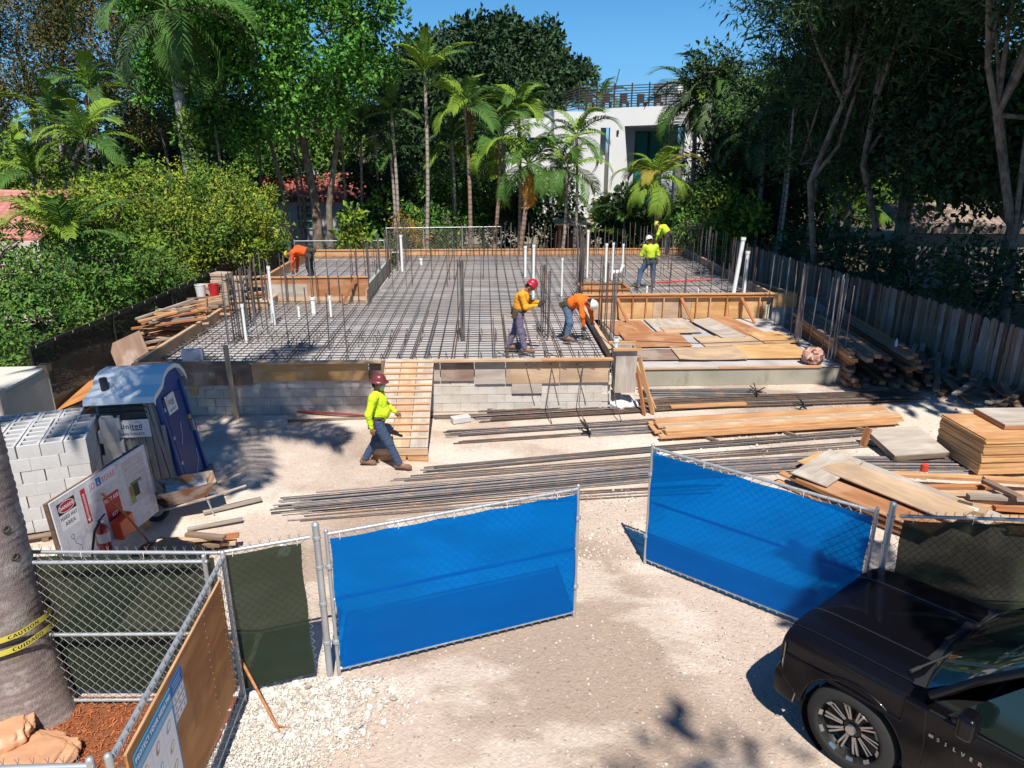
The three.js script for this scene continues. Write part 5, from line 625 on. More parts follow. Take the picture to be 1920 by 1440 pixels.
function tree(name, label, x, z, o) {
  const T = thing(name, label, o.cat ?? 'tree', [x, 0, z], 0, o.group), r = rng(o.seed);
  for (const st of o.stems ?? []) part('trunk', tube(st.p, (t) => mix(st.r, st.r1 ?? st.r * 0.45, t) * (o.thin ?? 1), 9, true, 0.5), o.bark ?? BARK, T);
  const lobes = o.lobes;
  if (o.stems?.length) for (const [cx, cy, cz, rx, ry, rz] of lobes) {
    const st = o.stems[Math.floor(r() * o.stems.length)], k = st.p[st.p.length - (r() < 0.5 ? 1 : 2)], a = V(...k), b = V(cx, cy, cz), m = a.clone().lerp(b, 0.5).add(V((r() - 0.5) * 0.6, 0.3 * r(), (r() - 0.5) * 0.6));
    part('limb', tube([a, m, b], (t) => mix(st.r * 0.4, 0.03, t), 6), o.bark ?? BARK, T);
    const tw = []; for (let i = 0; i < 4; i++) { const d = V(r() - 0.5, r() - 0.3, r() - 0.5).normalize(); tw.push(tube([b, b.clone().add(V(d.x * rx * 0.5, d.y * ry * 0.5 + 0.1, d.z * rz * 0.5)), b.clone().add(V(d.x * rx * 0.95, d.y * ry * 0.95, d.z * rz * 0.95))], (t) => mix(0.035, 0.01, t), 4)); } part('twigs', merge(tw), o.bark ?? BARK, T);
  }
  crown(T, lobes, SPR[o.spr ?? 'mid'], o.pal ?? 'green', o.dens ?? 1, o.seed, o); return T;
}
function blob(r, n, x0, x1, y0, y1, z0, z1, a, b) { const L = []; for (let i = 0; i < n; i++) { const s = mix(a, b, r()); L.push([mix(x0, x1, r()), mix(y0, y1, r()), mix(z0, z1, r()), s, s * 0.75, s]); } return L; }
// fronds: modelled along +x, drooping to -y
function frondGeo(seed, n, ll, lw, droop, vee, lift = 0) {
  const r = rng(seed), pos = [], nor = [], P = (t) => { const a = lift - droop * t * t; return a; };
  const pts = [V(0, 0, 0)]; let x = 0, y = 0; for (let i = 1; i <= 16; i++) { const a = P(i / 16); x += Math.cos(a) / 16; y += Math.sin(a) / 16; pts.push(V(x, y, 0)); }
  const on = (t) => { const k = Math.min(15, Math.floor(t * 16)); return pts[k].clone().lerp(pts[k + 1], t * 16 - k); };
  const tri = (a, b, c, up) => { const N = V(0, 0, 0).crossVectors(b.clone().sub(a), c.clone().sub(a)).normalize(); if (N.dot(up) < 0) N.negate(); for (const q of [a, b, c]) { pos.push(q.x, q.y, q.z); nor.push(N.x, N.y, N.z); } };
  for (let i = 0; i < n; i++) for (const s of [-1, 1]) {
    const t = 0.13 + 0.87 * (i + r() * 0.6) / n, o = on(t), a = P(t), f = V(Math.cos(a), Math.sin(a), 0), up = V(-Math.sin(a), Math.cos(a), 0), L = ll * Math.pow(Math.sin(Math.PI * clamp(0.12 + 0.8 * t)), 0.6) * (0.85 + r() * 0.3), fw = 0.35 + 0.75 * t + (r() - 0.5) * 0.15;
    const d = V(0, 0, s).addScaledVector(f, fw).addScaledVector(up, vee).normalize(), m = o.clone().addScaledVector(d, L * 0.55), e = m.clone().addScaledVector(d.clone().addScaledVector(V(0, -1, 0), 0.7 + r() * 0.5).normalize(), L * 0.45), w = V(0, 0, 0).crossVectors(d, up).normalize().multiplyScalar(lw * 0.5), b0 = o.clone().addScaledVector(w, 0.6), b1 = o.clone().addScaledVector(w, -0.6), m0 = m.clone().add(w), m1 = m.clone().sub(w);
    tri(b0, m0, m1, up); tri(b0, m1, b1, up); tri(m0, e, m1, up);
  }
  const st = tube(pts, (t) => mix(0.013, 0.003, t), 4, false).toNonIndexed(); pos.push(...st.attributes.position.array); nor.push(...st.attributes.normal.array);
  const g = new THREE.BufferGeometry(); g.setAttribute('position', new THREE.Float32BufferAttribute(pos, 3)); g.setAttribute('normal', new THREE.Float32BufferAttribute(nor, 3)); return g;
}
const FR = { arch: [1, 2, 3].map((k) => frondGeo(20 + k, 38, 0.27, 0.021, 1.0 + 0.25 * k, 0.3, 0.1)), coco: [1, 2, 3].map((k) => frondGeo(30 + k, 36, 0.30, 0.020, 1.2 + 0.3 * k, 0.0, 0.1)), stiff: [1, 2].map((k) => frondGeo(40 + k, 30, 0.24, 0.026, 0.5 + 0.2 * k, 0.45, 0.05)), royal: [1, 2, 3].map((k) => frondGeo(50 + k, 46, 0.27, 0.016, 1.3 + 0.3 * k, 0.2, 0.1)) };
const PG = { green: std({ color: lin(0.06, 0.145, 0.018), roughness: 0.85 }), bright: std({ color: lin(0.15, 0.25, 0.016), roughness: 0.85 }), yellow: std({ color: lin(0.32, 0.26, 0.03), roughness: 0.85 }), dark: std({ color: lin(0.028, 0.066, 0.018), roughness: 0.85 }), grey: std({ color: lin(0.085, 0.13, 0.045), roughness: 0.85 }), dead: std({ color: lin(0.45, 0.22, 0.03), roughness: 0.8 }), shaft: std({ color: lin(0.13, 0.17, 0.05), roughness: 0.5 }) };
function palm(name, label, x, z, o) {
  const T = thing(name, label, 'palm', [x, o.base ?? 0, z], 0, o.group), r = rng(o.seed), h = o.h, lx = o.lx ?? 0, lz = o.lz ?? 0, bend = o.bend ?? 0.1;
  const pts = []; for (let i = 0; i <= 10; i++) { const t = i / 10; pts.push([lx * t + bend * Math.sin(t * 3.1), h * t, lz * t + bend * 0.6 * Math.sin(t * 4)]); }
  const rad = o.r ?? 0.08; part('trunk', tube(pts, (t) => rad * (1 + 0.5 * Math.exp(-t * 9)) * mix(1, 0.78, t), 10, true, 0.5), o.bark ?? PBARK, T);
  const top = pts[10]; if (o.shaft) part('crownshaft', tube([top, [top[0], top[1] + o.shaft, top[2]]], (t) => mix(rad * 0.95, rad * 0.5, t), 10), PG.shaft, T);
  const cy = top[1] + (o.shaft ?? 0), G = FR[o.type ?? 'arch'], n = o.n ?? 14, mats = (o.mats ?? ['green', 'green', 'bright']).map((k) => PG[k]);
  for (let i = 0; i < n; i++) {
    const t = (i + 0.5) / n, az = i * 2.4 + r() * 0.5, el = mix(o.hi ?? 1.25, o.lo ?? -0.25, t) + (r() - 0.5) * 0.25, m = part('frond', G[Math.floor(r() * G.length)], mats[Math.floor(r() * mats.length)], T, [top[0], cy - 0.1 * t, top[2]]), L = (o.L ?? 2) * (0.82 + r() * 0.36) * (t < 0.12 ? 0.8 : 1);
    m.rotation.set(0, az, el, 'YXZ'); m.rotateX((r() - 0.5) * 0.9); m.scale.setScalar(L);
  }
  for (let i = 0; i < (o.dead ?? 0); i++) { const m = part('dead_frond', G[0], PG.dead, T, [top[0], cy - 0.15, top[2]]); m.rotation.set(0, (o.deadAz ?? 0) + i * 1.1, -1.25, 'YXZ'); m.scale.setScalar((o.L ?? 2) * 0.75); }
  if (o.fruit) part('fruit_stalk', (() => { const q = []; for (let i = 0; i < 14; i++) { const a = r() * 6.3, d = 0.25 * r(); q.push(tube([[top[0], top[1] - 0.05, top[2]], [top[0] + d * Math.cos(a) + o.fruit, top[1] - 0.35, top[2] + d * Math.sin(a) + 0.2], [top[0] + d * Math.cos(a) + o.fruit, top[1] - 0.9 - r() * 0.5, top[2] + d * Math.sin(a) + 0.2]], 0.02, 4)); } return merge(q); })(), std({ color: lin(0.30, 0.11, 0.04), roughness: 0.9 }), T);
  return T;
}
// --- left side ---
{
  const r = rng(101);
  tree('green_tree', 'tall bright green tree rising behind the left part of the foundation', -9.2, -34, { seed: 201, spr: 'mid', s: 1.05, pal: 'bright', dens: 5.5, gap: 0.28, stems: [{ p: [[0, 0, 0], [0.1, 3, 0.1], [-0.3, 6, 0], [-1, 9, 0.3]], r: 0.26 }, { p: [[0.7, 0, 0.6], [0.8, 3, 0.5], [1.4, 6, 0.4], [1.8, 9, 0.4]], r: 0.17 }, { p: [[-1.4, 0, -0.3], [-1.5, 4, -0.2], [-2.2, 8, -0.2]], r: 0.14 }], lobes: [[-4.8, 9.4, 0.8, 2.0, 1.6, 1.6], [-3.0, 11.4, 1.2, 2.2, 1.8, 1.8], [-1.6, 9.2, 2.0, 1.9, 1.5, 1.5], [-3.4, 7.6, 1.9, 1.5, 1.0, 1.2], [-0.4, 11.8, 1.4, 2.2, 1.8, 1.8], [1.4, 10.0, 1.8, 1.9, 1.6, 1.6], [2.9, 11.6, 0.6, 1.9, 1.7, 1.7], [0.4, 8.0, 2.2, 1.3, 0.9, 1.1], [-5.4, 12.2, 0, 2.2, 2, 2], [3.3, 9.2, 0.4, 1.1, 0.9, 1], [-2.4, 6.2, 1.4, 1.1, 0.7, 0.9], [1.3, 6.9, 1.5, 0.9, 0.7, 0.8], [-4.4, 6.4, 0.6, 1.0, 0.7, 0.8], [-5.6, 8.2, 1.6, 1.4, 1.0, 1.2], [-0.6, 6.6, 2.0, 0.9, 0.6, 0.8], [2.4, 8.2, 1.6, 1.2, 0.9, 1.1], [-2.2, 10.2, 2.6, 1.8, 1.4, 1.4], [-1, 14, 0, 3, 2, 2.5], [-4.5, 14.5, 0, 3, 2, 2.5], [3, 13.6, 0, 2.2, 1.8, 2]] });
  tree('yellow_tree', 'feathery yellow-green tree with open branches at the far left', -23.5, -36, { seed: 203, spr: 'fine', s: 1.2, pal: 'olive', dens: 7, gap: 0.22, bark: BARKP, stems: [{ p: [[0, 0, 0], [0.6, 4, 0], [1.2, 8, 0.5]], r: 0.3 }, { p: [[1, 0, 0.4], [2.6, 5, 0.4], [5, 8.5, 0.6]], r: 0.2 }], lobes: [[-2, 10, 1, 2.4, 1.8, 2], [1.5, 11.5, 0.5, 2.5, 1.8, 2], [4.5, 10.2, 1, 2.1, 1.4, 1.8], [5.6, 8.2, 0.6, 1.6, 1.0, 1.4], [2.2, 8.3, 1.2, 1.7, 1.1, 1.4], [-1.4, 7.4, 1, 1.8, 1.2, 1.5], [7.2, 11.6, 0, 2.0, 1.2, 1.6], [4.0, 13.2, 0, 2.6, 1.6, 2], [6.2, 6.6, 0, 1.2, 0.9, 1.2]] });
  tree('yellow_tree', 'rounded yellowish tree crown beside the royal palm', -16.3, -40, { seed: 205, spr: 'fine', pal: 'olive', dens: 1.4, stems: [{ p: [[0, 0, 0], [0, 4, 0], [0.3, 6.5, 0]], r: 0.2 }], lobes: [[0, 7.6, 0, 2.1, 1.7, 1.8], [1.6, 6.6, 0.6, 1.6, 1.3, 1.4], [-1.7, 6.4, 0.4, 1.7, 1.3, 1.5], [0.2, 5.2, 0.8, 1.8, 1.2, 1.4]] });
  tree('shrub', 'pale yellow-green shrub at the far left edge', -19.6, -29.5, { seed: 207, cat: 'shrub', spr: 'hedge', pal: 'hedge', dens: 2.0, s: 1.3, stems: [{ p: [[0, 0, 0], [0, 2.5, 0]], r: 0.12 }], lobes: [[0, 4.6, 0, 1.8, 1.5, 1.5], [1.2, 3.4, 1, 1.7, 1.4, 1.4], [-1.4, 3.2, 0.8, 1.8, 1.5, 1.5], [2.6, 2.4, 1, 1.5, 1.2, 1.3], [0.2, 2, 1.5, 1.8, 1.4, 1.4]] });
  tree('hedge', 'large rounded yellow-green hedge left of the foundation', -11.9, -25, { seed: 209, cat: 'hedge', spr: 'hedge', pal: 'hedge', dens: 4.5, gap: 0.27, s: 1.1, stems: [{ p: [[0, 0, 0], [0.2, 1.5, 0.3], [0.1, 3, 0]], r: 0.08 }, { p: [[0.6, 0, 2.5], [0.4, 1.6, 2.4], [0.1, 2.6, 2.5]], r: 0.06 }, { p: [[-0.4, 0, -3], [-0.3, 1.6, -3], [0, 3, -3]], r: 0.07 }], lobes: [[-0.4, 3.2, 3.0, 1.7, 1.3, 1.6], [0.3, 2.2, 3.9, 1.4, 1.2, 1.3], [-0.8, 3.6, 0.8, 1.9, 1.4, 1.8], [0.8, 2.9, 1.4, 1.4, 1.3, 1.5], [0, 3.7, -1.6, 1.8, 1.4, 1.8], [1.1, 2.6, -0.8, 1.3, 1.3, 1.5], [0.8, 3.4, -3.4, 1.7, 1.3, 1.6], [1.5, 2.3, -2.8, 1.2, 1.2, 1.4], [-2.4, 3.2, 2, 1.6, 1.3, 1.5], [0.9, 1.4, 2.6, 1.2, 1.0, 1.4], [1.2, 1.4, -0.4, 1.1, 1.0, 1.4], [0.6, 3.0, -5.2, 1.6, 1.3, 1.5], [1.4, 2.1, -5, 1.1, 1.1, 1.3]] });
  tree('hedge', 'green hedge in front of the pink tiled roof at left', -12.4, -18.2, { seed: 211, cat: 'hedge', spr: 'hedge', pal: 'green', dens: 4.2, gap: 0.25, stems: [{ p: [[0, 0, 0], [0.1, 1.2, 0], [0, 2.4, 0]], r: 0.06 }, { p: [[0.8, 0, -1.2], [0.9, 1.2, -1.2], [0.8, 2.2, -1.2]], r: 0.05 }], lobes: [[-0.6, 2.6, 0.6, 1.6, 1.0, 1.3], [0.6, 2.3, 0.0, 1.4, 1.0, 1.3], [1.5, 2.3, -1.4, 1.2, 0.9, 1.3], [0.8, 1.6, 1.2, 1.2, 1.0, 1.2], [-1.0, 1.8, 1.8, 1.5, 1.1, 1.3], [1.4, 1.4, -0.4, 1.0, 1.0, 1.2], [-2.2, 2.3, 0, 1.4, 1.0, 1.4], [1.8, 1.9, -2.8, 1.0, 0.9, 1.2], [0.2, 1.2, 2.6, 1.2, 0.9, 1.1], [-1.6, 1.3, 3.4, 1.4, 1.0, 1.2]] });
  for (let i = 0; i < 7; i++) { const xs = [-27, -22, -18, -14, -10.5, -20, -12.5][i], zs = [-44, -47, -50, -46, -52, -41, -58][i]; tree('background_tree', ['dark leafy tree behind the far left yellow tree', 'dark leafy tree between the left slim palms', 'dark leafy tree left of the royal palm trunk', 'dark leafy tree right of the royal palm trunk', 'dark leafy tree above the red tiled roof', 'low dark tree beyond the left hedge', 'dark tree filling the gap behind the bright green tree'][i], xs, zs, { seed: 220 + i, spr: 'mid', pal: i % 3 ? 'dark' : 'green', dens: 2.2, gap: 0.16, s: 1.25, group: 'dark trees behind the left side', stems: [{ p: [[0, 0, 0], [0.3, 3, 0], [0, 6, 0]], r: 0.2 }], lobes: blob(rng(320 + i), 11, -3.2, 3.2, 2.2, i === 4 ? 9.5 : i === 5 ? 5 : 7.8, -1.5, 2, 1.4, 2.2) }); }
  for (let i = 0; i < 9; i++) { const T = thing('slender_trunk', ['thin dark trunk left of the red roofed house', 'thin trunk before the white house window at left', 'dark trunk in front of the left white house', 'thin pale trunk right of the left white house', 'thin trunk near the yellow spotted shrub', 'slender trunk behind the rear chain link fence', 'thin leaning trunk among the rear shrubs', 'dark thin trunk beside the hedge end', 'thin bare trunk above the hedge'][i], 'tree', [[-12.3, -10.9, -10.4, -7.4, -7.9, -2.9, -1.5, -12.6, -15.2][i], 0, [-36, -38, -35.5, -36, -35, -37, -37.5, -32, -33][i]]); part('trunk', tube([[0, 0, 0], [0.1 * Math.sin(i), 3, 0], [0.2 * Math.cos(i * 2), 6.5, 0]], (t) => mix(0.09, 0.05, t), 7), i % 2 ? BARKP : BARK, T); crown(T, [[0.2, 6.8, 0, 0.9, 0.6, 0.9]], SPR.mid, 'dark', 1.2, 400 + i); }
  palm('royal_palm', 'tall royal palm with thick grey trunk and hanging fronds', -12.6, -29, { h: 9.5, r: 0.23, bark: PBARKG, shaft: 0.9, n: 18, L: 3.6, type: 'royal', mats: ['grey', 'green', 'green'], hi: 0.9, lo: -1.15, seed: 501, bend: -0.05 });
  const LP = 'slim palms above the left hedge';
  palm('slim_palm', 'topmost slim palm at the left with brown fruit stalks', -16.0, -29, { h: 7.7, r: 0.07, n: 13, L: 1.9, seed: 503, mats: ['green', 'green', 'bright'], fruit: 0.1, group: LP }); palm('slim_palm', 'slim palm with dark upright fronds near the left edge', -16.9, -27.5, { h: 6.5, r: 0.065, n: 13, L: 2.0, seed: 505, lx: 0.3, mats: ['green', 'bright', 'dark'], group: LP }); palm('slim_palm', 'slim palm with bright arching fronds above the left hedge', -15.4, -26.5, { h: 5.9, r: 0.065, n: 15, L: 2.1, seed: 507, lx: 0.3, mats: ['bright', 'bright', 'green'], lo: -0.5, group: LP }); palm('slim_palm', 'short slim palm right of the bright left palm', -13.9, -27, { h: 4.6, r: 0.06, n: 10, L: 1.7, seed: 509, mats: ['green', 'dark'], group: LP }); palm('slim_palm', 'slim palm low at the far left over the shrub', -17.9, -27.5, { h: 4.7, r: 0.06, n: 10, L: 1.8, seed: 511, mats: ['bright', 'green'], group: LP });
  palm('fan_clump', 'broad leafed palm standing up out of the left hedge', -12.0, -19.4, { base: 2.1, h: 1.1, r: 0.08, n: 15, L: 2.0, seed: 513, type: 'arch', mats: ['bright', 'bright', 'green'], hi: 1.45, lo: 0.3 });
  // vine leaves and orchid on the royal palm
  const vn = thing('climbing_vine', 'yellow-green vine leaves climbing the royal palm trunk', 'vine', [-12.45, 0, -28.75]); crown(vn, [[0, 6.6, 0.1, 0.3, 0.5, 0.25], [0.15, 5.9, 0.15, 0.4, 0.5, 0.25], [0.3, 5.3, 0.1, 0.3, 0.4, 0.2], [-0.1, 4.2, 0.2, 0.3, 0.3, 0.2]], SPR.big, 'hedge', 6, 515, { s: 0.55 });
  const sp = thing('spotted_shrub', 'pale spotted leaf shrub before the left white house', 'shrub', [-7.0, 0, -31.2]); part('stem', tube([[0, 0, 0], [0.1, 1.5, 0], [0, 2.6, 0]], 0.04, 6), BARK, sp); crown(sp, [[0, 2.3, 0, 0.55, 0.5, 0.4], [0.1, 1.7, 0.1, 0.5, 0.45, 0.4], [-0.1, 2.8, 0, 0.4, 0.35, 0.3]], SPR.big, 'hedge', 5, 517, { s: 0.75 });
}
// --- behind the middle ---
{
  tree('broad_tree', 'broad dark green tree against the sky behind the palms', -1.5, -56, { seed: 231, spr: 'big', pal: 'dark', dens: 2.4, gap: 0.16, s: 1.25, stems: [{ p: [[0, 0, 0], [0, 4, 0], [-0.5, 8, 0]], r: 0.4 }, { p: [[1, 0, 0], [2, 5, 0], [3.5, 9, 0]], r: 0.3 }], lobes: [[-4.8, 11.4, 0, 2.0, 1.6, 2], [-2.4, 12.3, 0, 2.1, 1.7, 2], [0.3, 12.6, 0, 2.1, 1.9, 2], [3.0, 12.2, 0, 2.0, 1.9, 2], [4.6, 10.6, 0.5, 1.7, 1.4, 1.6], [6.2, 10.2, 0.5, 1.3, 0.9, 1.2], [1.6, 10.3, 1.4, 2.2, 1.7, 1.8], [-1.4, 10, 1.4, 2.3, 1.7, 1.8], [-4.4, 9, 1.2, 2.2, 1.7, 1.8], [3.7, 8.4, 1, 1.5, 1.2, 1.4], [-6.2, 9.4, 0.6, 1.9, 1.6, 1.7], [0, 7.4, 1.5, 2.6, 1.9, 1.8], [-3.4, 6.5, 1.5, 2.5, 2, 1.8], [-6, 6.4, 1, 2.2, 2, 1.8], [-2, 4, 1.6, 2.6, 2, 1.8], [-5.5, 3.6, 1.6, 2.6, 2, 1.8], [1.2, 4.2, 1.4, 2.2, 1.8, 1.6]] });
  const ST = [['leafy green shrub behind the left rear dowels', -6.1, -36.5, 3.2, 1.5, 'green'], ['tall shrub right of the tallest thin palm', -3.0, -37.5, 4.6, 1.7, 'green'], ['dense shrub under the middle palms', -1.0, -38.5, 4.0, 1.6, 'dark'], ['low shrub at the rear chain link fence', -3.9, -35.5, 2.2, 1.2, 'green'], ['dark shrub hiding the right end of the red roofed house', -7.2, -37.5, 4.2, 1.5, 'dark'], ['dark shrub left of the red roofed house', -14.6, -37, 4.4, 1.6, 'dark'], ['dark shrub left of the white modern house', 1.0, -39, 3.6, 1.5, 'dark'], ['small shrub below the coconut palm', 4.7, -38.5, 2.0, 1.0, 'dark'], ['dark shrub below the right coconut palm', 6.0, -37.5, 2.9, 1.2, 'dark'], ['bright leafy shrub right of the white house', 9.6, -38, 4.0, 1.5, 'green'], ['yellow tipped shrub beside the right palms', 10.7, -36, 3.0, 1.3, 'hedge'], ['leafy shrub behind the right rear slab corner', 8.5, -34.5, 2.2, 1.0, 'green'], ['bushy tree in front of the white house side', 12.2, -40, 6.0, 1.6, 'green']];
  ST.forEach(([lb, x, z, h, s, pal], i) => tree('shrub', lb, x, z, { seed: 240 + i, cat: 'shrub', spr: i % 2 ? 'mid' : 'big', s: i % 2 ? 1 : 0.8, pal, dens: 1.7, gap: 0.24, bark: BARKP, stems: [{ p: [[0, 0, 0], [0.2, h * 0.4, 0], [0, h * 0.75, 0]], r: 0.06 }, { p: [[0.3, 0, 0.2], [0.7, h * 0.4, 0.2], [0.9, h * 0.7, 0]], r: 0.05 }, { p: [[-0.3, 0, 0.1], [-0.8, h * 0.4, 0.3], [-0.7, h * 0.65, 0]], r: 0.05 }], lobes: blob(rng(340 + i), 9, -s * 1.1, s * 1.1, h * 0.3, h, -0.8, 0.8, s * 0.55, s * 0.85) }));
  tree('croton_bush', 'orange-yellow bush at the rear chain link fence', -5.15, -34.2, { seed: 261, cat: 'shrub', spr: 'lance', s: 0.5, pal: 'orange', dens: 4, stems: [{ p: [[0, 0, 0], [0, 1.4, 0]], r: 0.04 }], lobes: [[-0.3, 2.4, 0, 0.4, 0.4, 0.35], [0.1, 2.0, 0.1, 0.4, 0.45, 0.35], [0.7, 1.6, 0, 0.4, 0.45, 0.35], [0.8, 1.2, 0.1, 0.4, 0.4, 0.3]] });
  const MP = 'thin palms behind the foundation';
  palm('thin_palm', 'thin palm left of the tallest pale trunk', -5.5, -34.6, { h: 6.7, r: 0.085, n: 13, L: 2.0, seed: 521, type: 'stiff', mats: ['dark', 'green'], shaft: 0.5, group: MP }); palm('thin_palm', 'short thin palm pair trunk near the orange bush', -5.75, -35.2, { h: 5.3, r: 0.08, n: 10, L: 1.7, seed: 522, mats: ['dark', 'green'], group: MP });
  palm('thin_palm', 'tallest thin palm with pale trunk and upright bright fronds', -4.1, -34, { h: 8.2, r: 0.095, n: 13, L: 2.1, seed: 523, type: 'stiff', mats: ['bright', 'green', 'bright'], shaft: 0.6, hi: 1.35, lo: 0.0, lx: 0.25, group: MP }); palm('thin_palm', 'leaning palm with brown hanging fruit in the middle', -2.0, -34, { h: 7.3, r: 0.1, n: 14, L: 2.3, seed: 525, mats: ['green', 'dark', 'bright'], lx: -0.1, bark: PBARKR, fruit: 0.25, group: MP });
  palm('thin_palm', 'palm trunk leaning right with arching yellow fronds', -0.95, -34, { h: 6.0, r: 0.1, n: 13, L: 2.5, seed: 527, type: 'coco', mats: ['bright', 'bright', 'green'], lx: 0.4, bark: PBARKR, lo: -0.6, group: MP }); palm('thin_palm', 'bushy palm crown behind the orange hanging frond', 0.3, -36, { h: 7.2, r: 0.09, n: 16, L: 2.3, seed: 529, mats: ['green', 'bright'], group: MP });
  palm('coconut_palm', 'coconut palm with orange dying frond behind the foundation', 0.2, -33.6, { h: 4.9, r: 0.12, n: 15, L: 2.7, seed: 531, type: 'coco', mats: ['green', 'bright', 'bright'], lx: 0.55, bark: PBARKR, dead: 3, deadAz: -1.4, hi: 1.35, lo: -0.5 }); palm('coconut_palm', 'coconut palm with golden fronds in front of the white house', 6.75, -34.3, { h: 4.2, r: 0.12, n: 20, L: 2.3, seed: 533, type: 'coco', mats: ['bright', 'bright', 'yellow', 'green'], lx: -0.05, bark: PBARKR, hi: 1.4, lo: -0.75 });
  palm('thin_palm', 'palm with drooping leaves left of the white house', 2.3, -34, { h: 4.6, r: 0.08, n: 12, L: 2.2, seed: 535, type: 'coco', mats: ['bright', 'green'], lx: 0.2, lo: -0.5, group: MP }); palm('thin_palm', 'palm with broad dark leaves before the white house', 3.0, -35, { h: 6.1, r: 0.08, n: 15, L: 2.2, seed: 537, mats: ['green', 'dark', 'bright'], lo: -0.7, group: MP }); palm('thin_palm', 'low palm with upright fronds before the white house', 4.2, -37, { h: 1.6, r: 0.07, n: 12, L: 2.3, seed: 539, type: 'stiff', mats: ['bright', 'green', 'green'], hi: 1.4, group: MP }); palm('thin_palm', 'low dark palm below the house window', 5.6, -36.5, { h: 2.2, r: 0.07, n: 12, L: 1.8, seed: 541, mats: ['dark', 'green'], group: MP }); palm('thin_palm', 'distant palm left of the roof railing', 4.0, -57, { h: 8.6, r: 0.14, n: 14, L: 2.6, seed: 543, mats: ['green', 'bright'], group: MP }); palm('thin_palm', 'distant palm just behind the roof railing', 7.0, -60, { h: 9.2, r: 0.14, n: 13, L: 2.2, seed: 545, mats: ['green'], group: MP });
  palm('thin_palm', 'half hidden palm in the dark gap left of centre', -6.8, -37, { h: 6.4, r: 0.08, n: 13, L: 2.1, seed: 547, mats: ['dark', 'green'], group: MP }); palm('thin_palm', 'dark palm beside the tallest thin palm', -2.9, -36, { h: 5.9, r: 0.08, n: 13, L: 2.0, seed: 549, mats: ['dark', 'green', 'bright'], group: MP });
}
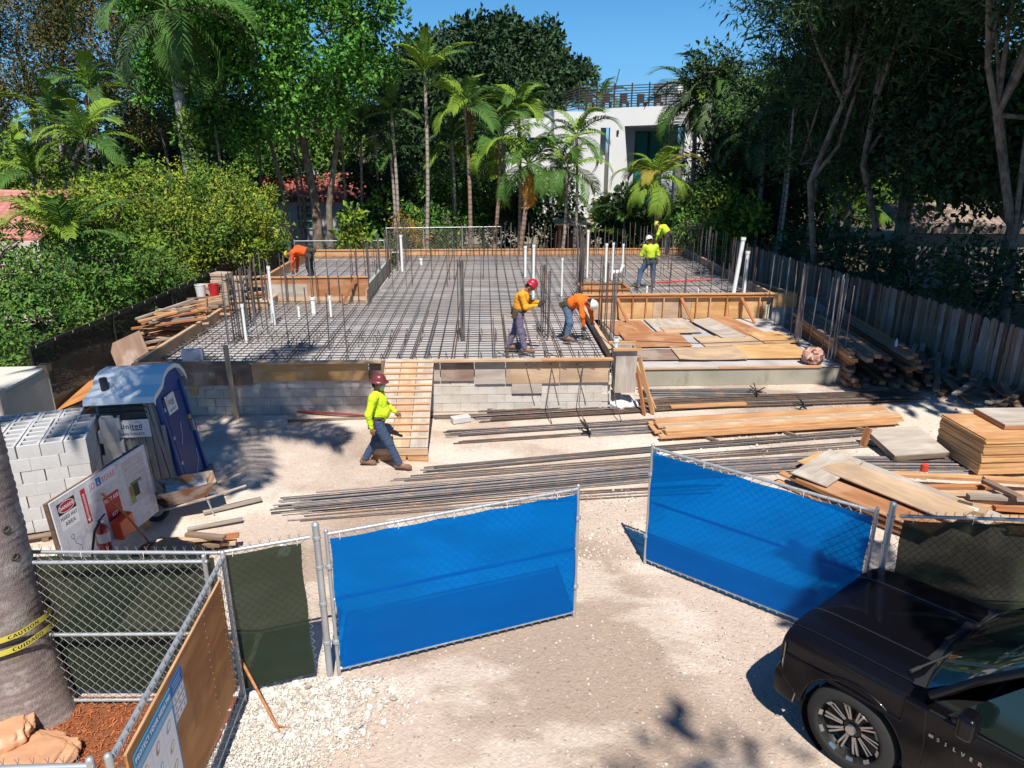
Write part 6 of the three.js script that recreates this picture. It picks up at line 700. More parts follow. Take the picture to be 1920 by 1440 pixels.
// --- right side ---
{
  const RP = 'palms on the right';
  palm('feather_palm', 'feathery palm against the sky right of the white house', 11.2, -42, { h: 7.6, r: 0.16, n: 24, L: 3.5, seed: 551, type: 'royal', mats: ['green', 'grey', 'green'], hi: 1.35, lo: -0.7, shaft: 0.7, group: RP }); palm('feather_palm', 'second feathery palm leaning left over the roof edge', 10.4, -43, { h: 7.4, r: 0.15, n: 20, L: 3.2, seed: 553, type: 'royal', mats: ['green', 'bright'], lo: -0.7, shaft: 0.6, group: RP }); palm('feather_palm', 'dark palm silhouette below the right sky edge', 12.4, -37, { h: 6.2, r: 0.13, n: 16, L: 2.7, seed: 555, type: 'arch', mats: ['dark', 'dark', 'green'], lo: -0.6, group: RP }); palm('feather_palm', 'thin trunked palm in front of the dark right trees', 13.2, -36, { h: 7.4, r: 0.07, n: 12, L: 2.2, seed: 557, mats: ['dark', 'green'], group: RP }); palm('feather_palm', 'bright low palm glowing between the right trunks', 17.2, -37, { h: 2.9, r: 0.08, n: 14, L: 2.3, seed: 559, mats: ['bright', 'bright', 'green'], group: RP }); palm('feather_palm', 'bright palm near the right roof', 20.0, -37.5, { h: 3.2, r: 0.08, n: 14, L: 2.2, seed: 561, mats: ['bright', 'green'], group: RP });
  palm('feather_palm', 'tall thin palm pole at the right of the slab', 11.3, -30.5, { h: 7.2, r: 0.06, n: 11, L: 2.0, seed: 563, mats: ['dark', 'green'], group: RP }); palm('feather_palm', 'second thin palm pole beside the picket fence', 12.5, -28.5, { h: 7.6, r: 0.06, n: 11, L: 2.0, seed: 565, mats: ['dark'], group: RP }); palm('feather_palm', 'palm crown high in the right corner', 17.5, -22, { h: 8.8, r: 0.13, n: 15, L: 2.8, seed: 567, mats: ['dark', 'green'], group: RP });
  const RT = [['tall tree with pale forked trunk left of the right group', 11.4, -26, [[{ p: [[0, 0, 0], [-0.5, 2.2, 0], [-0.9, 4.4, 0], [-0.2, 7, 0.2], [-0.3, 10.5, 0]], r: 0.17, r1: 0.1 }, { p: [[-0.9, 4.4, 0], [-0.2, 5.6, 0.3], [0.3, 8, 0.2], [1.1, 11, 0]], r: 0.1, r1: 0.07 }]], BARK], ['tall tree with a bent trunk and slanting branch at right', 13.0, -25.5, [[{ p: [[0, 0, 0], [-0.2, 3, 0], [-1.0, 5, 0.1], [-0.9, 7, 0.1], [-0.4, 11, 0]], r: 0.19, r1: 0.1 }, { p: [[-0.9, 5.4, 0.1], [0.1, 7.2, 0.3], [1.4, 9.6, 0.3], [2.0, 11.5, 0]], r: 0.09, r1: 0.06 }]], BARK], ['thick dark trunked tree behind the picket fence', 14.6, -27, [[{ p: [[0, 0, 0], [-0.1, 5, 0], [0.2, 12, 0]], r: 0.36, r1: 0.28 }]], BARK], ['forked pale trunk tree at the right edge', 14.6, -20.5, [[{ p: [[0, 0, 0], [-0.3, 3, 0], [-1.5, 6.4, 0]], r: 0.2, r1: 0.15 }, { p: [[-1.5, 6.4, 0], [-2.0, 7.6, 0], [-2.6, 10, 0.2]], r: 0.12, r1: 0.09 }, { p: [[-1.5, 6.4, 0], [-1.0, 7.8, 0], [-0.6, 10.5, 0]], r: 0.12, r1: 0.09 }]], BARK], ['slender tree between the two pale right trunks', 12.6, -31, [[{ p: [[0, 0, 0], [0.2, 4, 0], [0, 9.5, 0]], r: 0.12, r1: 0.07 }]], BARK], ['dark slender tree behind the right palms', 15.5, -34, [[{ p: [[0, 0, 0], [0.3, 4, 0], [0.6, 10, 0]], r: 0.18, r1: 0.1 }]], BARK]];
  RT.forEach(([lb, x, z, [st], bark], i) => { const rr = rng(600 + i); tree('shade_tree', lb, x, z, { seed: 610 + i, thin: 0.72, spr: 'lance', s: 0.9, pal: 'dark', dens: 1.7, gap: 0.2, bark, stems: st, lobes: [...blob(rr, 9, -2.6, 2.2, 8.0, 12.5, -2, 2, 1.5, 2.2), ...blob(rr, i === 3 ? 2 : 5, -1.2, 2.4, 4.5, 8, -2.2, 0, 1.1, 1.6), ...blob(rr, 4, -2, 2, 12, 15, -2, 3, 2, 2.8)] }); });
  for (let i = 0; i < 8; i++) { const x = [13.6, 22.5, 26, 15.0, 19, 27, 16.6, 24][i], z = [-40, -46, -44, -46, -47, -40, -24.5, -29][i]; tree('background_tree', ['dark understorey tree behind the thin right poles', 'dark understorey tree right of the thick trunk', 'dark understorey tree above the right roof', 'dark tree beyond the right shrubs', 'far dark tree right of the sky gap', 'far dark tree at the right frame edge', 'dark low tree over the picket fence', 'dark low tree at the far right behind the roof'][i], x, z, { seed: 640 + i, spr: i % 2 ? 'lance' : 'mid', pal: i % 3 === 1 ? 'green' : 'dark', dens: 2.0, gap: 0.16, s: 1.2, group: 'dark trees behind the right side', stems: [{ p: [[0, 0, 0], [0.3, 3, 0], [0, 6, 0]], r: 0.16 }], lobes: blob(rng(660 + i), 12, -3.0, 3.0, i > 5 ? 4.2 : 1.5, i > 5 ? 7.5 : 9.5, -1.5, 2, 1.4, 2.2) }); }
  tree('shrub', 'low dark undergrowth behind the picket fence', 13.0, -22.5, { seed: 681, cat: 'shrub', spr: 'mid', pal: 'dark', dens: 1.8, stems: [{ p: [[0, 0, 0], [0, 1, 0]], r: 0.05 }], lobes: [[-0.6, 1.8, -3, 1.2, 1.0, 1.4], [0, 2.0, -0.5, 1.2, 1.0, 1.4], [0.6, 1.9, 2, 1.2, 1.0, 1.4], [1.4, 2.1, 4.5, 1.3, 1.0, 1.4], [2.2, 2.0, 0, 1.4, 1.1, 1.4], [-1, 2, -5.5, 1.3, 1.0, 1.4]] });
  // tall canopy beside the site, above the picture, that keeps the right side in shade
  const CX = [14.2, 17.5, 13.6, 17.0, 15.2, 19], CZ = [-9.5, -12.5, -15.5, -19.5, -5.5, -24], near = [[], [], [], [], [], []], rc = rng(733);
  for (let gx = 10.9; gx < 20; gx += 1.9) for (let gz = -5.5; gz > -21.5; gz -= 1.8) { if ((gz > -7 && gx < 13.5) || (gz > -8.8 && gx < 11.5)) continue; const x = gx + (rc() - 0.5) * 1.2, z = gz + (rc() - 0.5) * 1.2; let b = 0; for (let k = 1; k < 6; k++) if (Math.hypot(CX[k] - x, CZ[k] - z) < Math.hypot(CX[b] - x, CZ[b] - z)) b = k; const s = 1.3 + rc() * 0.6; near[b].push([x - CX[b], 11.8 + rc() * 2.6, z - CZ[b], s, s * 0.75, s]); }
  const canopyLobes = (i) => near[i];
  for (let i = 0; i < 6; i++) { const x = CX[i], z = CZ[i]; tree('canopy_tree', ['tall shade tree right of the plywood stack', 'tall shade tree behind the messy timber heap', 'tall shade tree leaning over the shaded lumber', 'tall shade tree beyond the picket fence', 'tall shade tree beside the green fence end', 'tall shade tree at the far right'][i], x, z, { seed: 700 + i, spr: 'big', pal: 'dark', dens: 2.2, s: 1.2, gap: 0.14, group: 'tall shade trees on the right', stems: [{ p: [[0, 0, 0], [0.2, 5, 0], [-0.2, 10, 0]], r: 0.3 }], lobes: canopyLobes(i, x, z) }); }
}
// --- the palm in the pen at the left, its crown above the picture ---
{
  const Pm = thing('large_palm', 'thick ringed palm trunk in the mulch pen at the left edge', 'palm', [-5.0, 0, -5.9]);
  const H = 11.5, prof = []; for (let i = 0; i <= 300; i++) { const t = i / 300, y = t * H, ring = y > 1.15 ? 0.012 * Math.pow(0.5 + 0.5 * Math.sin(y * 2 * Math.PI / 0.085), 3) : 0, base = 0.40 - 0.06 * smooth(0, 1.2, y) - 0.05 * smooth(2.5, 9, y) + 0.06 * Math.exp(-y * 4); prof.push(new THREE.Vector2(base + ring, y)); }
  const g = new THREE.LatheGeometry(prof, 40), p = g.attributes.position, uv = g.attributes.uv; for (let i = 0; i < p.count; i++) { const y = p.getY(i), a = Math.atan2(p.getZ(i), p.getX(i)), k = 1 + 0.05 * (fbm(a / 6.283 + 0.5, y / 12, 8, 4, 821) - 0.5) + (y < 0.4 ? 0.16 * (0.4 - y) * Math.sin(a * 5 + 1) : 0); p.setXYZ(i, p.getX(i) * k - 0.0 * y, y + 0.01 * Math.sin(a * 2), p.getZ(i) * k); uv.setXY(i, uv.getX(i), y / 3); } g.computeVertexNormals();
  const m = std({ map: tex(512, 1024, (u, v) => { const n = fbm(u, v, 6, 6, 823), l = smooth(0.55, 0.68, fbm(u, v, 16, 5, 825, 24)), s = smooth(0.6, 0.75, fbm(u, v, 9, 4, 827)); let c = mix3([0.25, 0.195, 0.185], [0.42, 0.34, 0.315], n); c = mix3(c, [0.52, 0.47, 0.41], l * 0.7); const rg = 0.84 + 0.2 * smooth(0.1, 0.4, Math.abs(((v + 0.004 * n) * 35) % 1 - 0.5)); return mix3(c, [0.26, 0.21, 0.13], s * 0.5).map((x) => x * rg * 0.82 * (0.8 + 0.4 * vnoise(u * 200, v * 200, 200, 829))); }), bumpMap: rep(concBump, 3, 2), bumpScale: 0.005, roughness: 0.95 }); part('trunk', g, m, Pm);
  for (const [a, y] of [[1.25, 2.25], [1.3, 1.95]]) part('knot', at(new THREE.TorusGeometry(0.028, 0.014, 6, 12), 0.345 * Math.sin(a), y, 0.345 * Math.cos(a), 0, a), BARK, Pm);
  part('crownshaft', tube([[0, H, 0], [0, H + 0.8, 0], [0, H + 1.5, 0]], (t) => mix(0.3, 0.12, t), 14), PG.shaft, Pm);
  const r = rng(831); for (let i = 0; i < 18; i++) { const t = i / 18, f = part('frond', FR.royal[i % 3], [PG.green, PG.grey][i % 2], Pm, [0, H + 1.3, 0]); f.rotation.set(0, i * 2.4 + r() * 0.4, mix(0.9, -0.5, t), 'YXZ'); f.scale.setScalar(3.3 + r() * 0.8); }
  const tape = (word, ox) => { const t = canvasTex(2048, 64, (c, w, h) => { c.fillStyle = '#cfc452'; c.fillRect(0, 0, w, h); c.fillStyle = '#16140c'; c.font = 'bold 54px sans-serif'; for (let k = -1; k < 4; k++) { c.fillText(k & 1 ? word[1] : word[0], ox + k * 512, 52); c.fillRect(ox + k * 512 + 330, 20, 50, 7); c.fillRect(ox + k * 512 + 338, 33, 36, 7); } }); t.wrapS = THREE.RepeatWrapping; return std({ map: t, roughness: 0.4 }); };
  const band = (y, tilt, word, ox, label) => { const gg = new THREE.CylinderGeometry(0.392, 0.396, 0.058, 40, 1, true), q = gg.attributes.position; for (let i = 0; i < q.count; i++) { const a = Math.atan2(q.getZ(i), q.getX(i)); q.setY(i, q.getY(i) + tilt * Math.cos(a - 0.4) + 0.006 * Math.sin(a * 7)); } gg.computeVertexNormals(); solo('caution_tape', gg, tape(word, ox), label, 'tape', undefined, [-5.0, y, -5.9]); };
  band(1.12, 0.09, ['CAUTION', 'CUIDADO'], 215, 'upper yellow caution tape band around the palm trunk'); band(0.99, 0.08, ['CUIDADO', 'CAUTION'], 225, 'lower yellow caution tape band around the palm trunk');
}
// a palm by the road, above the picture, whose fronds shade the right gate and the truck
palm('street_palm', 'street palm whose fronds shade the right blue gate', 6.7, -2.3, { h: 8.4, r: 0.16, n: 16, L: 1.8, seed: 571, type: 'arch', mats: ['green', 'grey'], hi: 0.9, lo: -0.6, shaft: 0.6, lx: -1.0 });
tree('street_tree', 'small street tree out of view beside the truck', 6.4, 8.2, { seed: 573, spr: 'big', pal: 'dark', dens: 1.6, stems: [{ p: [[0, 0, 0], [-0.6, 8, -0.5], [-2.4, 17, -1.4]], r: 0.25 }], lobes: [[-2.9, 18.0, -2.0, 0.55, 0.4, 0.5]] });
// ---------- houses ----------
{
  const wallT = tex(256, 256, (u, v) => mix3([0.70, 0.71, 0.72], [0.78, 0.785, 0.79], fbm(u, v, 5, 5, 901))), WW = std({ map: rep(wallT, 0.2), roughness: 0.8 }), glass = phys({ color: lin(0.025, 0.19, 0.16), roughness: 0.08, metalness: 0.0, clearcoat: 1 }), darkM = std({ color: lin(0.035, 0.028, 0.025), roughness: 0.6 });
  const Hs = thing('modern_house', 'white modern house with roof railing and slanted window recess', 'house', [2.6, 0, -47.6], 0.14); Hs.scale.y = 1.05;
  const quad = (pts, d = 0.3) => { const s = new THREE.Shape(); pts.forEach(([x, y], i) => (i ? s.lineTo(x, y) : s.moveTo(x, y))); return new THREE.ExtrudeGeometry(s, { depth: d, bevelEnabled: false }); };
  // facade with a slot and a slanted recess
  part('wall', quad([[0, 0], [3.0, 0], [3.0, 7.3], [0, 7.3]]), WW, Hs); part('wall', quad([[3.0, 6.4], [3.62, 6.4], [3.62, 7.5], [3.0, 7.3]]), WW, Hs); part('wall', quad([[3.62, 0], [5.0, 0], [6.0, 0.02], [5.0, 3.0], [4.55, 6.5], [4.55, 7.55], [3.62, 7.5]]), WW, Hs); part('parapet', quad([[4.55, 6.5], [16, 6.9], [16, 8.0], [4.55, 7.55]]), WW, Hs); part('wall', quad([[8.6, 0], [16, 0], [16, 6.9], [8.6, 6.7]]), WW, Hs); part('wall', quad([[5.0, 0], [8.6, 0], [8.6, 1.6], [5.5, 1.6]]), WW, Hs);
  part('recess_back', at(box(0.7, 7.3, 0.1), 3.3, 3.6, -0.8), WW, Hs); part('recess_side', sheet(1, 1, (s, t) => [mix(5.02, 4.57, t), mix(3.0, 6.5, t), mix(0.28, -1.6, s)]), WW, Hs); part('recess_wall', at(box(4.4, 6.8, 0.1), 6.6, 3.4, -1.6), std({ map: rep(wallT, 0.2), color: lin(0.75, 0.78, 0.84), roughness: 0.8 }), Hs); part('recess_ceiling', at(box(4.4, 0.08, 1.9), 6.6, 6.5, -0.8), WW, Hs);
  for (const [x, y, w, h] of [[6.3, 4.4, 0.85, 3.6], [7.3, 4.4, 0.95, 3.6], [6.3, 1.9, 0.85, 1.0], [7.3, 1.9, 0.95, 1.0]]) { const wn = part('window', at(box(w, h, 0.05), x, y, -1.5), glass, Hs); part('window_frame', merge([at(box(w + 0.08, 0.06, 0.09), x, y + h / 2, -1.48), at(box(w + 0.08, 0.06, 0.09), x, y - h / 2, -1.48), at(box(0.06, h, 0.09), x - w / 2, y, -1.48), at(box(0.06, h, 0.09), x + w / 2, y, -1.48)]), darkM, wn); }
  part('wall_lamp', at(bev(0.14, 0.22, 0.12, 0.02), 4.1, 6.15, 0.36), darkM, Hs); part('wall_lamp', at(bev(0.14, 0.22, 0.12, 0.02), 1.9, 3.0, 0.36), darkM, Hs);
  part('side_wall', at(box(0.3, 7.4, 9), 0.15, 3.7, -4.5), WW, Hs); part('roof_slab', at(box(16, 0.2, 9), 8, 7.2, -4.6), WW, Hs); part('upper_block', at(box(4.5, 2.2, 5), 11.2, 8.3, -5), WW, Hs);
  part('low_wing', at(box(3.4, 1.1, 3), -1.3, 6.4, -2.2), WW, Hs); part('low_wing', at(box(3.2, 5.6, 3), -1.3, 2.9, -2.4), WW, Hs);
  const rail = (x0, x1, y0, y1, z) => { for (let k = 0; k < 9; k++) part('rail_slat', tube([[x0, y0 + 0.1 + k * 0.145, z], [x1, y1 + 0.1 + k * 0.145, z]], 0.028, 4), darkM, Hs); const n = Math.round((x1 - x0) / 1.05); for (let k = 0; k <= n; k++) part('rail_post', at(box(0.07, 1.4, 0.07), mix(x0, x1, k / n), mix(y0, y1, k / n) + 0.7, z), darkM, Hs); };
  rail(1.6, 8.4, 7.38, 7.7, 0.05); rail(9.6, 14, 7.75, 7.95, 0.05); for (let k = 0; k < 9; k++) part('rail_slat', tube([[1.6, 7.5 + k * 0.145, 0.05], [1.6, 7.5 + k * 0.145, -5]], 0.028, 4), darkM, Hs);
  for (let k = 0; k < 5; k++) { part('roof_chair', merge([at(box(0.5, 0.06, 0.5), 2.6 + k * 1.15, 7.9, -1.2), at(box(0.5, 0.55, 0.05), 2.6 + k * 1.15, 8.15, -1.42), ...[-1, 1].map((s) => at(box(0.05, 0.5, 0.5), 2.6 + k * 1.15 + s * 0.22, 7.65, -1.2))]), darkM, Hs); }
  solo('antenna', tube([[0, 0, 0], [0.35, 1.6, 0]], 0.025, 5), darkM, 'thin slanting pole above the roof railing', 'pole', undefined, [6.4, 8.6, -48.5]);
  // tiled roofs
  const tileM = (s, a, b) => std({ map: tex(128, 128, (u, v) => mix3(a, b, fbm(u, v, 5, 4, s))), roughness: 0.9 });
  const tiled = (parent, mats, w, run, rise, nx, ny, origin) => { const geo = tube([[0, 0, 0], [0, 0, run / ny * 1.15]], w / nx * 0.56, 6, true), r = rng(nx * 7 + ny); let n = 0; const rest = []; for (let j = 0; j < ny; j++) for (let i = 0; i < nx; i++) { const x = origin[0] + (i + 0.5) * w / nx, y = origin[1] - rise * (j / ny) + 0.02, z = origin[2] + run * (j / ny); if (n++ < 300) part('roof_tile', geo, mats[Math.floor(r() * mats.length)], parent, [x, y, z], [Math.atan2(rise, run) - 0.06, (r() - 0.5) * 0.04, 0]); else rest.push(mat4(V(x, y, z), eul(Math.atan2(rise, run) - 0.06, 0, 0), V(1, 1, 1))); } if (rest.length) instances('roof_tiles', geo, mats[0], rest, parent); part('roof_deck', at(box(w, 0.06, Math.hypot(run, rise)), origin[0] + w / 2, origin[1] - rise / 2 - 0.08, origin[2] + run / 2, Math.atan2(rise, run)), mats[0], parent); };
  const redT = [tileM(911, [0.30, 0.075, 0.055], [0.50, 0.19, 0.14]), tileM(912, [0.22, 0.05, 0.04], [0.38, 0.11, 0.085])], pinkT = [tileM(913, [0.46, 0.19, 0.16], [0.58, 0.27, 0.23]), tileM(914, [0.42, 0.16, 0.135], [0.52, 0.23, 0.19])], brownT = [tileM(915, [0.30, 0.22, 0.18], [0.42, 0.33, 0.28]), tileM(916, [0.24, 0.17, 0.14], [0.36, 0.28, 0.24])];
  const RH = thing('white_house', 'white house with red tiled roof behind the left trees', 'house', [-14.6, 0, -43]);
  part('wall', at(box(6.9, 2.75, 0.25), 3.45, 1.37, 0), WW, RH); part('wall', at(box(0.25, 2.75, 4), 6.8, 1.37, -2), WW, RH); tiled(RH, redT, 7.4, 2.6, 1.3, 26, 9, [-0.3, 3.95, -1.9]); for (let k = 0; k < 9; k++) part('corbel', at(bev(0.28, 0.2, 0.16, 0.04), 0.5 + k * 0.75, 2.55, 0.18), WW, RH);
  for (const [x, y] of [[2.4, 1.65], [4.9, 1.45], [6.0, 1.45]]) { const wn = part('window', at(box(0.95, 1.35, 0.04), x, y, 0.13), glass, RH); part('window_frame', merge([-1, 0, 1].map((s) => at(box(0.06, 1.4, 0.07), x + s * 0.46, y, 0.16)).concat([-1, -0.33, 0.33, 1].map((s) => at(box(1.0, 0.06, 0.07), x, y + s * 0.67, 0.165)))), WW, wn); }
  part('chimney', at(box(0.7, 0.6, 0.6), 2.2, 4.1, -2), WW, RH); part('upper_wall', at(box(1.5, 0.5, 0.2), 2.2, 4.0, -1.6), WW, RH);
  const PH = thing('pink_roof_house', 'house with pink barrel tile roof at the left edge', 'house', [-19.2, 0.45, -23.2], 0.14); part('wall', at(box(5.0, 2.5, 0.25), 2.4, 1.25, 2.6), std({ map: rep(wallT, 0.2), color: lin(0.9, 0.75, 0.66) }), PH); tiled(PH, pinkT, 4.9, 3.2, 1.2, 20, 15, [0, 3.65, -0.6]); part('ridge', tube([[0, 3.68, -0.62], [2.2, 3.7, -0.6], [4.9, 3.6, -0.6]], 0.12, 8), pinkT[0], PH);
  const BH = thing('brown_roof_house', 'house with brown tiled roof behind the picket fence', 'house', [16.2, 0, -31.5], -0.05); part('wall', at(box(8, 2.2, 0.25), 4, 1.1, 1.9), std({ map: rep(wallT, 0.2), color: lin(0.3, 0.26, 0.22) }), BH); tiled(BH, brownT, 8.4, 2.6, 0.75, 28, 10, [-0.2, 3.15, -0.2]);
  // shelter and meter cabinet near the back fence
  const Sh = thing('garden_shelter', 'small shelter with flat tan roof behind the foundation', 'shelter', [3.1, 0, -36.6], 0.05); part('roof', at(bev(2.0, 0.09, 1.3, 0.01), 0, 2.0, 0, 0.12), std({ color: lin(0.52, 0.44, 0.33), roughness: 0.9 }), Sh); for (const x of [-0.7, 0.75]) part('pillar', at(box(0.24, 2.0, 0.24), x, 1.0, 0.2), std({ color: lin(0.26, 0.10, 0.06), roughness: 0.9 }), Sh); part('back_wall', at(box(1.9, 1.3, 0.12), 0, 0.65, -0.4), std({ color: lin(0.2, 0.09, 0.06), roughness: 0.9 }), Sh);
  const MC = thing('meter_cabinet', 'grey utility cabinet among the trunks at left', 'cabinet', [-10.6, 0, -34.2]); part('cabinet', at(bev(0.7, 0.9, 0.35, 0.02), 0, 1.85, 0), std({ color: lin(0.12, 0.15, 0.17), roughness: 0.5 }), MC); part('meter', at(new THREE.CylinderGeometry(0.1, 0.1, 0.08, 16), 0.1, 2.0, 0.2, Math.PI / 2), GALV, MC); part('stand', at(box(0.12, 1.45, 0.12), 0, 0.72, 0), GALV, MC);
  const gw = solo('garden_wall', box(18, 0.9, 0.2), CONC.cast, 'low garden wall behind the rear shrubs', 'wall', undefined, [6, 0.42, -44], [0, 0.03, 0]);
}
// ---------- pickup truck ----------
{
  const T = thing('pickup_truck', 'black pickup truck with chrome spoked wheels at bottom right', 'truck', [3.90, 0, -5.84], 2.229);
  const paint = phys({ color: lin(0.0035, 0.003, 0.005), roughness: 0.35, clearcoat: 0.35, clearcoatRoughness: 0.06, specularIntensity: 0.3 }), trim = std({ color: lin(0.02, 0.02, 0.021), roughness: 0.6 }), glass = phys({ color: lin(0.006, 0.014, 0.012), roughness: 0.03, clearcoat: 0.7, clearcoatRoughness: 0.02 }), chrome = std({ color: lin(0.42, 0.41, 0.40), roughness: 0.3, metalness: 0.85 }), rubber = std({ color: lin(0.022, 0.021, 0.02), roughness: 0.85 }), blackW = std({ color: lin(0.012, 0.012, 0.012), roughness: 0.35 });
  // hood and fender tops: sections along x
  const ST = [[1.02, 0.98, 0.94, 0.80], [1.01, 1.06, 0.955, 0.80], [0.97, 1.105, 0.975, 0.78], [0.86, 1.14, 0.99, 0.76], [0.6, 1.165, 1, 0.76], [0.2, 1.185, 1, 0.76], [-0.15, 1.2, 1, 0.76], [-0.42, 1.21, 1, 0.76]];
  const half = (yc) => [[0, yc], [0.25, yc], [0.43, yc - 0.006], [0.455, yc + 0.012], [0.62, yc + 0.012], [0.76, yc - 0.004], [0.81, yc - 0.014], [0.82, yc - 0.03], [0.88, yc - 0.04], [0.935, yc - 0.075], [0.968, yc - 0.15], [0.978, yc - 0.36]];
  const prof = (yc, w, low) => { const h = half(yc), L = []; for (let i = h.length - 1; i > 0; i--) L.push([-h[i][0] * w, Math.max(h[i][1], low)]); for (const q of h) L.push([q[0] * w, Math.max(q[1], low)]); return L; };
  const P = ST.map(([x, yc, w, low]) => prof(yc, w, low).map(([z, y]) => [x, y, z])), np = P[0].length;
  const loft = (S) => toCreasedNormals(sheet(S[0].length - 1, S.length - 1, (s, t) => S[Math.round(t * (S.length - 1))][Math.round(s * (S[0].length - 1))]).toNonIndexed(), 0.5);
  part('hood', loft(P), paint, T);
  part('front_face', sheet(np - 1, 2, (s, t) => { const a = P[0][Math.round(s * (np - 1))]; return [1.0 - 0.03 * t * t, mix(a[1], 0.6, t), a[2]]; }), paint, T);
  for (const z of [-0.455, 0.455]) part('hood_crease', tube(ST.slice(2).map(([x, yc, w]) => [x, yc + 0.012, z * w]), 0.007, 5), phys({ color: lin(0.02, 0.02, 0.022), roughness: 0.25, clearcoat: 1 }), T); for (const z of [-0.82, 0.82]) part('hood_gap', tube(ST.slice(2).map(([x, yc, w]) => [x, yc - 0.024, z * w]), 0.006, 4), blackW, T);
  part('grille', at(bev(0.05, 0.3, 1.3, 0.02), 1.0, 0.78, 0), trim, T); part('grille_bar', at(bev(0.06, 0.07, 1.3, 0.02), 1.01, 0.79, 0), paint, T);
  for (const s of [-1, 1]) {
    part('headlight', sheet(6, 4, (u, v) => { const a = mix(0.1, 1.35, u); return [0.835 + 0.205 * Math.cos(a), mix(0.70, 0.99, v) - 0.02 * u, s * (0.72 + 0.262 * Math.sin(a))]; }), phys({ color: lin(0.22, 0.17, 0.12), roughness: 0.12, clearcoat: 1 }), T);
    // fender, door and bed side with wheel arches cut out
    const sh = new THREE.Shape(); sh.moveTo(0.86, 0.86); sh.lineTo(0.86, 0.62); sh.lineTo(0.56, 0.50); sh.lineTo(0.50, 0.46); sh.absarc(0, 0.44, 0.5, 0.04, Math.PI - 0.04, false); sh.lineTo(-0.52, 0.42); sh.lineTo(-2.95, 0.42); sh.absarc(-3.45, 0.44, 0.5, 0.04, Math.PI - 0.04, false); sh.lineTo(-4.55, 0.5); sh.lineTo(-4.6, 1.14); sh.lineTo(-2.75, 1.14); sh.lineTo(-2.7, 1.18); sh.lineTo(-0.42, 1.10); sh.lineTo(-0.42, 0.87); sh.closePath();
    const g = new THREE.ExtrudeGeometry(sh, { depth: 0.04, bevelEnabled: true, bevelSize: 0.02, bevelThickness: 0.02, bevelSegments: 3, curveSegments: 20 }); g.translate(0, 0, s > 0 ? 0.935 : -0.975); part('side_panel', g, paint, T);
    const flare = new THREE.TorusGeometry(0.512, 0.022, 8, 28, Math.PI * 0.98); flare.scale(1, 1, 0.8); for (const x of [0, -3.45]) part('wheel_arch', at(flare.clone(), x, 0.44, s * 0.975), paint, T);
    part('inner_arch', at(new THREE.CylinderGeometry(0.5, 0.5, 0.35, 24, 1, true, 0, Math.PI), 0, 0.44, s * 0.78, Math.PI / 2, -Math.PI / 2, 0), blackW, T);
    part('door_seam', tube([[-0.62, 0.45, s * 1.0], [-0.62, 0.8, s * 1.001], [-0.58, 1.12, s * 0.995]], 0.005, 4), blackW, T); part('door_seam', tube([[-1.75, 0.45, s * 1.0], [-1.75, 1.15, s * 0.998]], 0.005, 4), blackW, T); part('door_handle', at(bev(0.2, 0.035, 0.03, 0.01), -1.58, 1.0, s * 1.01), paint, T);
    part('belt_trim', tube([[-0.6, 1.12, s * 0.97], [-1.6, 1.15, s * 0.97], [-2.65, 1.16, s * 0.97]], 0.016, 6), blackW, T);
    // glasshouse
    part('side_window', sheet(4, 1, (u, v) => { const b = [mix(-0.72, -2.55, u), 1.15, s * 0.945], t = [mix(-1.2, -2.45, u), 1.71, s * 0.76]; return [0, 1, 2].map((k) => mix(b[k], t[k], v)); }), glass, T);
    for (const [pp, pr] of [[[[-0.56, 1.2, s * 0.89], [-0.84, 1.5, s * 0.81], [-1.16, 1.78, s * 0.72]], 0.04], [[[-1.75, 1.15, s * 0.945], [-1.75, 1.72, s * 0.76]], 0.03], [[[-2.6, 1.15, s * 0.945], [-2.55, 1.78, s * 0.72]], 0.06]]) part('window_pillar', tube(pp, pr, 8), paint, T);
    const mr = part('mirror', at(bev(0.14, 0.22, 0.2, 0.05, 3), -0.92, 1.3, s * 1.12), paint, T); part('mirror_arm', tube([[-0.78, 1.16, s * 0.96], [-0.9, 1.24, s * 1.06]], 0.03, 6), trim, T);
    for (const x of [0, -3.45]) {
      const W = part('wheel', new THREE.LatheGeometry([[0.27, -0.13], [0.33, -0.135], [0.395, -0.125], [0.42, -0.09], [0.425, 0], [0.42, 0.09], [0.395, 0.125], [0.33, 0.135], [0.30, 0.13], [0.29, 0.1]].map((q) => new THREE.Vector2(...q)), 48), rubber, T, [x, 0.425, s * 0.86], [s * Math.PI / 2, 0, 0]);
      part('rim', new THREE.LatheGeometry([[0.0, 0.03], [0.08, 0.035], [0.10, 0.0], [0.24, -0.02], [0.275, 0.02], [0.295, 0.118]].map((q) => new THREE.Vector2(...q)), 36), blackW, W);
      const sp = []; for (let k = 0; k < 10; k++) for (const d of [-0.085, 0.085]) { const a = k / 10 * Math.PI * 2 + d; sp.push(at(bev(0.17, 0.02, 0.022, 0.005), 0.175 * Math.cos(a), 0.045, 0.175 * Math.sin(a), 0, -a, 0.12)); } part('spokes', merge(sp), chrome, W);
      const lp = []; for (let k = 0; k < 20; k += 2) { const a0 = k / 20 * Math.PI * 2; lp.push(sheet(4, 1, (u, v) => { const a = a0 + u * 0.24, r = mix(0.262, 0.292, v); return [r * Math.cos(a), 0.105 + 0.018 * v, r * Math.sin(a)]; })); } part('rim_inserts', merge(lp), chrome, W); part('hub_cap', at(new THREE.CylinderGeometry(0.045, 0.055, 0.05, 16), 0, 0.06, 0), chrome, W);
    }
  }
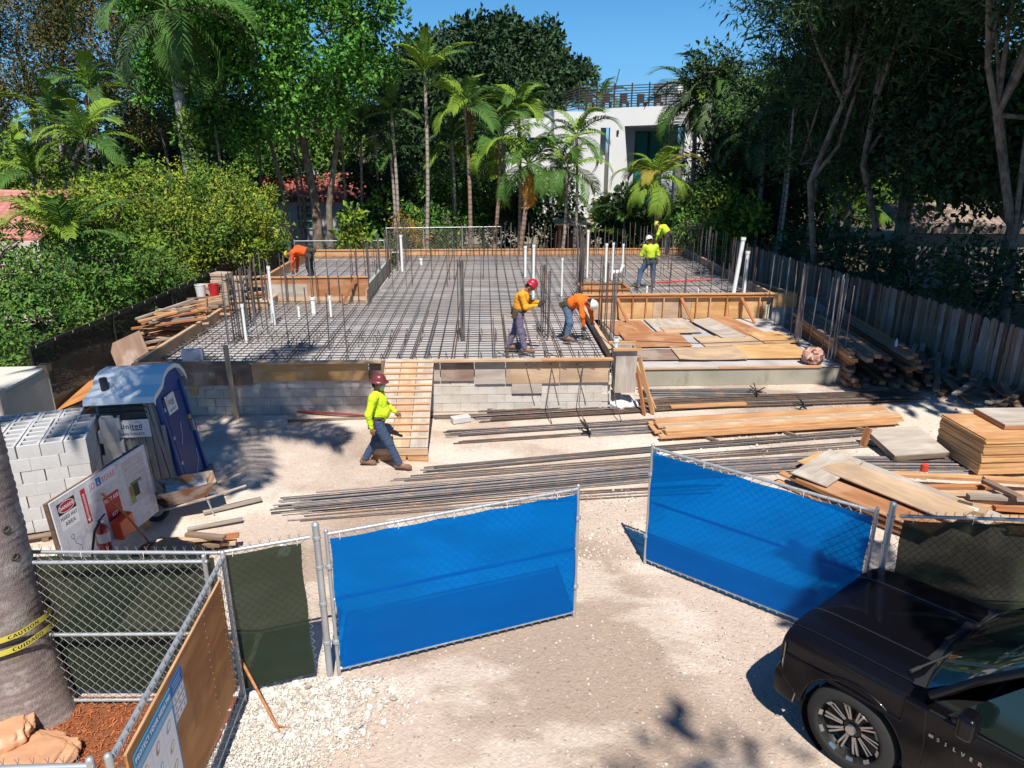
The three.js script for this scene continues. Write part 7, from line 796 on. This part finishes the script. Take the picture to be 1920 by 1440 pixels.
  // bumper wraps round the corners
  const B = []; for (let i = 0; i <= 20; i++) { const a = mix(-1, 1, i / 20), z = Math.sign(a) * Math.min(1, Math.abs(a) * 1.22) * 0.985, k = Math.max(0, Math.abs(a) - 0.72) / 0.28; B.push([1.10 - 0.05 * a * a - 0.48 * Math.pow(k, 1.8), z]); }
  part('bumper', toCreasedNormals(sheet(20, 5, (s, t) => { const [x, z] = B[Math.round(s * 20)], q = [[-0.05, 0.36], [0.0, 0.40], [0.015, 0.52], [0.0, 0.63], [-0.04, 0.68], [-0.14, 0.69]][Math.round(t * 5)]; return [x + q[0], q[1], z * (1 + q[0] * 0.1)]; }).toNonIndexed(), 0.9), paint, T); part('air_dam', at(bev(0.1, 0.14, 1.6, 0.03), 0.93, 0.32, 0), trim, T);
  part('splash_strip', at(bev(0.02, 0.24, 0.05, 0.006), 0.58, 0.5, -0.965, 0.1, 0, 0.2), chrome, T);
  // windscreen, cowl, wipers, roof, bed
  part('cowl', sheet(12, 2, (s, t) => { const z = mix(-0.86, 0.86, s), b = 0.10 * (1 - (z / 0.86) ** 2); return [-0.40 - 0.1 * t + b, 1.2 + 0.025 * t, z]; }), trim, T);
  part('windscreen', sheet(14, 6, (s, t) => { const z = mix(-1, 1, s), w = mix(0.86, 0.70, t), b = 0.12 * (1 - z * z); return [mix(-0.5, -1.18, t) + b, mix(1.215, 1.785, t), z * w]; }), glass, T);
  for (const z of [-0.45, 0.25]) part('wiper', merge([tube([[-0.36, 1.235, z - 0.2], [-0.45, 1.265, z + 0.08], [-0.5, 1.275, z + 0.42]], 0.012, 5), tube([[-0.36, 1.235, z - 0.2], [-0.33, 1.23, z - 0.32]], 0.02, 5)]), trim, T);
  part('roof', toCreasedNormals(sheet(12, 8, (s, t) => { const z = mix(-1, 1, s), x = mix(-1.14, -2.62, t); return [x, 1.78 + 0.07 * (1 - z * z) - (t > 0.9 ? 0.03 : 0), z * 0.735]; }).toNonIndexed(), 0.6), paint, T); part('rear_window', sheet(6, 2, (s, t) => [mix(-2.72, -2.58, t), mix(1.15, 1.78, t), mix(-0.86, 0.7, s)]), glass, T);
  part('cab_floor', at(box(2.3, 0.1, 1.8), -1.6, 0.5, 0), blackW, T); part('dashboard', at(bev(0.4, 0.25, 1.7, 0.05), -0.7, 1.05, 0), blackW, T); for (const z of [-0.45, 0.45]) part('seat', merge([at(bev(0.5, 0.2, 0.5, 0.05), -1.6, 0.8, z), at(bev(0.16, 0.7, 0.5, 0.05), -1.95, 1.15, z, 0, 0, 0.15)]), std({ color: lin(0.03, 0.028, 0.026), roughness: 0.8 }), T);
  part('bed_floor', at(box(1.85, 0.05, 1.8), -3.66, 0.78, 0), trim, T); part('bed_front', at(box(0.06, 0.7, 1.9), -2.76, 0.82, 0), paint, T); part('tailgate', at(bev(0.06, 0.62, 1.86, 0.015), -4.6, 0.83, 0), paint, T); part('rear_bumper', at(bev(0.16, 0.2, 1.9, 0.04), -4.72, 0.52, 0), chrome, T);
  const font = await new FontLoader().loadAsync('fonts/droid/droid_sans_bold.typeface.json'), tx = []; let px = -0.64; for (const ch of ['■', ...'SILVERADO']) { const g = ch === '■' ? at(box(0.036, 0.03, 0.006), -0.018, 0.016, 0) : new TextGeometry(ch, { font, size: 0.036, depth: 0.005, curveSegments: 3 }); if (ch !== '■') g.rotateY(Math.PI); g.translate(px, 0, 0); tx.push(g); px -= 0.062; } part('door_lettering', merge(tx).translate(0, 0.90, -1.0), chrome, T);
  // short front overhang
  for (const m of T.children) if (m.name !== 'wheel') { const q = m.geometry.attributes.position; for (let k = 0; k < q.count; k++) if (q.getX(k) > 0.5) q.setX(k, 0.5 + (q.getX(k) - 0.5) * 0.55); m.geometry.computeBoundingSphere(); }
}
// ---------- people: a distance field over posed joints, meshed by surface nets ----------
function surfaceNet(prims, cell, k, pad = 0.03) {
  const lo = [1e9, 1e9, 1e9], hi = [-1e9, -1e9, -1e9]; for (const p of prims) for (const [q, r] of [[p.a, p.ra], [p.b, p.rb]]) for (let i = 0; i < 3; i++) { lo[i] = Math.min(lo[i], q[i] - r * (p.s?.[i] ?? 1) - pad); hi[i] = Math.max(hi[i], q[i] + r * (p.s?.[i] ?? 1) + pad); }
  const n = [0, 1, 2].map((i) => Math.ceil((hi[i] - lo[i]) / cell) + 1), D = new Float32Array(n[0] * n[1] * n[2]).fill(1), id = (x, y, z) => x + n[0] * (y + n[1] * z);
  for (const p of prims) {
    const s = p.s ?? [1, 1, 1], m = 3 * k + 0.02, x0 = [0, 1, 2].map((i) => Math.max(0, Math.floor((Math.min(p.a[i] - p.ra * s[i], p.b[i] - p.rb * s[i]) - m - lo[i]) / cell))), x1 = [0, 1, 2].map((i) => Math.min(n[i] - 1, Math.ceil((Math.max(p.a[i] + p.ra * s[i], p.b[i] + p.rb * s[i]) + m - lo[i]) / cell)));
    const ax = p.a.map((v, i) => v / s[i]), bx = p.b.map((v, i) => v / s[i]), d = bx.map((v, i) => v - ax[i]), dd = d[0] ** 2 + d[1] ** 2 + d[2] ** 2 || 1e-9, ms = Math.min(...s);
    for (let z = x0[2]; z <= x1[2]; z++) for (let y = x0[1]; y <= x1[1]; y++) for (let x = x0[0]; x <= x1[0]; x++) {
      const q = [(lo[0] + x * cell) / s[0] - ax[0], (lo[1] + y * cell) / s[1] - ax[1], (lo[2] + z * cell) / s[2] - ax[2]], t = clamp((q[0] * d[0] + q[1] * d[1] + q[2] * d[2]) / dd), f = (Math.hypot(q[0] - d[0] * t, q[1] - d[1] * t, q[2] - d[2] * t) - mix(p.ra, p.rb, t)) * ms, i = id(x, y, z), o = D[i];
      const h = Math.max(k - Math.abs(o - f), 0) / k; D[i] = Math.min(o, f) - h * h * k * 0.25;
    }
  }
  const vid = new Int32Array(D.length).fill(-1), pos = [], idx = [];
  for (let z = 0; z < n[2] - 1; z++) for (let y = 0; y < n[1] - 1; y++) for (let x = 0; x < n[0] - 1; x++) {
    let c = 0, sx = 0, sy = 0, sz = 0; const v = []; for (let q = 0; q < 8; q++) v.push(D[id(x + (q & 1), y + ((q >> 1) & 1), z + (q >> 2))]);
    for (const [a, b] of [[0, 1], [2, 3], [4, 5], [6, 7], [0, 2], [1, 3], [4, 6], [5, 7], [0, 4], [1, 5], [2, 6], [3, 7]]) if ((v[a] < 0) !== (v[b] < 0)) { const t = v[a] / (v[a] - v[b]); c++; sx += mix(a & 1, b & 1, t); sy += mix((a >> 1) & 1, (b >> 1) & 1, t); sz += mix(a >> 2, b >> 2, t); }
    if (c) { vid[id(x, y, z)] = pos.length / 3; pos.push(lo[0] + (x + sx / c) * cell, lo[1] + (y + sy / c) * cell, lo[2] + (z + sz / c) * cell); }
  }
  for (let z = 1; z < n[2] - 1; z++) for (let y = 1; y < n[1] - 1; y++) for (let x = 1; x < n[0] - 1; x++) {
    const a = D[id(x, y, z)] < 0; const quad = (p, q, r, s, f) => (f ? idx.push(p, q, r, p, r, s) : idx.push(p, r, q, p, s, r));
    if (a !== D[id(x + 1, y, z)] < 0) quad(vid[id(x, y - 1, z - 1)], vid[id(x, y, z - 1)], vid[id(x, y, z)], vid[id(x, y - 1, z)], a);
    if (a !== D[id(x, y + 1, z)] < 0) quad(vid[id(x - 1, y, z - 1)], vid[id(x - 1, y, z)], vid[id(x, y, z)], vid[id(x, y, z - 1)], a);
    if (a !== D[id(x, y, z + 1)] < 0) quad(vid[id(x - 1, y - 1, z)], vid[id(x, y - 1, z)], vid[id(x, y, z)], vid[id(x - 1, y, z)], a);
  }
  const g = new THREE.BufferGeometry(); g.setAttribute('position', new THREE.Float32BufferAttribute(pos, 3)); g.setIndex(idx); g.computeVertexNormals(); return g;
}
const cap = (a, b, ra, rb = ra, s) => ({ a, b, ra, rb, s }), lerp3 = (a, b, t) => a.map((v, i) => mix(v, b[i], t)), add3 = (a, b) => a.map((v, i) => v + b[i]);
function wrinkle(g, amp, seed, f = 6) { const p = g.attributes.position, n = g.attributes.normal; for (let i = 0; i < p.count; i++) { const x = p.getX(i), y = p.getY(i), z = p.getZ(i), k = amp * (fbm(x * f / 8 + 5, (y + z * 0.6) * f / 8 + 5, 64, 3, seed) - 0.5) * 2; p.setXYZ(i, x + n.getX(i) * k, y + n.getY(i) * k, z + n.getZ(i) * k); } g.computeVertexNormals(); return g; }
const clothT = (s, a, b) => std({ map: undefined, color: lin(...a), roughness: 0.9 });
// J: joints in the person's own frame, x forward, y up, z to the person's right
function person(label, pos, turn, J, o) {
  const G = thing('person', label, 'person', pos, turn), skin = std({ color: lin(...(o.skin ?? [0.30, 0.135, 0.075])), roughness: 0.6 });
  const up = [0, 0, 0].map((_, i) => J.head[i] - J.neck[i]), ul = Math.hypot(...up), hu = up.map((v) => v / ul), fw = J.face ?? [1, 0, 0], fl = Math.hypot(...fw), ff = fw.map((v) => v / fl), sd = [ff[1] * hu[2] - ff[2] * hu[1], ff[2] * hu[0] - ff[0] * hu[2], ff[0] * hu[1] - ff[1] * hu[0]];
  const hp = (a, b, c) => J.head.map((v, i) => v + ff[i] * a + hu[i] * b + sd[i] * c);
  const head = [cap(hp(0, 0.03, 0), hp(-0.01, 0.05, 0), 0.093), cap(hp(0.035, -0.03, 0), hp(0.05, -0.075, 0), 0.068, 0.045), cap(J.neck, hp(-0.02, -0.05, 0), 0.06, 0.055), cap(hp(0.095, 0.0, 0), hp(0.118, -0.028, 0), 0.013, 0.017), cap(hp(0.0, -0.005, 0.088), hp(-0.01, -0.035, 0.09), 0.018), cap(hp(0.0, -0.005, -0.088), hp(-0.01, -0.035, -0.09), 0.018), cap(hp(0.083, -0.062, -0.02), hp(0.083, -0.062, 0.02), 0.012), cap(hp(0.075, 0.03, 0.035), hp(0.075, 0.03, -0.035), 0.03)];
  const body = [cap(J.pelvis, J.chest, 0.13, 0.15), cap(J.chest, J.neck, 0.14, 0.06)], parts = [];
  for (const s of ['R', 'L']) {
    body.push(cap(J.chest, J['sh' + s], 0.11, 0.065), cap(J['sh' + s], J['el' + s], 0.056, 0.044), cap(J['el' + s], J['wr' + s], 0.044, 0.028), cap(J['hip' + s], J['kn' + s], 0.088, 0.058), cap(J['kn' + s], J['an' + s], 0.056, 0.038), cap(J['an' + s], J['toe' + s], 0.042, 0.035));
  }
  const geos = [surfaceNet(body, 0.018, 0.05), surfaceNet(head, 0.0075, 0.025)];
  for (const s of ['R', 'L']) {   // hands: palm, four fingers, thumb
    const e = J['el' + s], w = J['wr' + s], d = (() => { const q = J['hd' + s] ?? w.map((v, i) => v - e[i]); const l = Math.hypot(...q); return q.map((v) => v / l); })(), ax = Math.abs(d[1]) > 0.7 ? [1, 0, 0] : [0, -1, 0], c1 = [d[1] * ax[2] - d[2] * ax[1], d[2] * ax[0] - d[0] * ax[2], d[0] * ax[1] - d[1] * ax[0]], l1 = Math.hypot(...c1), nrm = c1.map((v) => v / l1), across = [d[1] * nrm[2] - d[2] * nrm[1], d[2] * nrm[0] - d[0] * nrm[2], d[0] * nrm[1] - d[1] * nrm[0]], sg = s === 'R' ? 1 : -1;
    const q = (a, b, c) => w.map((v, i) => v + d[i] * a + across[i] * b + nrm[i] * c * sg), H = [cap(q(0.0, 0, 0), q(0.05, 0, 0), 0.028, 0.03), cap(q(0.05, -0.024, 0), q(0.088, -0.026, 0), 0.018, 0.015), cap(q(0.05, 0.024, 0), q(0.088, 0.026, 0), 0.018, 0.015)];
    for (let f = 0; f < 4; f++) { const b = -0.03 + f * 0.02, L = [0.062, 0.074, 0.07, 0.055][f], cl = J.grip ?? 0.6; H.push(cap(q(0.085, b, 0), q(0.085 + L * 0.5, b, -0.25 * L * cl), 0.0095, 0.009), cap(q(0.085 + L * 0.5, b, -0.25 * L * cl), q(0.085 + L * (1 - 0.3 * cl), b * 0.95, -0.8 * L * cl), 0.009, 0.0075)); }
    H.push(cap(q(0.025, -0.03, 0), q(0.06, -0.056, -0.012), 0.013, 0.011), cap(q(0.06, -0.056, -0.012), q(0.09, -0.05, -0.03), 0.011, 0.009)); const hg = surfaceNet(H, 0.0055, 0.008, 0.015); if (o.gloves) part('glove', hg, std({ color: lin(...o.gloves), roughness: 0.9 }), G); else geos.push(hg);
  }
  part('body', merge(geos.map((g) => { g.setAttribute('uv', new THREE.BufferAttribute(new Float32Array(g.attributes.position.count * 2), 2)); return g; })), skin, G);
  // clothes
  const sh = [cap(lerp3(J.pelvis, J.chest, 0.12), J.chest, 0.148, 0.165, o.slim ? undefined : [1, 1, 1.12]), cap(J.chest, lerp3(J.chest, J.neck, 0.72), 0.15, 0.085)]; if (o.belly) sh.push(cap(o.belly, lerp3(o.belly, J.chest, 0.5), 0.165, 0.14));
  for (const s of ['R', 'L']) sh.push(cap(J.chest, J['sh' + s], 0.12, 0.08), cap(J['sh' + s], J['el' + s], 0.075, 0.062), cap(J['el' + s], lerp3(J['el' + s], J['wr' + s], 0.93), 0.06, 0.043));
  part('shirt', wrinkle(surfaceNet(sh, 0.016, 0.045), 0.012, 41), std({ color: lin(...o.shirt), roughness: 0.85 }), G);
  const tr = [cap(J.pelvis, lerp3(J.pelvis, J.chest, 0.15), 0.145, 0.14, [1, 1, 1.1])]; for (const s of ['R', 'L']) tr.push(cap(J['hip' + s], J['kn' + s], 0.108, 0.082), cap(J['kn' + s], lerp3(J['kn' + s], J['an' + s], 0.94), 0.08, 0.068)); part('trousers', wrinkle(surfaceNet(tr, 0.016, 0.035), 0.014, 43), std({ color: lin(...o.pants), roughness: 0.9 }), G);
  for (const s of ['R', 'L']) { const a = J['an' + s], t = J['toe' + s], d = t.map((v, i) => v - a[i]); part('boot', surfaceNet([cap(add3(a, [0, 0.04, 0]), a, 0.055, 0.056), cap(add3(a, [-d[0] * 0.3, -0.035, -d[2] * 0.3]), add3(t, [0, 0.0, 0]), 0.05, 0.046), cap(t, add3(t, d.map((v) => v * 0.2)), 0.046, 0.04)], 0.012, 0.03), std({ color: lin(...(o.boots ?? [0.20, 0.12, 0.075])), roughness: 0.9 }), G); }
  const q = new THREE.Quaternion().setFromRotationMatrix(new THREE.Matrix4().makeBasis(V(...ff), V(...hu), V(...sd)));
  const hat = part('hard_hat', new THREE.LatheGeometry([[0.001, 0.135], [0.03, 0.133], [0.07, 0.118], [0.098, 0.085], [0.112, 0.04], [0.116, 0.0], [o.brim ?? 0.135, -0.008], [o.brim ? o.brim + 0.004 : 0.138, -0.014], [0.112, -0.01]].map((k) => new THREE.Vector2(...k)), 28), phys({ color: lin(...o.hat), roughness: 0.35, clearcoat: 0.3 }), G, hp(0.0, 0.055, 0)); hat.quaternion.copy(q); hat.scale.set(1.12, 1, 1);
  const ridge = part('hat_ridge', tube([[-0.1, 0.07, 0], [-0.05, 0.125, 0], [0.02, 0.135, 0], [0.09, 0.08, 0]], 0.012, 6), hat.material, G, hp(0, 0.06, 0)); ridge.quaternion.copy(q);
  part('hair', surfaceNet([cap(hp(-0.035, 0.02, 0), hp(-0.055, -0.02, 0), 0.082, 0.06)], 0.01, 0.02), std({ color: lin(0.012, 0.009, 0.008), roughness: 0.8 }), G);
  for (const s of [-1, 1]) part('eye', new THREE.SphereGeometry(0.011, 8, 6), std({ color: lin(0.02, 0.015, 0.012), roughness: 0.3 }), G, hp(0.094, 0.012, s * 0.034));
  if (o.mask) part('face_mask', surfaceNet([cap(hp(0.065, -0.035, 0), hp(0.07, -0.08, 0), 0.064, 0.05)], 0.01, 0.02), std({ color: lin(0.42, 0.62, 0.68), roughness: 0.9 }), G);
  const bu = V(...J.chest).sub(V(...J.pelvis)).normalize(), bq = new THREE.Quaternion().setFromUnitVectors(V(0, 1, 0), bu), bp = V(...J.pelvis).addScaledVector(bu, 0.07), bm = std({ color: lin(0.07, 0.05, 0.03), roughness: 0.8 });
  const belt = part('tool_belt', new THREE.TorusGeometry(0.163, 0.022, 8, 28).rotateX(Math.PI / 2), bm, G, bp.toArray()); belt.quaternion.copy(bq); belt.scale.set(1, 1.5, 1.1);
  for (const [x, z, w] of [[-0.07, 0.19, 0.13], [0.06, -0.19, 0.12], [-0.12, -0.15, 0.1]]) { const pc = part('tool_pouch', bev(w, 0.19, 0.075, 0.02, 2), bm, G, bp.clone().add(V(x, -0.1, z).applyQuaternion(bq)).toArray()); pc.quaternion.copy(bq); }
  return G;
}
const YEL = [0.58, 0.78, 0.02], ORA = [0.85, 0.16, 0.01], DEN = [0.045, 0.075, 0.14];
person('worker in neon yellow shirt and brown hard hat walking past the ramp', [-2.42, 0, -11.9], 0.02, { pelvis: [0, 0.96, 0], chest: [0.02, 1.3, 0], neck: [0.03, 1.49, 0], head: [0.06, 1.625, 0], shR: [-0.01, 1.42, 0.19], elR: [-0.1, 1.14, 0.28], wrR: [-0.06, 0.89, 0.29], shL: [0.03, 1.42, -0.19], elL: [0.1, 1.15, -0.27], wrL: [0.3, 0.99, -0.26], hdL: [0.5, -0.8, 0], hipR: [0.0, 0.93, 0.1], knR: [0.2, 0.53, 0.11], anR: [0.37, 0.12, 0.12], toeR: [0.53, 0.07, 0.14], hipL: [0, 0.93, -0.1], knL: [-0.06, 0.5, -0.1], anL: [-0.3, 0.12, -0.1], toeL: [-0.15, 0.05, -0.11], grip: 0.8 }, { shirt: YEL, pants: DEN, hat: [0.16, 0.03, 0.03], brim: 0.155, mask: true, belly: [0.08, 1.1, 0] });
person('worker in golden orange shirt and red hard hat tying rebar', [0.2, 1.045, -16.05], -0.05, { pelvis: [-0.05, 0.93, 0], chest: [0.03, 1.25, 0], neck: [0.12, 1.42, 0], head: [0.22, 1.53, 0], face: [0.85, -0.5, 0], shR: [0.04, 1.36, 0.19], elR: [0.12, 1.09, 0.24], wrR: [0.38, 1.13, 0.16], shL: [0.08, 1.36, -0.19], elL: [0.18, 1.12, -0.22], wrL: [0.43, 1.16, -0.08], hipR: [-0.05, 0.9, 0.1], knR: [0.0, 0.5, 0.12], anR: [0.1, 0.1, 0.13], toeR: [0.27, 0.05, 0.15], hipL: [-0.05, 0.9, -0.1], knL: [-0.12, 0.5, -0.13], anL: [-0.3, 0.1, -0.14], toeL: [-0.14, 0.05, -0.16], grip: 1.0 }, { shirt: [0.80, 0.33, 0.02], pants: [0.16, 0.13, 0.20], hat: [0.42, 0.012, 0.03], gloves: [0.05, 0.045, 0.04] });
person('worker in orange shirt and white hard hat bending at the porch edge', [1.42, 1.045, -17.15], -0.45, { pelvis: [-0.05, 0.86, 0], chest: [0.24, 1.0, 0], neck: [0.42, 1.0, 0], head: [0.54, 0.95, 0.0], face: [0.35, -0.93, 0], shR: [0.36, 0.98, 0.2], elR: [0.42, 0.68, 0.24], wrR: [0.44, 0.42, 0.18], shL: [0.36, 0.98, -0.2], elL: [0.46, 0.7, -0.26], wrL: [0.52, 0.45, -0.22], hipR: [-0.05, 0.83, 0.1], knR: [0.08, 0.46, 0.16], anR: [0.0, 0.1, 0.18], toeR: [0.16, 0.05, 0.2], hipL: [-0.05, 0.83, -0.1], knL: [-0.1, 0.45, -0.2], anL: [-0.2, 0.1, -0.24], toeL: [-0.05, 0.05, -0.27], grip: 0.7 }, { shirt: ORA, pants: [0.09, 0.14, 0.22], hat: [0.72, 0.72, 0.7], slim: true, gloves: [0.08, 0.05, 0.05] });
person('worker in yellow shirt and white hat seen from behind on the right slab', [4.62, 1.045, -23.9], 1.75, { pelvis: [0, 0.93, 0.03], chest: [0.04, 1.26, 0.02], neck: [0.08, 1.44, 0.02], head: [0.13, 1.56, 0.0], face: [0.9, -0.4, -0.1], shR: [0.04, 1.38, 0.21], elR: [0.05, 1.1, 0.3], wrR: [0.26, 1.04, 0.18], shL: [0.04, 1.38, -0.18], elL: [0.1, 1.1, -0.27], wrL: [0.3, 1.05, -0.12], hipR: [0, 0.9, 0.12], knR: [0.05, 0.5, 0.16], anR: [0.0, 0.1, 0.17], toeR: [0.16, 0.05, 0.2], hipL: [0, 0.9, -0.07], knL: [0.12, 0.53, -0.25], anL: [0.02, 0.1, -0.36], toeL: [0.17, 0.05, -0.4], grip: 0.9 }, { shirt: [0.48, 0.66, 0.03], pants: [0.06, 0.11, 0.20], hat: [0.68, 0.68, 0.66], slim: true });
person('worker in yellow shirt stooping at the far slab edge', [6.75, 1.045, -31.2], 2.6, { pelvis: [-0.05, 0.95, 0], chest: [0.2, 1.2, 0], neck: [0.36, 1.28, 0], head: [0.46, 1.32, 0.0], face: [0.55, -0.8, 0], shR: [0.28, 1.24, 0.2], elR: [0.34, 0.95, 0.26], wrR: [0.42, 0.72, 0.2], shL: [0.28, 1.24, -0.2], elL: [0.36, 0.95, -0.26], wrL: [0.44, 0.72, -0.2], hipR: [-0.05, 0.92, 0.1], knR: [0.02, 0.5, 0.13], anR: [0.0, 0.1, 0.14], toeR: [0.16, 0.05, 0.16], hipL: [-0.05, 0.92, -0.1], knL: [0.0, 0.5, -0.15], anL: [-0.08, 0.1, -0.17], toeL: [0.08, 0.05, -0.19] }, { shirt: [0.5, 0.7, 0.03], pants: [0.03, 0.035, 0.045], hat: [0.6, 0.62, 0.08], slim: true });
person('worker in red-orange shirt and yellow hat bent double on the raised platform', [-6.55, 1.545, -22.75], 3.05, { pelvis: [-0.12, 0.84, 0], chest: [0.24, 0.92, 0], neck: [0.44, 0.88, 0], head: [0.56, 0.82, 0], face: [0.4, -0.9, 0], shR: [0.36, 0.88, 0.2], elR: [0.4, 0.58, 0.22], wrR: [0.4, 0.3, 0.16], shL: [0.36, 0.88, -0.2], elL: [0.42, 0.58, -0.22], wrL: [0.42, 0.3, -0.16], hipR: [-0.12, 0.82, 0.1], knR: [-0.05, 0.45, 0.12], anR: [-0.1, 0.1, 0.13], toeR: [0.06, 0.05, 0.14], hipL: [-0.12, 0.82, -0.1], knL: [-0.08, 0.45, -0.13], anL: [-0.16, 0.1, -0.14], toeL: [0.0, 0.05, -0.15] }, { shirt: [0.85, 0.10, 0.012], pants: [0.025, 0.025, 0.03], hat: [0.55, 0.48, 0.03], slim: true });
renderer.render(scene, camera);
